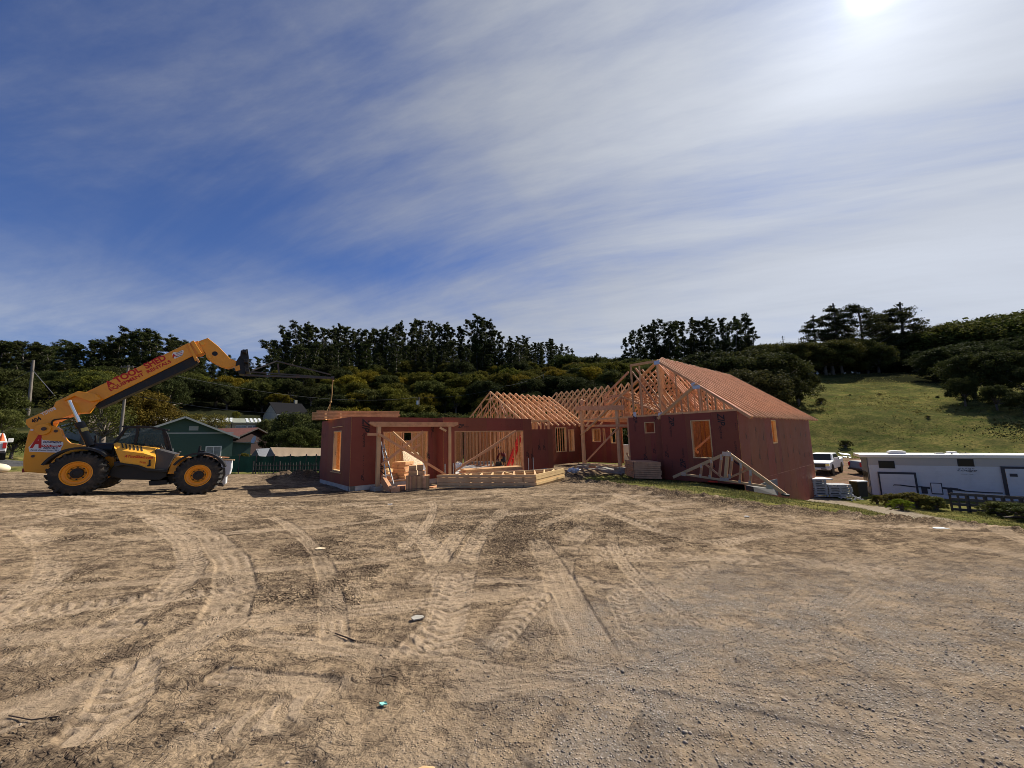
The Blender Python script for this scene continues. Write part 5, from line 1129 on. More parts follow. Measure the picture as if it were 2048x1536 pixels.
# truss leaning at the corner of the main block
B3 = lambda x, y: (1340+x/6.827, 890+y/6.827)
La = PY(*B3(40, 455), 17.6); Lb = PY(*B3(1575, 700), 13.6); LP0 = V3(La.x, La.y); LD = (V3(Lb.x, Lb.y)-LP0).normalized(); LN = V3(LD.y, -LD.x)
lt_ = thing('leaning_truss', 'single triangular roof truss leaning on edge against the red wall corner', 'roof truss', V3(La.x, La.y, La.z))
lp = lambda x, y, k=0.: PP(*B3(x, y), LP0, LD)+LN*k
for nm, mem in (('top_chord', ((45, 440, 790, 105, .15),)), ('top_chord', ((775, 95, 1580, 680, .15),)), ('bottom_chord', ((180, 398, 1390, 578, .10),)), ('king_post', ((785, 140, 757, 460, .17),)),
        ('web', ((483, 258, 735, 460, .085),)), ('web', ((1072, 335, 770, 465, .085),)), ('web', ((434, 280, 424, 430, .12),)), ('web', ((573, 215, 551, 440, .12),)), ('web', ((708, 155, 680, 410, .12),)),
        ('web', ((855, 180, 823, 440, .12),)), ('web', ((977, 265, 960, 510, .12),)), ('web', ((1108, 370, 1100, 525, .12),))):
    for i, (x0, y0, x1, y1, w_) in enumerate(mem): mb = MB(); mb.beam(lp(x0, y0, .02 if nm == 'web' else 0), lp(x1, y1, .02 if nm == 'web' else 0), .04, w_*.8); mb.build(nm, M['lumber_pale' if nm != 'web' else 'lumber'], lt_)
mb = MB()
for x, y, w_, h_ in ((785, 122, .36, .17), (750, 468, .36, .12), (195, 396, .22, .16), (1368, 574, .22, .14), (708, 165, .09, .2), (434, 290, .09, .14), (573, 225, .09, .14), (855, 190, .09, .16), (977, 280, .09, .2), (1108, 380, .1, .2), (424, 420, .1, .14), (551, 430, .1, .12), (823, 430, .08, .16), (960, 500, .1, .12), (1100, 515, .1, .14)):
    c_ = lp(x, y, .045); mb.cbox(c_, LD*w_, LN*.004, UP*h_)
mb.build('connector_plate', M['steel'], lt_)
mb = MB(); P_ = [PY(*B3(*p), Y) for p, Y in (((1210, 545), 16), ((1345, 490), 16), ((1465, 462), 15.8), ((1480, 690), 15.6), ((1420, 640), 15.8), ((1330, 560), 16))]; mb.prism(P_, V3(0, .03, 0)); tag(mb.build('grey_sheet', M['concrete']), 'pale grey sheet standing against the right wall behind the leaning truss', 'sheet')
mb = MB(); P_ = [PY(*B3(*p), Y) for p, Y in (((1138, 570), 15.0), ((1420, 600), 14.6), ((1468, 690), 14.3), ((1150, 640), 14.8))]; mb.prism(P_, V3(.0, .5, 0)); tag(mb.build('dark_void_sheet', M['rubber']), 'added black sheet standing for the dark void under the right end of the leaning truss', 'shade_sheet')  # black sheet added for the shaded void beneath the truss end
mb = MB(); P_ = [PY(*B3(*p), 13.4) for p in ((1582, 690), (1590, 676), (1640, 672), (1638, 706), (1590, 705))]; mb.prism(P_, V3(.0, .25, 0)); tag(mb.build('black_bucket', M['rubber'], bevel=.02), 'small black tub at the right tip of the leaning truss', 'tub')
mb = MB(); mb.beam(PZ(1417, 965, -.55)+UP*.05, PZ(1434, 966, -.6)+UP*.05, .07, .06); tag(mb.build('red_level', M['red']), 'red spirit level in the grass under the leaning truss', 'level')
M['bark0'] = mat('stick_bark', (.09, .06, .04), .9)
mb = MB(); c_ = V3(1.85, 0); 
for nm, (x, y), col, sz, lab in (('wood_scrap', (640, 1097), 'osb_pale', .11, 'tan wood scrap in the dirt in front of the garage'), ('flat_stone', (834, 1234), 'concrete', .09, 'flat grey flake of concrete in the dirt below the truss pile'),
        ('paper_scrap', (767, 1400), 'mint', .03, 'small mint green scrap of paper in the dirt'), ('wood_offcut', (850, 1531), 'lumber_pale', .075, 'pale wood offcut at the bottom edge of the picture'), ('white_board', (1880, 1051), 'white', .15, 'white board lying at the edge of the grass bank'),
        ('white_scrap', (780, 1006), 'white', .08, 'white scrap in the dirt below the left porch post'), ('white_scrap', (1494, 1033), 'white', .07, 'white scrap in the dirt below the grass bank')):
    if col == 'mint' and 'mint' not in M: M['mint'] = mat('mint_paper', (.25, .6, .5), .6)
    q = PZ(x, y, -.1); q = PZ(x, y, gz(q.x, q.y)+.03); g = float(full_z(np.array([q.x]), np.array([q.y]))[0][0]); mb = MB(); P_ = []
    for k in range(7): th = k*.9; rr = sz*rc.uniform(.6, 1.1); P_.append(V3(q.x+rr*math.cos(th), q.y+rr*.6*math.sin(th), g+.004+rc.uniform(0, .01)))
    mb.prism(P_, UP*(.006+sz*.04)); tag(mb.build(nm, M[col]), lab, nm.replace('_', ' '))
for i, pts in enumerate((((670, 1270), (690, 1277), (712, 1284)), ((15, 1452), (60, 1460), (115, 1459)))):
    Q_ = []
    for x, y in pts: q = PZ(x, y, -.05); q.z = float(full_z(np.array([q.x]), np.array([q.y]))[0][0])+.012; Q_.append(q)
    mb = MB(); mb.tube(Q_, .004 if i else .006, 5); tag(mb.build('stick', M['bark0']), ('thin stick in the dirt below the wood scrap', 'long thin stick at the lower left of the yard', 'stick on the gravel edge in the middle of the yard', 'upright bent stick near the mint green scrap', 'stick beside the flat grey flake', 'stick in the torn soil near the grass bank')[i], 'stick')
# ------------------------------------------------------------------ neighbours, vehicles, fences, poles
def fbox(mb, o, dx, dy, x0, x1, y0, y1, z0, z1, m=0): return mb.obox(o+dx*x0+dy*y0+UP*z0, dx*(x1-x0), dy*(y1-y0), UP*(z1-z0), m)
def gable_house(name, label, cat, o, rz, wdt, dep, eave, ridge, wall_m, roof_m, trim_m, oh=.5, windows=(), band=None, vent=None, gable_front=True, base=0, chimney=None, door=None):
    """front face lies along local x (0..wdt) at y=0, the house runs back to y=dep"""
    t = thing(name, label, cat, o); dx = ang(math.degrees(rz)); dy = V3(-dx.y, dx.x)
    P = lambda x, y, z: o+dx*x+dy*y+UP*z
    mb = MB()
    if gable_front:
        mb.prism([P(0, 0, base-1), P(wdt, 0, base-1), P(wdt, 0, eave), P(wdt/2, 0, ridge), P(0, 0, eave)], dy*dep)
    else:
        mb.prism([P(0, 0, base-1), P(0, dep, base-1), P(0, dep, eave), P(0, dep/2, ridge), P(0, 0, eave)], dx*wdt)
    w_ = mb.build('wall', wall_m, t)
    mb = MB(); th = .16
    if gable_front:
        s_ = (ridge-eave)/(wdt/2)
        for a, b in (((-oh, eave-s_*oh), (wdt/2, ridge)), ((wdt/2, ridge), (wdt+oh, eave-s_*oh))): mb.prism([P(a[0], -oh, a[1]+.02), P(b[0], -oh, b[1]+.02), P(b[0], -oh, b[1]+th), P(a[0], -oh, a[1]+th)], dy*(dep+2*oh))
    else:
        s_ = (ridge-eave)/(dep/2)
        for a, b in (((-oh, eave-s_*oh), (dep/2, ridge)), ((dep/2, ridge), (dep+oh, eave-s_*oh))): mb.prism([P(-oh, a[0], a[1]+.02), P(-oh, b[0], b[1]+.02), P(-oh, b[0], b[1]+th), P(-oh, a[0], a[1]+th)], dx*(wdt+2*oh))
    r_ = mb.build('roof', roof_m, t)
    mb = MB()
    if gable_front:
        for a, b in (((-oh, eave-s_*oh), (wdt/2, ridge)), ((wdt+oh, eave-s_*oh), (wdt/2, ridge))): mb.beam(P(a[0], -oh-.03, a[1]+.04), P(b[0], -oh-.03, b[1]+.04), .05, .2)
    else: mb.beam(P(-oh, -oh-.03, eave-s_*oh+.05), P(wdt+oh, -oh-.03, eave-s_*oh+.05), .05, .18)
    mb.build('fascia', trim_m, r_)
    if band: mb = MB(); mb.obox(P(0, -.03, band), dx*wdt, dy*.03, UP*.16); mb.build('trim_band', trim_m, w_)
    if vent: mb = MB(); mb.obox(P(vent[0], -.04, vent[1]), dx*vent[2], dy*.04, UP*vent[3]); mb.build('gable_vent', trim_m, w_)
    for x, z, ww, hh in windows:
        mb = MB(); f = .09
        for a in ((x-f, z-f, ww+2*f, f), (x-f, z+hh, ww+2*f, f), (x-f, z, f, hh), (x+ww, z, f, hh), (x+ww/2-.025, z, .05, hh)): mb.obox(P(a[0], -.06, a[1]), dx*a[2], dy*.06, UP*a[3])
        wf = mb.build('window', M['white'], w_); mb = MB(); mb.obox(P(x, -.03, z), dx*ww, dy*.02, UP*hh); mb.build('pane', M['pane'], wf)
    if door: mb = MB(); mb.obox(P(door[0], -.04, base), dx*door[1], dy*.04, UP*door[2]); mb.build('door', trim_m, w_)
    if chimney: mb = MB(); mb.obox(P(chimney[0], chimney[1], ridge-.6), dx*.6, dy*.6, UP*1.6); mb.build('chimney', wall_m, r_)
    return t, P
M['teal'] = mat('dark_green_siding', (.034, .073, .061), .7, .08, 1.5, stretch=(1, 1, 14), bump=.2, bscale=4); M['shingle'] = mat('grey_shingles', (.075, .075, .075), .9, .2, 6)
M['barn'] = mat('dark_red_boards', (.024, .008, .007), .8, .3, 3, stretch=(6, 6, .5)); M['redroof'] = mat('rusty_red_roof', (.12, .042, .03), .8, .25, 3); M['cream'] = mat('cream_wall', (.38, .36, .28), .8, .15, 2)
M['greytrim'] = mat('grey_trim', (.28, .30, .30), .6, .05, 3); M['khaki'] = mat('khaki_wall', (.22, .23, .18), .8, .2, 2); M['white_metal'] = mat('white_metal', (.6, .62, .62), .4, .05, 2)
# dark green house: gable towards the site
g0 = PY(241, 930, 40.5); g1 = PY(462, 930, 47.5); zg = -.75; dxx = V3(g1.x-g0.x, g1.y-g0.y); rz_ = math.atan2(dxx.y, dxx.x); ez = PY(460, 873, 47.5).z; rz2 = PY(366, 835.5, 44).z
th_, Pg = gable_house('green_house', 'dark green clapboard house with grey shingle roof behind the telehandler', 'house', V3(g0.x, g0.y, 0), rz_, dxx.length, 16, ez, rz2, M['teal'], M['shingle'], M['greytrim'], oh=.55,
    windows=((dxx.length*.735, .25, 1.35, 1.05), (dxx.length*.25, .15, 1.6, 1.0)), band=ez+.35, vent=(dxx.length*.55, rz2-1.45, .85, .5), base=zg)
mb = MB(); o_ = Pg(dxx.length+.01, .8, -1.5); dx_ = dxx.normalized(); dy_ = V3(-dx_.y, dx_.x); mb.obox(o_, dx_*2.1, dy_*6, UP*3.3); 
pw = mb.build('side_room', M['teal'], th_); mb = MB(); mb.prism([o_+UP*3.32-dx_*.0-dy_*.4, o_+UP*3.05+dx_*2.5-dy_*.4, o_+UP*3.12+dx_*2.5-dy_*.4, o_+UP*3.45-dy_*.4], dy_*6.8); mb.build('side_roof', M['shingle'], th_)
# dark red cabin with the rusty roof
c0 = PY(470, 895, 58); c1 = PY(538, 895, 66); dc = V3(c1.x-c0.x, c1.y-c0.y); ez = PY(474, 873, 58).z; rz2 = PY(505, 858.5, 62).z
_, Pc = gable_house('red_cabin', 'dark red wooden cabin with rusty red roof and a satellite dish', 'cabin', V3(c0.x, c0.y, 0), math.atan2(dc.y, dc.x), dc.length, 12, ez, rz2+.1, M['barn'], M['redroof'], M['darksteel'], oh=.6, windows=((dc.length*.17, ez-2.5, .9, 1.5),), base=-1)
dsh = MB(); dc_ = PY(507.5, 880, 56); dsh.lathe(dc_, V3(-.5, -.8, .25), [(.0, -.12), (.35, -.08), (.62, .02), (.62, .035), (.35, -.06), (.0, -.10)], 20); dsh.cyl(dc_, dc_+V3(.3, 1.0, -.5), .05, 8)
tag(dsh.build('satellite_dish', M['white_metal'], smooth=True, autosmooth=40), 'white satellite dish on a mast in front of the red cabin', 'satellite dish')
# low cream houses with striped roof panels
for i, (x0, x1, yb, yr, Y, lab) in enumerate(((396, 462, 858, 837, 74, 'low pale house with striped roof panels, directly behind the green house roof'), (463, 520, 861, 838, 77, 'low pale house with striped roof panels, above the red cabin roof'))):
    a, b = PY(x0, yb, Y), PY(x1, yb, Y+3); dd = V3(b.x-a.x, b.y-a.y); zr = PY(x0, yr, Y+3).z; ze = PY(x0, yr+8, Y).z
    t_, Pq = gable_house('striped_roof_house', lab, 'house', V3(a.x, a.y, 0), math.atan2(dd.y, dd.x), dd.length, 8, ze, zr, M['cream'], M['khaki'], M['cream'], oh=.3, windows=((dd.length*.55, ze-1.5, 1.6, .9), (dd.length*.15, ze-1.5, 1.6, .9)), base=a.z-3, gable_front=False)
    mb = MB(); s_ = (zr-ze)/4.0
    for k in range(4): x = dd.length*.5+k*.75; mb.prism([Pq(x, -.25, ze+.10-s_*.25+.1), Pq(x+.4, -.25, ze+.10-s_*.25+.1), Pq(x+.4, 3.9, zr+.18), Pq(x, 3.9, zr+.18)], UP*.03)
    mb.build('roof_panel', M['white_metal'], t_)
# grey roofed pale house on the slope
M['darkshingle'] = mat('dark_shingles', (.020, .020, .022), 1.0, .2, 6, spec=.0)
a, b = PY(556, 838, 88), PY(614, 836, 93); dd = V3(b.x-a.x, b.y-a.y); ze = PY(556, 827, 88).z; zr = PY(570, 806, 92).z
gable_house('grey_roof_house', 'pale house with steep dark grey roof half hidden by trees on the slope', 'house', V3(a.x, a.y, 0), math.atan2(dd.y, dd.x), dd.length, 9, ze, zr, M['cream'], M['darkshingle'], M['greytrim'], oh=.5, windows=((.8, ze-2.2, 1.2, 1.4), (4.2, ze-2.2, 1.2, 1.4)), base=ze-7, gable_front=False, chimney=(5.2, 4.4))
# pale shed glimpsed left of the green house
a, b = PY(196, 870, 62), PY(240, 870, 66); dd = V3(b.x-a.x, b.y-a.y); gable_house('pale_shed', 'pale shed with light roof between the lift cylinder and the utility pole', 'shed', V3(a.x, a.y, 0), math.atan2(dd.y, dd.x), dd.length, 5, PY(200, 852, 62).z, PY(200, 843, 62).z, M['cream'], M['white_metal'], M['white'], oh=.4, windows=((.9, .9, .7, 1.0),), base=-1, gable_front=False)
a, b = PY(283, 845, 72), PY(345, 845, 76); dd = V3(b.x-a.x, b.y-a.y); gable_house('back_house', 'house with pale grey roof rising just behind the green house ridge', 'house', V3(a.x, a.y, 0), math.atan2(dd.y, dd.x), dd.length, 8, PY(283, 842, 72).z, PY(283, 833.5, 74).z, M['cream'], M['concrete'], M['greytrim'], oh=.4, base=-1, gable_front=False)
# green house on the ridge behind the main block
a, b = PY(1217, 770, 125), PY(1262, 768, 118); dd = V3(b.x-a.x, b.y-a.y); ze = PY(1235, 757, 122).z; zr = PY(1245, 749, 122).z
hh_, Ph = gable_house('hill_house', 'dark green house with low brown roof among trees on the ridge', 'house', V3(a.x, a.y, 0), math.atan2(dd.y, dd.x), dd.length, 9, ze, zr, M['teal'], mat('brown_roof', (.13, .10, .085), .9), M['greytrim'], oh=1.3, windows=((2.2, ze-2.4, 1.6, 1.3), (5.0, ze-2.4, 1.6, 1.3)), base=ze-6, gable_front=False)
mb = MB(); mb.obox(Ph(1.5, -2.5, ze-3.7), dd*.8, V3(-dd.y, dd.x).normalized()*2.4, UP*.9); mb.build('deck', M['white_metal'], hh_)
# dark arched shed and cream canvas shelter
a = PY(500, 930, 37); ridge = PY(510, 898.5, 37).z
sh = thing('storage_shelter', 'dark grey fabric storage shelter behind the green netting', 'shelter', V3(a.x, a.y, -.9)); b = PY(555, 930, 41); dd = V3(b.x-a.x, b.y-a.y).normalized(); sd = V3(dd.y, -dd.x)
fr = PY(501, 912, 36); mb = MB(); w2 = PY(517, 912, 36).x-fr.x; P_ = [V3(fr.x, fr.y, -.9), V3(fr.x+w2*1.05, fr.y, -.9), V3(fr.x+w2*1.05, fr.y, ridge-.65), V3(fr.x+w2*.62, fr.y, ridge-.02), V3(fr.x+w2*.1, fr.y, ridge-.5)]
mb.prism(P_, V3(.15, .05, 0)); mb.build('end_panel', mat('grey_canvas', (.10, .11, .11), .8), sh)
mb = MB(); e_ = PY(570, 900, 39); mb.prism([P_[3]+UP*.03, V3(e_.x, e_.y, ridge+.05), V3(e_.x+.5, e_.y, ridge-.8), P_[2]+V3(.25, -.3, -.1)], V3(0, .0, .04)); mb.prism([P_[3]+UP*.03, V3(e_.x, e_.y, ridge+.05), V3(e_.x-.6, e_.y+3, ridge-.9), P_[4]+V3(0, 3, 0)], V3(0, .0, .04)); mb.build('roof_sheet', mat('dark_blue_canvas', (.05, .06, .085), .6, .2, 5), sh)
mb = MB()
for x in (518, 540, 556): q = PY(x, 900, 37); mb.cyl((q.x, q.y, -1), (q.x, q.y, ridge-.7), .04, 8)
mb.build('leg_frame', M['white_metal'], sh)
M['canvas'] = mat('cream_canvas', (.66, .50, .34), .75, .05, 2, stretch=(7, 1, 1), bump=.3, bscale=2, trans=.55)
r0, r1, e0, e1_ = PY(541, 894.5, 36), PY(720, 897.5, 36), PY(551, 913, 33.5), PY(720, 912.5, 33.5)
sh = thing('canvas_shelter', 'long cream canvas shelter roof behind the green netting fence', 'shelter', V3(r0.x+2, r0.y, -.9))
nn = 40; rows = []
for i in range(nn+1):
    f = i/nn; row = []
    for j in range(6): g_ = j/5; p = r0.lerp(r1, f).lerp(e0.lerp(e1_, f), g_); p = p+UP*(-.10*math.sin(math.pi*g_)+.035*math.sin(f*70+g_*5+2*math.sin(f*9))*g_); row.append(p)
    rows.append(row)
mb = MB(); mb.add([p for r in rows for p in r], [(i*6+j, i*6+j+1, i*6+j+7, i*6+j+6) for i in range(nn) for j in range(5)]); ob = mb.build('roof_canvas', M['canvas'], sh, smooth=True)
mb = MB(); mb.add([r0, r1, r1+V3(0, 2.5, -.9), r0+V3(0, 2.5, -.9)], [(0, 1, 2, 3)]); mb.build('roof_canvas', M['canvas'], sh)
mb = MB(); q = PY(532, 913, 36); mb.prism([r0-V3(.02, 0, 0), e0+V3(0, 0, -.01), V3(e0.x, e0.y, -1), V3(q.x, q.y, -1), V3(q.x, q.y, q.z)], V3(.03, .02, 0)); mb.build('end_panel', mat('taupe_canvas', (.13, .12, .10), .8), sh)
mb = MB(); mb.obox(V3(e0.x, e0.y+.2, -1), V3(e1_.x-e0.x, 0, 0), V3(0, .05, 0), UP*(e0.z+.98)); mb.build('side_panel', mat('dark_side', (.05, .05, .045), .9), sh)
M['palewood'] = mat('old_paling', (.055, .052, .046), .9, .3, 5, .35)
# netting and picket fences
def fence_run(name, label, pts, h, mt, post_h, rails=False, wavy=.0, group=None, pale=None):
    t = thing(name, label, 'fence', V3(*pts[0].to_tuple()[:2], gz(pts[0].x, pts[0].y)), group=group)
    for k, (a, b) in enumerate(zip(pts, pts[1:])):
        a = V3(a.x, a.y, gz(a.x, a.y)); b = V3(b.x, b.y, gz(b.x, b.y)); L = (b-a).length; n = max(2, int(L/.25))
        for s_ in (0,) if k < len(pts)-2 else (0, 1): q = a if s_ == 0 else b; mb = MB(); mb.cyl(q-UP*.2, q+UP*post_h, .035, 8); mb.build('post', M['darksteel'], t)
        if mt:
            V_, F_ = [], []; dn_ = V3((b-a).y, -(b-a).x).normalized()
            for i in range(n+1):
                f = i/n; p = a.lerp(b, f); sag = wavy*math.sin(math.pi*f)
                V_ += [p+UP*(h-sag)+dn_*(.03*math.sin(f*25)), p+UP*(h*.5-sag*.5)+dn_*(.06*math.sin(f*17+1)), p+UP*(.05+wavy*abs(math.sin(f*4+k)))+dn_*(.05*math.sin(f*21))]
            F_ = [(3*i+j, 3*i+j+1, 3*i+j+4, 3*i+j+3) for i in range(n) for j in (0, 1)]
            mb = MB(); mb.add(V_, F_); mb.build('netting', mt, t, smooth=True)
        if pale:
            mb = MB(); x = 0
            while x < L: q = a.lerp(b, x/L); hh = pale*(.92+.12*random.random()); mb.cbox(q+UP*hh/2, V3(.03, 0), V3(0, .02), UP*hh); x += .16+.05*random.random()
            for zz_ in (.25, pale*.75): mb.beam(a+UP*zz_+V3(0, .03), b+UP*zz_+V3(0, .03), .02, .05)
            mb.build('paling', M['palewood'], t)
    return t
fence_run('net_fence', 'sagging dark green shade net fence along the back edge of the dirt yard', [PY(x, 930, Y) for x, Y in ((430, 25.8), (478, 25.6), (512, 25.6), (548, 25.9), (580, 26.1), (612, 26.3), (632, 26.4), (652, 26.6), (700, 27))], 1.16, M['net'], 1.25, wavy=.06)
fence_run('picket_fence', 'thin grey paling fence standing just in front of the green shade net', [PY(x, 930, 25.2) for x in (507, 560, 600, 640)], 0, None, .8, pale=.72)
fence_run('ranch_fence', 'low dark rail fence in the far green field left of the garage', [PY(x, 900, 62) for x in (600, 625, 650)], 0, None, 1.1, pale=.0+.9)
# left edge: vehicle with a cone on it, cream boulder
def pickup(name, label, o, rz, body_m, scale=1.0, hood_m=None):
    t = thing(name, label, 'pickup truck', o, rz); t.scale = (scale,)*3        # nose points to local -y
    prof = [(-2.75, .55), (-2.82, .75), (-2.80, 1.10), (-2.6, 1.20), (-1.35, 1.30), (-.65, 1.86), (-.45, 1.93), (1.0, 1.93), (1.15, 1.35), (2.75, 1.35), (2.82, .65), (2.75, .55)]
    def shell(pts, w, taper=0):
        mb = MB(); L = [V3(-(w-(taper if z > 1.4 else 0)), y, z) for y, z in pts]; R = [V3((w-(taper if z > 1.4 else 0)), y, z) for y, z in pts]; n = len(pts)
        mb.add(L+R, [tuple(range(n)), tuple(range(2*n-1, n-1, -1))]+[(i, n+i, n+(i+1) % n, (i+1) % n) for i in range(n)]); return mb
    b = shell(prof, .98, .17).build('body', body_m, t, world=False, bevel=.05)
    mb = MB(); mb.add([V3(-.80, -1.30, 1.33), V3(.80, -1.30, 1.33), V3(.70, -.68, 1.855), V3(-.70, -.68, 1.855)], [(0, 1, 2, 3)]); 
    for s_ in (-1, 1): mb.add([V3(s_*.93, -1.05, 1.38), V3(s_*.93, 1.0, 1.38), V3(s_*.815, .92, 1.84), V3(s_*.815, -.58, 1.84)], [(0, 1, 2, 3)])
    gl_ = MB(); gl_.prism([V3(-.80, -1.33, 1.325), V3(.80, -1.33, 1.325), V3(.70, -.70, 1.86), V3(-.70, -.70, 1.86)], V3(0, -.03, .02)); gl_.build('windscreen', M['darkglass'], b, world=False)
    for s_ in (-1, 1): g2 = MB(); g2.prism([V3(s_*.985, -1.0, 1.36), V3(s_*.985, 1.0, 1.36), V3(s_*.825, .9, 1.84), V3(s_*.825, -.55, 1.84)], V3(s_*.015, 0, 0)); g2.build('side_window', M['darkglass'], b, world=False)
    g3 = MB(); g3.box(-.62, .62, -2.86, -2.78, .72, 1.08); 
    g_o = g3.build('grille', M['black'], b, world=False)
    g4_ = MB(); 
    for k in range(3): g4_.box(-.60, .60, -2.875, -2.86, .78+.1*k, .80+.1*k)
    g4_.build('grille_bar', M['grey'], g_o, world=False)
    for s_ in (-1, 1):
        h = MB(); h.box(min(s_*.64, s_*.96), max(s_*.64, s_*.96), -2.85, -2.7, .86, 1.1); h.build('headlight', M['chrome'], b, world=False, bevel=.02)
        m2 = MB(); m2.box(min(s_*1.02, s_*1.28), max(s_*1.02, s_*1.28), -1.15, -1.0, 1.3, 1.6); m2.build('side_mirror', body_m, b, world=False, bevel=.03)
        r2 = MB(); r2.box(min(s_*.80, s_*.97), max(s_*.80, s_*.97), 2.78, 2.84, .85, 1.25); r2.build('tail_light', M['red'], b, world=False)
    bp_ = MB(); bp_.box(-.98, .98, -2.98, -2.78, .5, .72); bpo = bp_.build('bumper', M['white_metal'], b, world=False, bevel=.03); n_ = MB(); n_.box(-.17, .17, -3.0, -2.985, .54, .66); n_.build('number_plate', M['white'], bpo, world=False)
    n3 = MB(); n3.box(-.72, -.3, -2.99, -2.98, .55, .66); n3.box(.3, .72, -2.99, -2.98, .55, .66); n3.build('air_intake', M['black'], bpo, world=False)
    bp_ = MB(); bp_.box(-.95, .95, 2.78, 2.95, .5, .68); bp_.build('rear_bumper', M['darksteel'], b, world=False, bevel=.02)
    bd2 = MB(); bd2.box(-.84, .84, 1.22, 2.70, 1.352, 1.356); bd2.build('bed', M['black'], b, world=False)
    for y in (-1.9, 1.75):
        for s_ in (-1, 1):
            ar = MB(); ar.cyl((s_*.80, y, .52), (s_*.995, y, .52), .50, 22); ar.build('wheel_arch', M['black'], b, world=False)
            wh = MB(); wh.lathe((s_*.72, y, .42), (s_, 0, 0), [(.2, .0), (.36, .0), (.42, .05), (.42, .23), (.36, .28), (.22, .28)], 24); wo_ = wh.build('wheel', M['tyre'], t, world=False, smooth=True, autosmooth=35)
            rm = MB(); rm.lathe((s_*.72, y, .42), (s_, 0, 0), [(.23, .275), (.20, .25), (.0, .24)], 18); rm.build('rim', M['steel'], wo_, world=False)
    ch = MB(); ch.box(-.7, .7, -2.6, 2.6, .4, .56); ch.build('underbody', M['black'], t, world=False)
    return t
tp_ = PY(1634, 946, 37)+V3(2.2, .15); pickup('pickup_truck', 'white pickup truck facing the site, parked at the foot of the grassy hill', V3(tp_.x, tp_.y+1.6, gz(tp_.x, tp_.y+1.6)), R_(-50), M['white'])
tp_ = PY(1742, 940, 36.5); pickup('pickup_truck', 'blue grey pickup truck whose open bed shows from behind the camper trailer', V3(tp_.x+2.0, tp_.y+.4, gz(tp_.x+2, tp_.y)), R_(78), mat('blue_grey_paint', (.16, .20, .26), .35, coat=.3, dirt=(.2, .18, .15, .4)), .95)
_cn = PY(3, 880, 25.2); tp_ = V3(_cn.x, _cn.y)-V3(.8, -.6)*2.25-V3(.6, .8)*.65; tp_.y -= 1.5; v_ = pickup('parked_car', 'white pickup with red tail lamp on the street at the left edge behind the telehandler', V3(tp_.x, tp_.y+1.5, gz(tp_.x, tp_.y+1.5)), R_(233), M['white'], .92); v_['category'] = 'pickup truck'
cn = V3(_cn.x, _cn.y, gz(tp_.x, tp_.y+1.5)+1.36*.92+.3); t = thing('traffic_cone', 'orange traffic cone with white band standing on the truck at the left edge', 'traffic cone', V3(cn.x, cn.y, cn.z-.3))
mb = MB(); mb.lathe((cn.x, cn.y, cn.z-.3), (0, 0, 1), [(.0, 0), (.17, 0), (.14, .03), (.025, .5), (.0, .5)], 16); mb.build('cone_body', M['orange'], t); mb = MB(); mb.lathe((cn.x, cn.y, cn.z-.3), (0, 0, 1), [(.118, .12), (.082, .26)], 16); mb.build('reflective_band', M['white'], t)
q = G(6, 20.4); mb = MB(); mb.ball(q+UP*.18+V3(-.15, 0), .46, sc=(1.35, 1, .62), nu=20, nv=12); o = mb.build('boulder', mat('cream_boulder', (.62, .54, .38), .8, .12, 3), smooth=True); tag(o, 'rounded cream boulder on the grass strip at the left edge', 'boulder')
# ------------------------------------------------------------------ camper trailer
r0 = PY(1741, 960, 27.0); r1 = PY(2048, 960, 23.2); r0.z = r1.z = 0; RD = (r1-r0).normalized(); RN = V3(RD.y, -RD.x); RL = 11.2
zrt = PY(1741, 911, 27).z; zrb = zrt-2.65; rv = thing('camper_trailer', 'long silver white camper trailer with dark windows parked below the grass bank', 'trailer', V3(r0.x, r0.y, zrb-.5))
R3 = lambda t, z, k=0.0: V3(r0.x, r0.y, z)+RD*t+RN*k
def rp(px, py, k=0.0): q = PP(px, py, r0, RD); return (q-r0).dot(RD), q.z
M['rvside'] = mat('ribbed_silver_siding', (.56, .585, .62), .42, .05, 2, stretch=(.3, .3, 40), bump=.35, bscale=1.2, coat=.1, dirt=(.36, .36, .36, .3)); M['rvgrey'] = mat('tan_siding_band', (.42, .40, .37), .45, .05, 2, stretch=(.3, .3, 40), bump=.35, bscale=1.2)
M['navy'] = mat('navy_trim', (.025, .027, .045), .4); M['rvroof'] = mat('cream_roof_edge', (.82, .80, .70), .5)
mb = MB(); zmid = zrt-.62; mb.obox(R3(0, zrb), RD*RL, -RN*2.45, UP*(zmid-zrb-.002), 0); mb.obox(R3(0, zmid), RD*RL, -RN*2.45, UP*(zrt-zmid-.1), 1); bo_ = mb.build('body', [M['rvside'], M['rvgrey']], rv)
mb = MB(); mb.obox(R3(-.42, zrt-.12, .06), RD*(RL+.8), -RN*2.57, UP*.2); mb.build('roof', M['rvroof'], rv, bevel=.02)
mb = MB(); mb.prism([R3(-.02, zrb-.15, -.02), R3(-.02, zrb-.15, -2.4), R3(-.02, zrt-.13, -2.4), R3(-.02, zrt-.13, -.02)], -RD*.03); mb.build('end_wall', mat('grey_end_wall', (.14, .155, .19), .5), rv)
for k in range(3): mb = MB(); mb.prism([R3(-.055, zrb+.5+.0*k, -.3-.7*k), R3(-.055, zrb+.5, -.9-.7*k), R3(-.055, zrb+1.5, -.9-.7*k), R3(-.055, zrb+1.5, -.3-.7*k)], -RD*.01); mb.build('rear_window', M['darkglass'], rv)
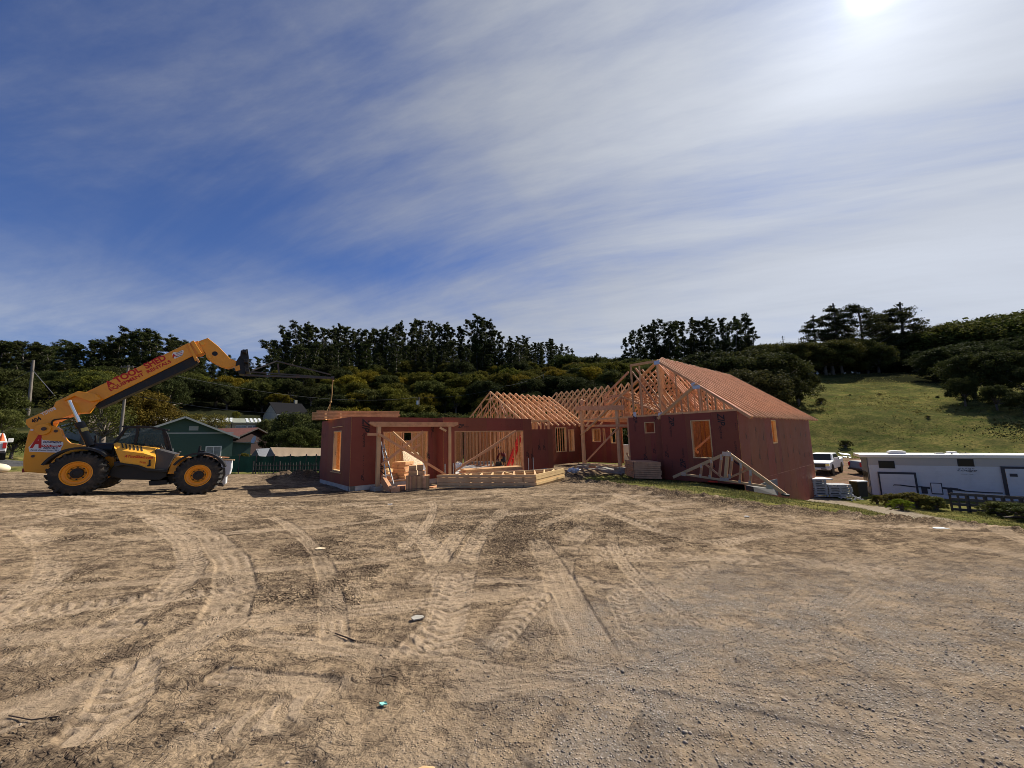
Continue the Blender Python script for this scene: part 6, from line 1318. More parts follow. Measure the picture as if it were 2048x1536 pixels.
def rvrect(name, x0, x1, y0, y1, m, k=.01, th=.02, bev=.0, parent=None):
    (t0, zt_), (t1, _) = rp(x0, y0), rp(x1, y0); zb_ = rp(x0, y1)[1]; mb = MB(); mb.obox(R3(t0, zb_, k), RD*(t1-t0), -RN*th, UP*(zt_-zb_)); return mb.build(name, m, parent or rv, bevel=bev)
X7 = lambda x: 1580+x/4.376; Y7 = lambda y: 860+y/4.376
fr_ = rvrect('window', X7(770), X7(912), Y7(268), Y7(334), M['navy'], .02, .03, .012); rvrect('pane', X7(776), X7(906), Y7(273), Y7(329), M['darkglass'], .026, .01, 0, fr_)
fr_ = rvrect('window', X7(1458), X7(1604), Y7(252), Y7(318), M['navy'], .02, .03, .012); rvrect('pane', X7(1464), X7(1598), Y7(257), Y7(313), M['darkglass'], .026, .01, 0, fr_)
# slide-outs with dark surrounds
so = rvrect('slide_out', X7(765), X7(1096), Y7(364), Y7(575), M['navy'], .09, .09); rvrect('slide_out_panel', X7(780), X7(1078), Y7(382), Y7(575), M['rvside'], .12, .1, 0, so)
so = rvrect('slide_out', X7(1838), X7(2300), Y7(318), Y7(580), M['navy'], .09, .09); rvrect('slide_out_panel', X7(1872), X7(2300), Y7(338), Y7(572), M['rvside'], .12, .1, 0, so); rvrect('vent_grille', X7(1912), X7(1980), Y7(380), Y7(406), M['navy'], .13, .02, 0, so)
so = rvrect('hatch', X7(1224), X7(1326), Y7(460), Y7(560), M['navy'], .03, .02, .01); rvrect('hatch_panel', X7(1231), X7(1318), Y7(467), Y7(552), M['rvside'], .04, .02, .008, so)
rvrect('vent', X7(1146), X7(1198), Y7(498), Y7(555), M['navy'], .02); rvrect('vent', X7(1374), X7(1418), Y7(508), Y7(566), M['navy'], .02)
mb = MB()
def ribbon(pts, k=.03):
    P_ = [R3(*rp(X7(x), Y7(y)), k) for x, y in pts]
    for i, (a, b) in enumerate(zip(P_, P_[1:])): mb.beam(a, b, .01, .03+.05*math.sin(math.pi*(i+.5)/(len(P_)-1)), up=UP)
ribbon([(900, 484), (905, 478), (960, 480), (1020, 488), (1090, 496), (1150, 494), (1220, 500)], .135); ribbon([(1150, 496), (1225, 512)]); ribbon([(1326, 502), (1400, 508), (1470, 516), (1530, 532)]); ribbon([(1326, 508), (1420, 520), (1530, 534)]); ribbon([(1530, 534), (1700, 546), (1860, 552)])
mb.build('swoosh_stripe', M['navy'], rv)
mb = MB(); a = lambda x, y: R3(*rp(X7(x), Y7(y)), .0)
letters(mb, 'GRAND', a(1474, 340), a(1612, 340), .05, RN, 0, 0, lift=.03, spacing=1.8); letters(mb, 'Lodge', a(1462, 366), a(1640, 372), .2, RN, 0, .5, lift=.03); letters(mb, 'LUXURY PARK', a(1500, 389), a(1604, 390), .04, RN, 0, 0, lift=.03); mb.build('lettering', M['navy'], bo_)
mb = MB(); mb.prism([R3(*rp(X7(x), Y7(y)), -.6) for x, y in ((878, 212), (884, 192), (915, 184), (1030, 188), (1040, 196), (1038, 216))], -RN*.7); mb.build('air_conditioner', M['white'], rv, bevel=.03)
for i, (x, y) in enumerate(((1335, 210), (1443, 198), (1562, 213), (2030, 236))): mb = MB(); q = R3(*rp(X7(x), Y7(y)), -.6); mb.cbox(q, RD*.4, RN*.4, UP*.08); mb.cyl(q, q-UP*.3, .05 if i == 1 else .12, 10); mb.build('roof_vent', M['white'], rv)
mb = MB(); mb.obox(R3(.3, zrb-.25), RD*(RL-.6), -RN*2.2, UP*.25); mb.build('chassis', M['black'], rv)
mb = MB()
for t_ in (6.6, 7.6): mb.lathe(R3(t_, zrb-.32, -.1), RN, [(.12, -.0), (.36, .0), (.36, -.2), (.12, -.2)], 20)
mb.build('wheel', M['tyre'], rv)
# stacked pallets and white rails beside the house
def pallet(o, dx, dy, m):
    t = thing('pallet', '', 'pallet', o); mb = MB()
    for k in range(7): mb.obox(o+dx*0+dy*(.98*k/7)+UP*.095, dx*1.25, dy*.09, UP*.045)
    for j in (0, .45, .9):
        for k in (0, .55, 1.13): mb.obox(o+dx*k+dy*j+UP*.032, dx*.12, dy*.09, UP*.060)
    for j in (0, .45, .9): mb.obox(o+dy*j, dx*1.25, dy*.09, UP*.030)
    mb.build('deck', m, t); return t
M['pallet'] = mat('weathered_white_board', (.36, .37, .38), .75, .15, 4, 0, .25); base = PZ(1612, 1001, -2.75); dx = ang(-14); dy = V3(-dx.y, dx.x); lv = ['lowest', 'second', 'third', 'fourth', 'fifth', 'sixth', 'seventh']
gb = gz(base.x+.6, base.y+.4)
for s_, (off, n, nm) in enumerate(((0, 7, 'taller stack next to the house'), (1.32, 5, 'shorter stack nearer the trailer'))):
    for k in range(n):
        t = pallet(V3(base.x, base.y, gb+.148*k)+dx*(off+random.uniform(-.05, .05)), dx, dy, M['pallet']); t['label'] = '%s pale pallet in the %s' % (lv[k], nm); t['group'] = 'pale pallets stacked beside the house'
mb = MB(); q = V3(base.x, base.y, gb+.148*7)+dx*.7; mb.prism([q-dx*.5, q+dx*.9, q+dx*.8+dy*.9, q-dx*.4+dy*.9], UP*.06); tag(mb.build('white_sheet', M['white']), 'white sheet lying on top of the pale pallet stack', 'sheet')
q = PZ(1678, 990, -2.6); mb = MB(); mb.lathe((q.x, q.y, gz(q.x, q.y)), (0, 0, 1), [(.0, .0), (.22, .0), (.30, .6), (.33, .62), (.33, .66), (.27, .64), (.2, .1), (0, .1)], 18); tag(mb.build('black_tub', M['black']), 'black plastic tub at the right end of the pallet stacks', 'tub')
q = PZ(1728, 992, -2.6); t = thing('waste_bin', 'black wheeled bin with pale lid beside the trailer end', 'bin', V3(q.x, q.y, gz(q.x, q.y))); mb = MB(); z0_ = gz(q.x, q.y); mb.prism([V3(q.x-.26, q.y, z0_+.1), V3(q.x+.26, q.y, z0_+.1), V3(q.x+.32, q.y, z0_+1.0), V3(q.x-.32, q.y, z0_+1.0)], V3(0, .6, 0)); mb.build('bin_body', M['black'], t); mb = MB(); mb.box(q.x-.36, q.x+.36, q.y-.05, q.y+.65, z0_+1.003, z0_+1.07); mb.build('lid', M['white'], t, bevel=.02)
for s_ in (-1, 1): mb = MB(); mb.lathe((q.x+s_*.27, q.y+.5, z0_+.12), (1, 0, 0), [(0, -.03), (.12, -.03), (.12, .03), (0, .03)], 14); mb.build('wheel', M['tyre'], t)
rc = random.Random(9); labs = ['white plastic scrap heap just right of the pallets', 'white torn bag between pallets and trailer', 'white debris at the end of the scrap row', 'white bent pipe scrap near the road', 'white rag close to the black tub']
for i, (x, y) in enumerate(((1686, 996), (1702, 1000), (1716, 1002), (1697, 1003), (1682, 990))):
    q = PZ(x, y, -2.7); g = gz(q.x, q.y); mb = MB()
    for k in range(6): a = V3(q.x+rc.uniform(-.25, .25), q.y+rc.uniform(-.3, .3), g+rc.uniform(.0, .12)); mb.beam(a, a+V3(rc.uniform(-.3, .3), rc.uniform(-.2, .2), rc.uniform(0, .2)), .05, .04)
    tag(mb.build('white_debris', M['white']), labs[i], 'debris')
for i, (x, y, Y) in enumerate(((1692, 909, 58), (1689, 918, 56), (1700, 916, 56))): q = PY(x, y, Y); g = gz(q.x, q.y); mb = MB(); mb.prism([V3(q.x-.7, q.y, max(g+.05, q.z)), V3(q.x+.7, q.y, max(g, q.z)-.2), V3(q.x+.8, q.y+.5, max(g, q.z)), V3(q.x-.6, q.y+.6, max(g, q.z)+.2)], UP*.08); tag(mb.build('white_sheet', M['white']), ('tilted white sheet at the foot of the hill right of the white pickup', 'low white board under the tilted sheet on the hill foot', 'dark-edged white scrap right of the tilted sheet')[i], 'sheet')
# low pallet fence in front of the trailer
t = thing('pallet_fence', 'low weathered fence of upright pallets below the trailer', 'fence', G(1900, 19.3)); M['greywood'] = mat('weathered_grey_wood', (.085, .075, .068), .85, .2, 5, .25)
pts = [(1880, 20.2), (1915, 19.9), (1950, 19.5), (1985, 19.1), (2020, 18.6), (2060, 18.1), (2110, 17.6)]
for (x0, Y0), (x1, Y1) in zip(pts, pts[1:]):
    a, b = G(x0, Y0), G(x1, Y1); b = a+(b-a)*.96; mb = MB()
    for z_ in (.08, .33, .58, .83): mb.beam(a+UP*z_, b+UP*z_, .02, .13)
    for f in (.03, .5, .97): q = a.lerp(b, f)+V3(0, .06); mb.beam(q, q+UP*.86, .09, .04)
    mb.build('pallet_panel', M['greywood'], t)
# parked cars and equipment glimpsed on the hill crest
for i, (x, y, Y, w_) in enumerate(((1848, 746, 128, 3.6), (1868, 746.5, 130, 3.4))):
    q = PY(x, y, Y); g = gz(q.x, q.y); mb = MB(); mb.prism([V3(q.x-w_/2, q.y, g+.3), V3(q.x+w_/2, q.y, g+.3), V3(q.x+w_/2, q.y, g+.95), V3(q.x+w_*.25, q.y, g+1.0), V3(q.x+w_*.1, q.y, g+1.5), V3(q.x-w_*.3, q.y, g+1.5), V3(q.x-w_/2, q.y, g+1.0)], V3(0, 1.7, 0)); c_ = thing('crest_car', ('left', 'right')[i]+' of two small dark cars parked on the crest of the hill', 'car', V3(q.x, q.y, g)); mb.build('body', M['black' if i else 'darksteel'], c_, bevel=.08)
    mb = MB(); mb.prism([V3(q.x+w_*.07, q.y-.02, g+1.05), V3(q.x-w_*.36, q.y-.02, g+1.05), V3(q.x-w_*.28, q.y-.02, g+1.42), V3(q.x+w_*.04, q.y-.02, g+1.42)], V3(0, -.02, 0)); mb.build('side_window', M['white'], c_)
    for s_ in (-.3, .3): mb = MB(); mb.lathe((q.x+w_*s_, q.y-.03, g+.32), (0, 1, 0), [(0, 0), (.32, 0), (.32, .2), (0, .2)], 14); mb.build('wheel', M['tyre'], c_)
# ------------------------------------------------------------------ utility poles and wires
def upole(px, ytop, Y, ybase=None, arms=(), label='', r=.14, lean=0.0, extra=None):
    top = PY(px, ytop, Y); q = PY(px, ybase or 900, Y) if ybase else top; g = gz(top.x, top.y); bx_ = top.x+lean; t = thing('utility_pole', label, 'utility pole', V3(bx_, top.y, g))
    mb = MB(); mb.cyl((bx_, top.y, g-.3), top, r, 10, r*.7); po = mb.build('pole_shaft', M['pole'], t)
    for dz, w_ in arms: mb = MB(); p = top+UP*dz; mb.cbox(p+V3(0, -r), V3(w_, 0), V3(0, .1), UP*.12); ao = mb.build('crossarm', M['pole'], t); mb = MB(); [mb.cyl(p+V3(s_*w_*.45, -r, .06), p+V3(s_*w_*.45, -r, .22), .04, 6) for s_ in (-1, -.4, .4, 1)]; mb.build('insulator', M['grey'], ao)
    return top, t
tA, a_ = upole(257, 730, 48, arms=((-.3, 1.6), (-3.9, 1.9)), label='grey utility pole with two crossarms seen under the telehandler boom', r=.17, lean=0)
tB, b_9 = upole(67, 720, 70, arms=(), label='tall pale utility pole with guy wires at the far left', r=.26, lean=.5)
tC, _ = upole(35, 786, 62, label='short pale pole left of the tall guyed pole', r=.1, lean=.2)
tD, d9 = upole(838, 794, 95, arms=((-.5, 1.2),), label='slim utility pole with a small transformer behind the garage', r=.17)
mb = MB(); mb.cyl(tD+V3(-.35, -.2, -1.9), tD+V3(-.35, -.2, -.9), .26, 10); mb.build('transformer', M['white_metal'], d9)
tE_, _ = upole(1087, 749, 120, arms=(), label='thin pole among the trees above the wing trusses', r=.14)
tF, _ = upole(1565, 672, 175, arms=((-.6, 1.8), (-1.6, 1.4)), label='small distant utility pole on the skyline right of the eucalyptus grove', r=.2)
tG, _ = upole(1572, 702, 150, label='bare pale pole on the wooded slope below the skyline pole', r=.13)
def wire(p, q, sag, label, r=.018, n=18):
    pts = [p.lerp(q, i/n)-UP*(sag*4*(i/n)*(1-i/n)) for i in range(n+1)]; mb = MB(); mb.tube(pts, r, 4); tag(mb.build('power_line', M['wire']), label, 'power line')
wire(tA+V3(.7, 0, -3.8), PY(655, 825, 60), .9, 'power line running from the lower crossarm behind the green house to the garage', .022)
wire(PY(655, 826, 60), tD+V3(0, 0, -3.5), .8, 'power line from behind the garage to the slim utility pole', .022); wire(tA+V3(.7, 0, -.2), tD, 2.2, 'upper power line between the crossarm pole and the slim pole', .022)
wire(tD, PY(1010, 772, 100), 1.0, 'power line from the slim pole across the dark woods', .025); wire(PY(1010, 772, 100), tE_, .5, 'power line end piece reaching the thin pole among the trees', .025)
wire(tE_, PY(1160, 752, 122), .6, 'power line from the thin pole to the trees on the ridge', .03)
wire(tB-UP*1.8, PY(110, 792, 68), 0, 'right guy wire of the tall pole at the far left', .05); wire(tB-UP*1.8, PY(5, 772, 70), 0, 'left guy wire of the tall pole at the far left', .035)
# ------------------------------------------------------------------ trees
def leaf_material(name, base, alt, trans=.25):
    m = bpy.data.materials.new(name); m.use_nodes = True; t = NT(m.node_tree); p = m.node_tree.nodes['Principled BSDF']; p.inputs['Roughness'].default_value = .9; p.inputs['Specular IOR Level'].default_value = .08
    ri = t.node('ShaderNodeNewGeometry').outputs['Random Per Island']; oi = t.node('ShaderNodeObjectInfo'); co = t.node('ShaderNodeTexCoord').outputs['Object']
    nz = t.noise(co, .35, 3, .6); f = t.math('ADD', t.math('MULTIPLY', ri, .55), t.math('MULTIPLY', t.ramp(nz, (.35, 0), (.65, 1)), .45))
    c = t.mix(f, base, alt); c = t.mix(1.0, c, oi.outputs['Color'], 'MULTIPLY')
    t.l.new(c, p.inputs['Base Color']); tr = t.node('ShaderNodeBsdfTranslucent', i_0=c); mx = t.node('ShaderNodeMixShader', i_0=trans); t.l.new(p.outputs[0], mx.inputs[1]); t.l.new(tr.outputs[0], mx.inputs[2]); t.l.new(mx.outputs[0], m.node_tree.nodes['Material Output'].inputs[0]); return m
M['leaf'] = leaf_material('foliage', (.050, .060, .020), (.112, .114, .040)); M['bark'] = mat('bark', (.13, .105, .085), .9, .25, 3); M['palebark'] = mat('pale_bark', (.13, .11, .09), .85, .3, 2)
def crown_mesh(name, clumps, n, leaf, rng, flat=.6, up=.25):
    """many small leaf-sprig faces; clumps: (x, y, z, radius, weight)"""
    cl = np.array(clumps); wgt = cl[:, 4]/cl[:, 4].sum(); idx = rng.choice(len(cl), n, p=wgt); d = rng.normal(size=(n, 3)); d /= np.linalg.norm(d, axis=1)[:, None]
    r = rng.random(n)**.5*(1+.35*rng.random(n)**4); P = cl[idx, :3]+d*r[:, None]*cl[idx, 3][:, None]*np.array([1, 1, flat]); nrm = d+np.array([0, 0, up])+rng.normal(0, .7, (n, 3)); nrm /= np.linalg.norm(nrm, axis=1)[:, None]
    a = np.cross(nrm, rng.normal(size=(n, 3))); a /= np.linalg.norm(a, axis=1)[:, None]; b = np.cross(nrm, a); s = leaf*(.55+.9*rng.random(n))[:, None]
    V = np.stack([P-a*s, P-b*s*.55, P+a*s, P+b*s*.6], 1); F = np.arange(4*n).reshape(-1, 4)
    me = bpy.data.meshes.new(name); me.vertices.add(4*n); me.vertices.foreach_set('co', V.astype(np.float32).ravel()); me.loops.add(4*n); me.loops.foreach_set('vertex_index', F.astype(np.int32).ravel()); me.polygons.add(n); me.polygons.foreach_set('loop_start', (np.arange(n)*4).astype(np.int32)); me.update(calc_edges=True); me.materials.append(M['leaf']); return me
def limb_mesh(name, limbs, m):
    mb = MB()
    for p, q, r0, r1 in limbs: mb.cyl(p, q, r0, 7, r1)
    me = bpy.data.meshes.new(name); me.from_pydata(mb.v, [], mb.f); me.materials.append(m); me.shade_smooth(); return me
def make_euc(seed, h=20., w=3.2):
    """tall stems with steep limbs that each end in small loose tufts"""
    r = random.Random(seed); rg_ = np.random.default_rng(seed); limbs = []; cl = []; n_t = r.choice((1, 2, 2))
    for k in range(n_t):
        z = -1.; rad = .30; ax = r.uniform(-.06, .06)+(.14*(1 if k else -1) if n_t > 1 else 0); p = V3(0, 0, z)
        while z < h*(.90-.10*k):
            q = V3(p.x+(ax+r.uniform(-.06, .06))*1.7, p.y+r.uniform(-.06, .06)*1.7, z+1.7); limbs.append((p, q, rad, rad*.9)); rad *= .9; f = q.z/h
            if f > .18:
                for j in range(r.randint(2, 4)):
                    th = r.uniform(0, 6.28); L = w*(.30+.75*math.sin(math.pi*min(1, (f-.05)*.9)))*r.uniform(.3, 1.15); e = q+V3(math.cos(th)*L*.55, math.sin(th)*L*.55, L*r.uniform(.3, 1.0)); limbs.append((q, e, rad*.45, .025))
                    for m in range(r.randint(2, 4)): c_ = q.lerp(e, r.uniform(.55, 1.1)); cl.append((c_.x+r.uniform(-.6, .6), c_.y+r.uniform(-.6, .6), c_.z+r.uniform(-.5, .3), r.uniform(.28, .72)*(1.2-.35*f), 1))
            p = q; z = q.z
        for m in range(4): cl.append((p.x+r.uniform(-.5, .5), p.y+r.uniform(-.5, .5), p.z+r.uniform(-.6, .7), .5, .8))
    for j in range(46): th = r.uniform(0, 6.28); cl.append((math.cos(th)*w*r.uniform(.1, .6), math.sin(th)*w*r.uniform(.1, .6), h*r.uniform(.06, .6), r.uniform(.55, 1.1), .9))
    return crown_mesh('euc_crown', cl, 18000, .125, rg_, 1.0, .0), limb_mesh('euc_trunk', limbs, M['palebark']), h
def make_oak(seed, h=8., w=5.2, n=17000, leaf=.14, bark='bark', low=.10):
    r = random.Random(seed); rg_ = np.random.default_rng(seed); limbs = [(V3(0, 0, -1), V3(.1, 0, h*.28), .34, .28)]; cl = []
    for k in range(70):
        th = r.uniform(0, 6.28); el = r.uniform(0, 1)**.8; rr = w*math.cos(el*1.25)*r.uniform(.55, 1.0); zz_ = h*(low+.12+(.80-low)*math.sin(el*1.5)); e = V3(math.cos(th)*rr, math.sin(th)*rr, zz_)
        if k < 14: mid = V3(e.x*.45, e.y*.45, h*.28+(zz_-h*.28)*.5); limbs += [(V3(.1, 0, h*.26), mid, .18, .10), (mid, e, .10, .03)]
        cl.append((e.x, e.y, e.z, r.uniform(.45, 1.15)*h/8, 1)); cl.append((e.x*.6, e.y*.6, e.z*.85, 1.0*h/8, .25))
    return crown_mesh('oak_crown', cl, n, leaf, rg_, .88, .15), limb_mesh('oak_trunk', limbs, M[bark]), h*1.06
def make_pine(seed, h=15., w=3.6, spread=False):
    r = random.Random(seed); rg_ = np.random.default_rng(seed); limbs = []; cl = []; p = V3(0, 0, -1); rad = .34; z = -1
    while z < h*.95: q = V3(p.x+r.uniform(-.12, .12), p.y+r.uniform(-.1, .1), z+1.5); limbs.append((p, q, rad, rad*.9)); rad *= .9; p = q; z = q.z
    z = h*(.18 if not spread else .3)
    while z < h*.98:
        f = z/h; L0 = (w*(1-f)**.6*1.15+.5) if not spread else w*math.sin(math.pi*min(1, .25+.72*f))**.7
        for j in range(4):
            th = r.uniform(0, 6.28); L = L0*r.uniform(.5, 1.08); b0 = V3(0, 0, z-L*(.5 if spread else .1)); e = V3(math.cos(th)*L, math.sin(th)*L, z+r.uniform(-.1, .5)); limbs.append((b0, e, .12*(1.1-f), .03)); cl.append((e.x, e.y, e.z, r.uniform(.55, .95)*(1.25 if spread else 1), 1)); cl.append((e.x*.6, e.y*.6, (e.z+b0.z)/2+.35*abs(e.z-b0.z), .6, .55))
        z += .75 if not spread else .95
    cl.append((0, 0, h, .5, .6)); return crown_mesh('pine_crown', cl, 15000, .115, rg_, .5, .3), limb_mesh('pine_trunk', limbs, M['bark']), h
EUC = [make_euc(s, 20, w_) for s, w_ in ((1, 3.2), (2, 3.6), (3, 2.8), (4, 3.9), (5, 3.0))]; OAK = [make_oak(s) for s in (11, 12, 13, 14)]; PINE = [make_pine(21), make_pine(22, 15, 2.6), make_pine(23, 14, 5.2, True), make_pine(24, 14, 4.4, True)]
BUSH = [make_oak(41, 2.0, 1.7, 9000, .06, low=-.12), make_oak(42, 2.0, 1.9, 9000, .06, low=-.12)]; BARE = make_oak(31, 7, 3.6, 4500, .10, low=.2)
rt = random.Random(77)
def plant(name, kind, o, height, label, cat='tree', group=None, col=(1, 1, 1), wide=1.0, rz=None):
    cm, tm, h0 = kind; s = height/h0; t = thing(name, label, cat, o, rt.uniform(0, 6.28) if rz is None else rz, group); t.scale = (s*wide, s*wide, s)
    for nm, me in (('crown', cm), ('trunk', tm)): q = bpy.data.objects.new(nm, me); C.objects.link(q); q.parent = t; q.color = tuple(col)+(1,)
    return t
def tree_px(name, kind, px, ytop, Y, label, **kw):
    tp2 = PY(px, ytop, Y); g = gz(tp2.x, tp2.y); return plant(name, kind, V3(tp2.x, tp2.y, g), max(.5, tp2.z-g), label, **kw)
DG = (.62, .68, .60)
DK2 = (.8, .8, .6)
def jc(c, v=.18): k = 1+rt.uniform(-v, v); return tuple(max(.05, x*k*(1+rt.uniform(-.06, .06))) for x in c)
# eucalyptus wall on the left hill, tops read off the skyline
def skyline(pts, step, Y, label, group, kinds, name, wide=(.9, 1.4), col=DG, jit=8, dY=25, dup=0):
    xs = [p[0] for p in pts]; ys = [p[1] for p in pts]; x = xs[0]
    while x <= xs[-1]:
        y = np.interp(x, xs, ys)+rt.uniform(-3, jit); Yd = Y+rt.uniform(0, dY); tree_px(name, rt.choice(kinds), x+rt.uniform(-step*.25, step*.25), y, Yd*1.0, label, group=group, col=jc(col), wide=rt.uniform(*wide))
        x += step*rt.uniform(.75, 1.25)
skyline([(-30, 690), (0, 685), (60, 686), (100, 702), (130, 690), (190, 682), (225, 690), (260, 666), (300, 668), (340, 676), (380, 690), (420, 690)], 9.5, 165, 'dark round-topped eucalyptus on the ridge behind the telehandler boom', 'eucalyptus trees on the ridge behind the telehandler', EUC, 'eucalyptus', (1.2, 1.8))
skyline([(430, 700), (470, 715), (500, 728), (520, 712), (540, 706)], 15, 170, 'shorter tree in the dip of the skyline between boom head and jib', 'trees in the skyline dip below the jib', EUC, 'eucalyptus', (1.2, 1.6))
skyline([(552, 690), (575, 668), (597, 650), (640, 656), (690, 652), (730, 664), (775, 657), (812, 648), (838, 641), (860, 652), (890, 652), (925, 660)], 8.5, 168, 'tall ragged dark eucalyptus in the long row on the skyline behind the garage', 'tall eucalyptus row behind the garage', EUC, 'eucalyptus', (.95, 1.35), dY=22)
skyline([(945, 640), (958, 634), (975, 640), (990, 656), (1010, 668), (1030, 672), (1055, 684), (1075, 690), (1100, 684), (1125, 690), (1145, 702)], 10, 165, 'ragged eucalyptus on the falling right end of the long skyline row', 'eucalyptus at the right end of the skyline row', EUC, 'eucalyptus', (1.0, 1.4), dY=18)
skyline([(1252, 672), (1268, 662), (1290, 650), (1310, 642), (1335, 652), (1360, 644), (1385, 640), (1410, 642), (1432, 645), (1445, 629), (1462, 640), (1482, 634), (1500, 648), (1512, 668)], 10, 150, 'tall dark eucalyptus in the grove standing above the main roof trusses', 'eucalyptus grove above the main roof', EUC, 'eucalyptus', (1.0, 1.35), dY=18)
def wood(n, xr, Yr, group, pick, kinds=None, name='broadleaf_tree', hh=(4.5, 9), wide=(.9, 1.35), skip=None):
    """trees rooted on the slope itself at random places, denser spacing kept apart"""
    got = []
    for _ in range(n*14):
        if len(got) >= n: break
        x = rt.uniform(*xr); Y = Yr[0]+(Yr[1]-Yr[0])*rt.random()**1.15; p = PY(x, 800, Y)
        if skip and skip(x, Y): continue
        if any((p.x-q[0])**2+(p.y-q[1])**2 < q[2] for q in got): continue
        got.append((p.x, p.y, rt.uniform(7, 12))); g = gz(p.x, p.y); h_ = rt.uniform(*hh); yy = 870-(g+h_-EYE)*FPX/Y
        lab, c = pick(x, yy); plant(name, rt.choice(kinds or OAK), V3(p.x, p.y, g), h_, lab, group=group, col=c, wide=rt.uniform(*wide))
def back_pick(lab, c): return lambda x, y: (lab, jc(c, .2))
_E = EUC
def thick(n, xr, Yr, hh, lab, grp, c=(.5, .56, .5)): wood(n, xr, Yr, grp, back_pick(lab, c), kinds=EUC, name='eucalyptus', hh=hh, wide=(1.2, 1.7))
# second rows lower down fill the wall of trunks
for x in range(-20, 540, 26): tree_px('eucalyptus', rt.choice(EUC), x+rt.uniform(-8, 8), rt.uniform(712, 745), rt.uniform(135, 158), 'dark tree on the slope below the ridge behind the telehandler', group='dark trees on the slope behind the telehandler', col=jc((.5, .56, .5)), wide=rt.uniform(1.5, 2.1))
for x in range(545, 1130, 19): tree_px('eucalyptus', rt.choice(EUC), x+rt.uniform(-6, 6), rt.uniform(682, 722)+max(0, x-1000)*.12, rt.uniform(138, 162), 'dark tree on the slope just below the skyline row behind the garage', group='dark trees below the skyline row', col=jc((.55, .62, .55)), wide=rt.uniform(1.3, 1.8))
thick(60, (545, 1120), (160, 205), (11, 15), 'eucalyptus deep inside the stand behind the garage, seen between nearer trunks', 'inner eucalyptus of the stand behind the garage')
thick(60, (-40, 530), (160, 205), (9, 13), 'eucalyptus deep inside the wood behind the telehandler', 'inner eucalyptus of the wood behind the telehandler')
thick(16, (1262, 1515), (152, 178), (9, 13), 'eucalyptus deep inside the grove above the main roof', 'inner eucalyptus of the grove above the main roof')
# rounded broadleaf trees covering the slope, from dark green to olive and gold
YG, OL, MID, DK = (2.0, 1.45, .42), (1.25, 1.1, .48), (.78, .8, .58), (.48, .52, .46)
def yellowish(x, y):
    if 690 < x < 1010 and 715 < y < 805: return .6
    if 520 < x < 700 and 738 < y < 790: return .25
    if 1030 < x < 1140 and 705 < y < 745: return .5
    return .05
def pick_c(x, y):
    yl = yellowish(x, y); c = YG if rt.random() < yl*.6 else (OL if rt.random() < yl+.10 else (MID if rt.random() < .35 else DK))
    return {YG: 'golden green round tree in the woods behind the house', OL: 'olive green round tree in the woods behind the house', MID: 'mid green round tree in the woods behind the house', DK: 'dark green round tree in the woods behind the house'}[c], jc(c, .25)
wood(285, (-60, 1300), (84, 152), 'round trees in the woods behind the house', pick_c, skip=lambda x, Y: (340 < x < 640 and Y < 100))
# ridge scrub between the two groves
skyline([(1130, 706), (1160, 712), (1200, 714), (1240, 716), (1265, 716)], 13, 150, 'low rounded tree on the ridge between the two eucalyptus stands', 'low trees on the ridge gap', OAK, 'broadleaf_tree', (1.0, 1.4), (.9, .95, .6), 4, 12)
skyline([(1150, 722), (1200, 726), (1250, 724), (1290, 722), (1330, 716)], 16, 128, 'olive scrub tree below the ridge gap', 'scrub trees below the ridge gap', OAK, 'broadleaf_tree', (1.1, 1.5), OL, 5, 8)
tree_px('small_pine', PINE[1], 1193, 707, 150, 'tiny lone pine sticking out of the ridge gap', col=DG)
# trees round the dark green hill house and over the roof
skyline([(1000, 768), (1060, 758), (1120, 752), (1170, 756), (1200, 766)], 20, 112, 'dark bushy tree below the hill house', 'bushy trees below the hill house', OAK, 'broadleaf_tree', (1.1, 1.5), DK, 5, 6)
skyline([(1290, 728), (1330, 722), (1380, 728), (1400, 716)], 18, 112, 'drooping feathery tree right behind the main roof peak', 'feathery trees behind the roof peak', OAK, 'broadleaf_tree', (.8, 1.1), (1.0, 1.05, .7), 4, 6)
for x, y, Y, wd in ((1405, 702, 96, 1.2), (1440, 712, 90, 1.3), (1475, 698, 95, 1.4), (1515, 705, 88, 1.4), (1552, 716, 92, 1.2), (1490, 735, 80, 1.3), (1540, 742, 82, 1.2), (1430, 742, 80, 1.1), (1570, 722, 99, 1.0)): tree_px('oak_tree', rt.choice(OAK), x, y, Y, 'big dark oak in the dense clump behind the right slope of the main roof', group='oak clump behind the main roof', col=jc((.62, .62, .55)), wide=wd)
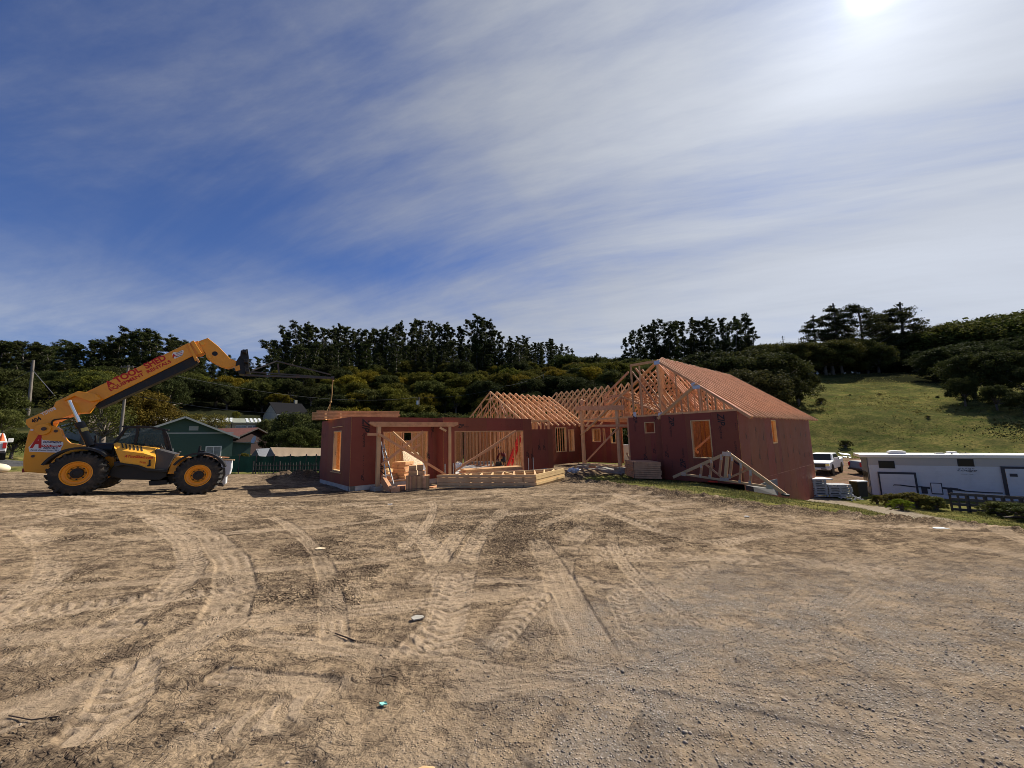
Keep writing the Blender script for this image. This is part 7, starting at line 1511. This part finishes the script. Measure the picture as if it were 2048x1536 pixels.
# tree line along the meadow crest
skyline([(1520, 690), (1545, 686), (1580, 684), (1620, 684), (1660, 676), (1690, 676), (1720, 682), (1760, 686)], 15, 132, 'brown green oak in the line along the crest of the grassy hill', 'oaks along the crest of the grassy hill', OAK, 'oak_tree', (.9, 1.25), (.95, .88, .6), 5, 8)
skyline([(1530, 712), (1600, 712), (1680, 712), (1760, 706), (1850, 704)], 19, 138, 'dark undergrowth tree filling the crest line', 'undergrowth trees on the crest', OAK, 'oak_tree', (1.3, 1.7), (.5, .55, .5), 6, 10)
for kd, x, y, Y, wd, lab in ((0, 1626, 634, 150, 1.15, 'leftmost cone-shaped pine on the crest, leaning slightly'), (1, 1663, 613, 150, 1.25, 'narrow column-shaped pine, second from the left on the crest'), (2, 1713, 613, 148, 1.15, 'broad spreading pine with a forked dark trunk on the crest'), (3, 1745, 632, 152, 1.0, 'lower pine between the spreading pine and the tall right pine'), (0, 1797, 610, 150, 1.5, 'tall dense pine at the right end of the crest group'), (1, 1684, 648, 155, 1.3, 'short pine between column pine and spreading pine'), (3, 1768, 640, 154, 1.0, 'low pine touching the left side of the tall right pine')):
    tree_px('pine_tree', PINE[kd], x, y, Y, lab, group='pines on the hill crest', col=(.62, .62, .60), wide=wd)
# wooded hill on the right
skyline([(1810, 668), (1850, 658), (1890, 648), (1920, 642), (1960, 636), (1990, 634), (2020, 626), (2060, 616), (2120, 610)], 13, 150, 'round tree on the skyline of the wooded hill at the right', 'skyline trees of the wooded hill at the right', OAK, 'oak_tree', (1.2, 1.6), (.95, .98, .6), 4, 10)
wood(60, (1770, 2150), (104, 150), 'dark trees of the wooded hill at the right', lambda x, y: ('dark tree inside the wooded hill at the right', jc((.5, .58, .5))), name='oak_tree', hh=(6, 10), wide=(1.1, 1.5), skip=lambda x, Y: x < 1900-(Y-104)*2.6)
for x, y, Y, wd, lab in ((1932, 704, 80, 1.0, 'left crown of the great oak pair on the right slope'), (1992, 698, 78, 1.05, 'right crown of the great oak pair on the right slope'), (2048, 732, 72, 1.0, 'dark oak at the right edge beside the great pair'), (1985, 768, 70, .9, 'low dark oak under the great pair'), (2040, 780, 66, 1.0, 'lowest dark oak at the right edge of the slope'), (1920, 752, 76, .8, 'small oak hanging below the left great crown')):
    tree_px('oak_tree', rt.choice(OAK), x, y, Y, lab, col=(.62, .66, .55), wide=wd)
tree_px('oak_tree', OAK[1], 1588, 738, 92, 'small dark oak at the left corner of the meadow', col=(.6, .6, .5), wide=1.0)
# nearer trees round the neighbours
for kd, x, y, Y, wd, c, lab in ((OAK[0], -12, 766, 50, .9, (.62, .66, .48), 'grey green tree at the far left edge'), (OAK[2], 14, 815, 46, .9, (1.25, 1.25, 1.0), 'pale silvery shrub tree under the far left tree'), (OAK[1], 30, 862, 33, 1.3, (.45, .5, .4), 'low dark bush behind the rear of the telehandler'),
        (BARE, 180, 780, 56, 1.4, (1.0, .9, .65), 'thin half bare tree behind the lift cylinder'), (BARE, 215, 800, 50, 1.2, (.9, .9, .62), 'sparse grey tree left of the utility pole'), (OAK[3], 280, 775, 66, 1.0, (1.35, .9, .45), 'rusty brown tree behind the green house roof'),
        (BARE, 320, 800, 68, 1.1, (1.3, .85, .5), 'reddish half bare tree right of the rusty tree'), (BARE, 385, 822, 70, 1.2, (1.6, 1.3, .9), 'bare brown tree over the striped roof'), (BARE, 432, 824, 72, .9, (1.6, 1.3, .9), 'bare twiggy tree between the two striped roofs'), (OAK[0], 472, 822, 90, .7, (1.7, 1.5, .7), 'small olive tree beside the striped roof house'),
        (OAK[2], 590, 820, 60, 1.0, (.75, .8, .7), 'dense dark tree in front of the pale house on the slope'), (OAK[1], 600, 850, 52, 1.15, (.75, .8, .6), 'bushy tree between the red cabin and the garage'), (OAK[3], 560, 860, 54, 1.1, (.5, .55, .45), 'dark bush beside the satellite dish'), (OAK[0], 632, 842, 56, 1.0, (.5, .55, .5), 'dark tree touching the left end of the garage bundle'),
        (OAK[2], 540, 835, 80, .9, (1.3, 1.3, 1.2), 'grey green shrub right of the striped roof house'), (OAK[1], 488, 905, 46, .9, (1.2, 1.0, .5), 'olive hedge bush beside the green house corner')):
    tree_px('garden_tree', kd, x, y, Y, lab, col=c, wide=wd)
# scrub on the meadow, bushes before the trailer
labs = ['small dark shrub high on the left of the meadow', 'round dark shrub on the left of the meadow', 'low grey shrub in the middle of the meadow', 'flat shrub right of the meadow centre', 'grey brush patch under the crest cars', 'long brush patch right of the crest cars', 'dark shrub low on the meadow', 'shrub on the right of the meadow', 'lone brown shrub near the oak shadow', 'low shrub near the parking area']
for i, (x, y, Y) in enumerate(((1598, 790, 95), (1640, 795, 92), (1700, 790, 96), (1760, 800, 94), (1795, 758, 116), (1835, 758, 116), (1690, 880, 68), (1860, 860, 72), (1878, 812, 86), (1605, 895, 64))): tree_px('shrub', BUSH[i % 2], x, y, Y, labs[i], cat='shrub', col=(1.1, 1.0, .8), wide=1.6 if i in (4, 5) else 1.1)
labs = ['tangled brown bush covering the left end of the trailer skirt', 'brown green bush in front of the trailer slide-out', 'bush at the right end of the brown thicket', 'low green bush at the edge of the dirt road', 'thin brush heap on the pallet fence', 'dark brush at the right end of the pallet fence', 'twiggy bush between bin and thicket']
for i, (x, y, Y, c, wd) in enumerate(((1786, 986, 21, (1.9, 1.5, 1.1), 1.2), (1826, 984, 20.5, (1.8, 1.45, 1.0), 1.3), (1866, 992, 19.8, (1.6, 1.5, 1.0), 1.1), (1800, 1000, 19.3, (2.2, 2.6, .6), 1.2), (2000, 1002, 18.3, (1.2, 1.2, .9), 1.6), (2050, 1006, 17.2, (.9, 1.0, .8), 1.8), (1752, 990, 22.5, (1.4, 1.3, .8), .9))):
    tree_px('bush', BUSH[i % 2], x, y, Y, labs[i], cat='bush', col=c, wide=wd)

wood(40, (640, 1300), (60, 84), 'trees at the foot of the wooded slope behind the garage', lambda x, y: ('round tree at the foot of the wooded slope, lowest row behind the garage roofs', jc((.75, .78, .6), .25)), hh=(5, 8))
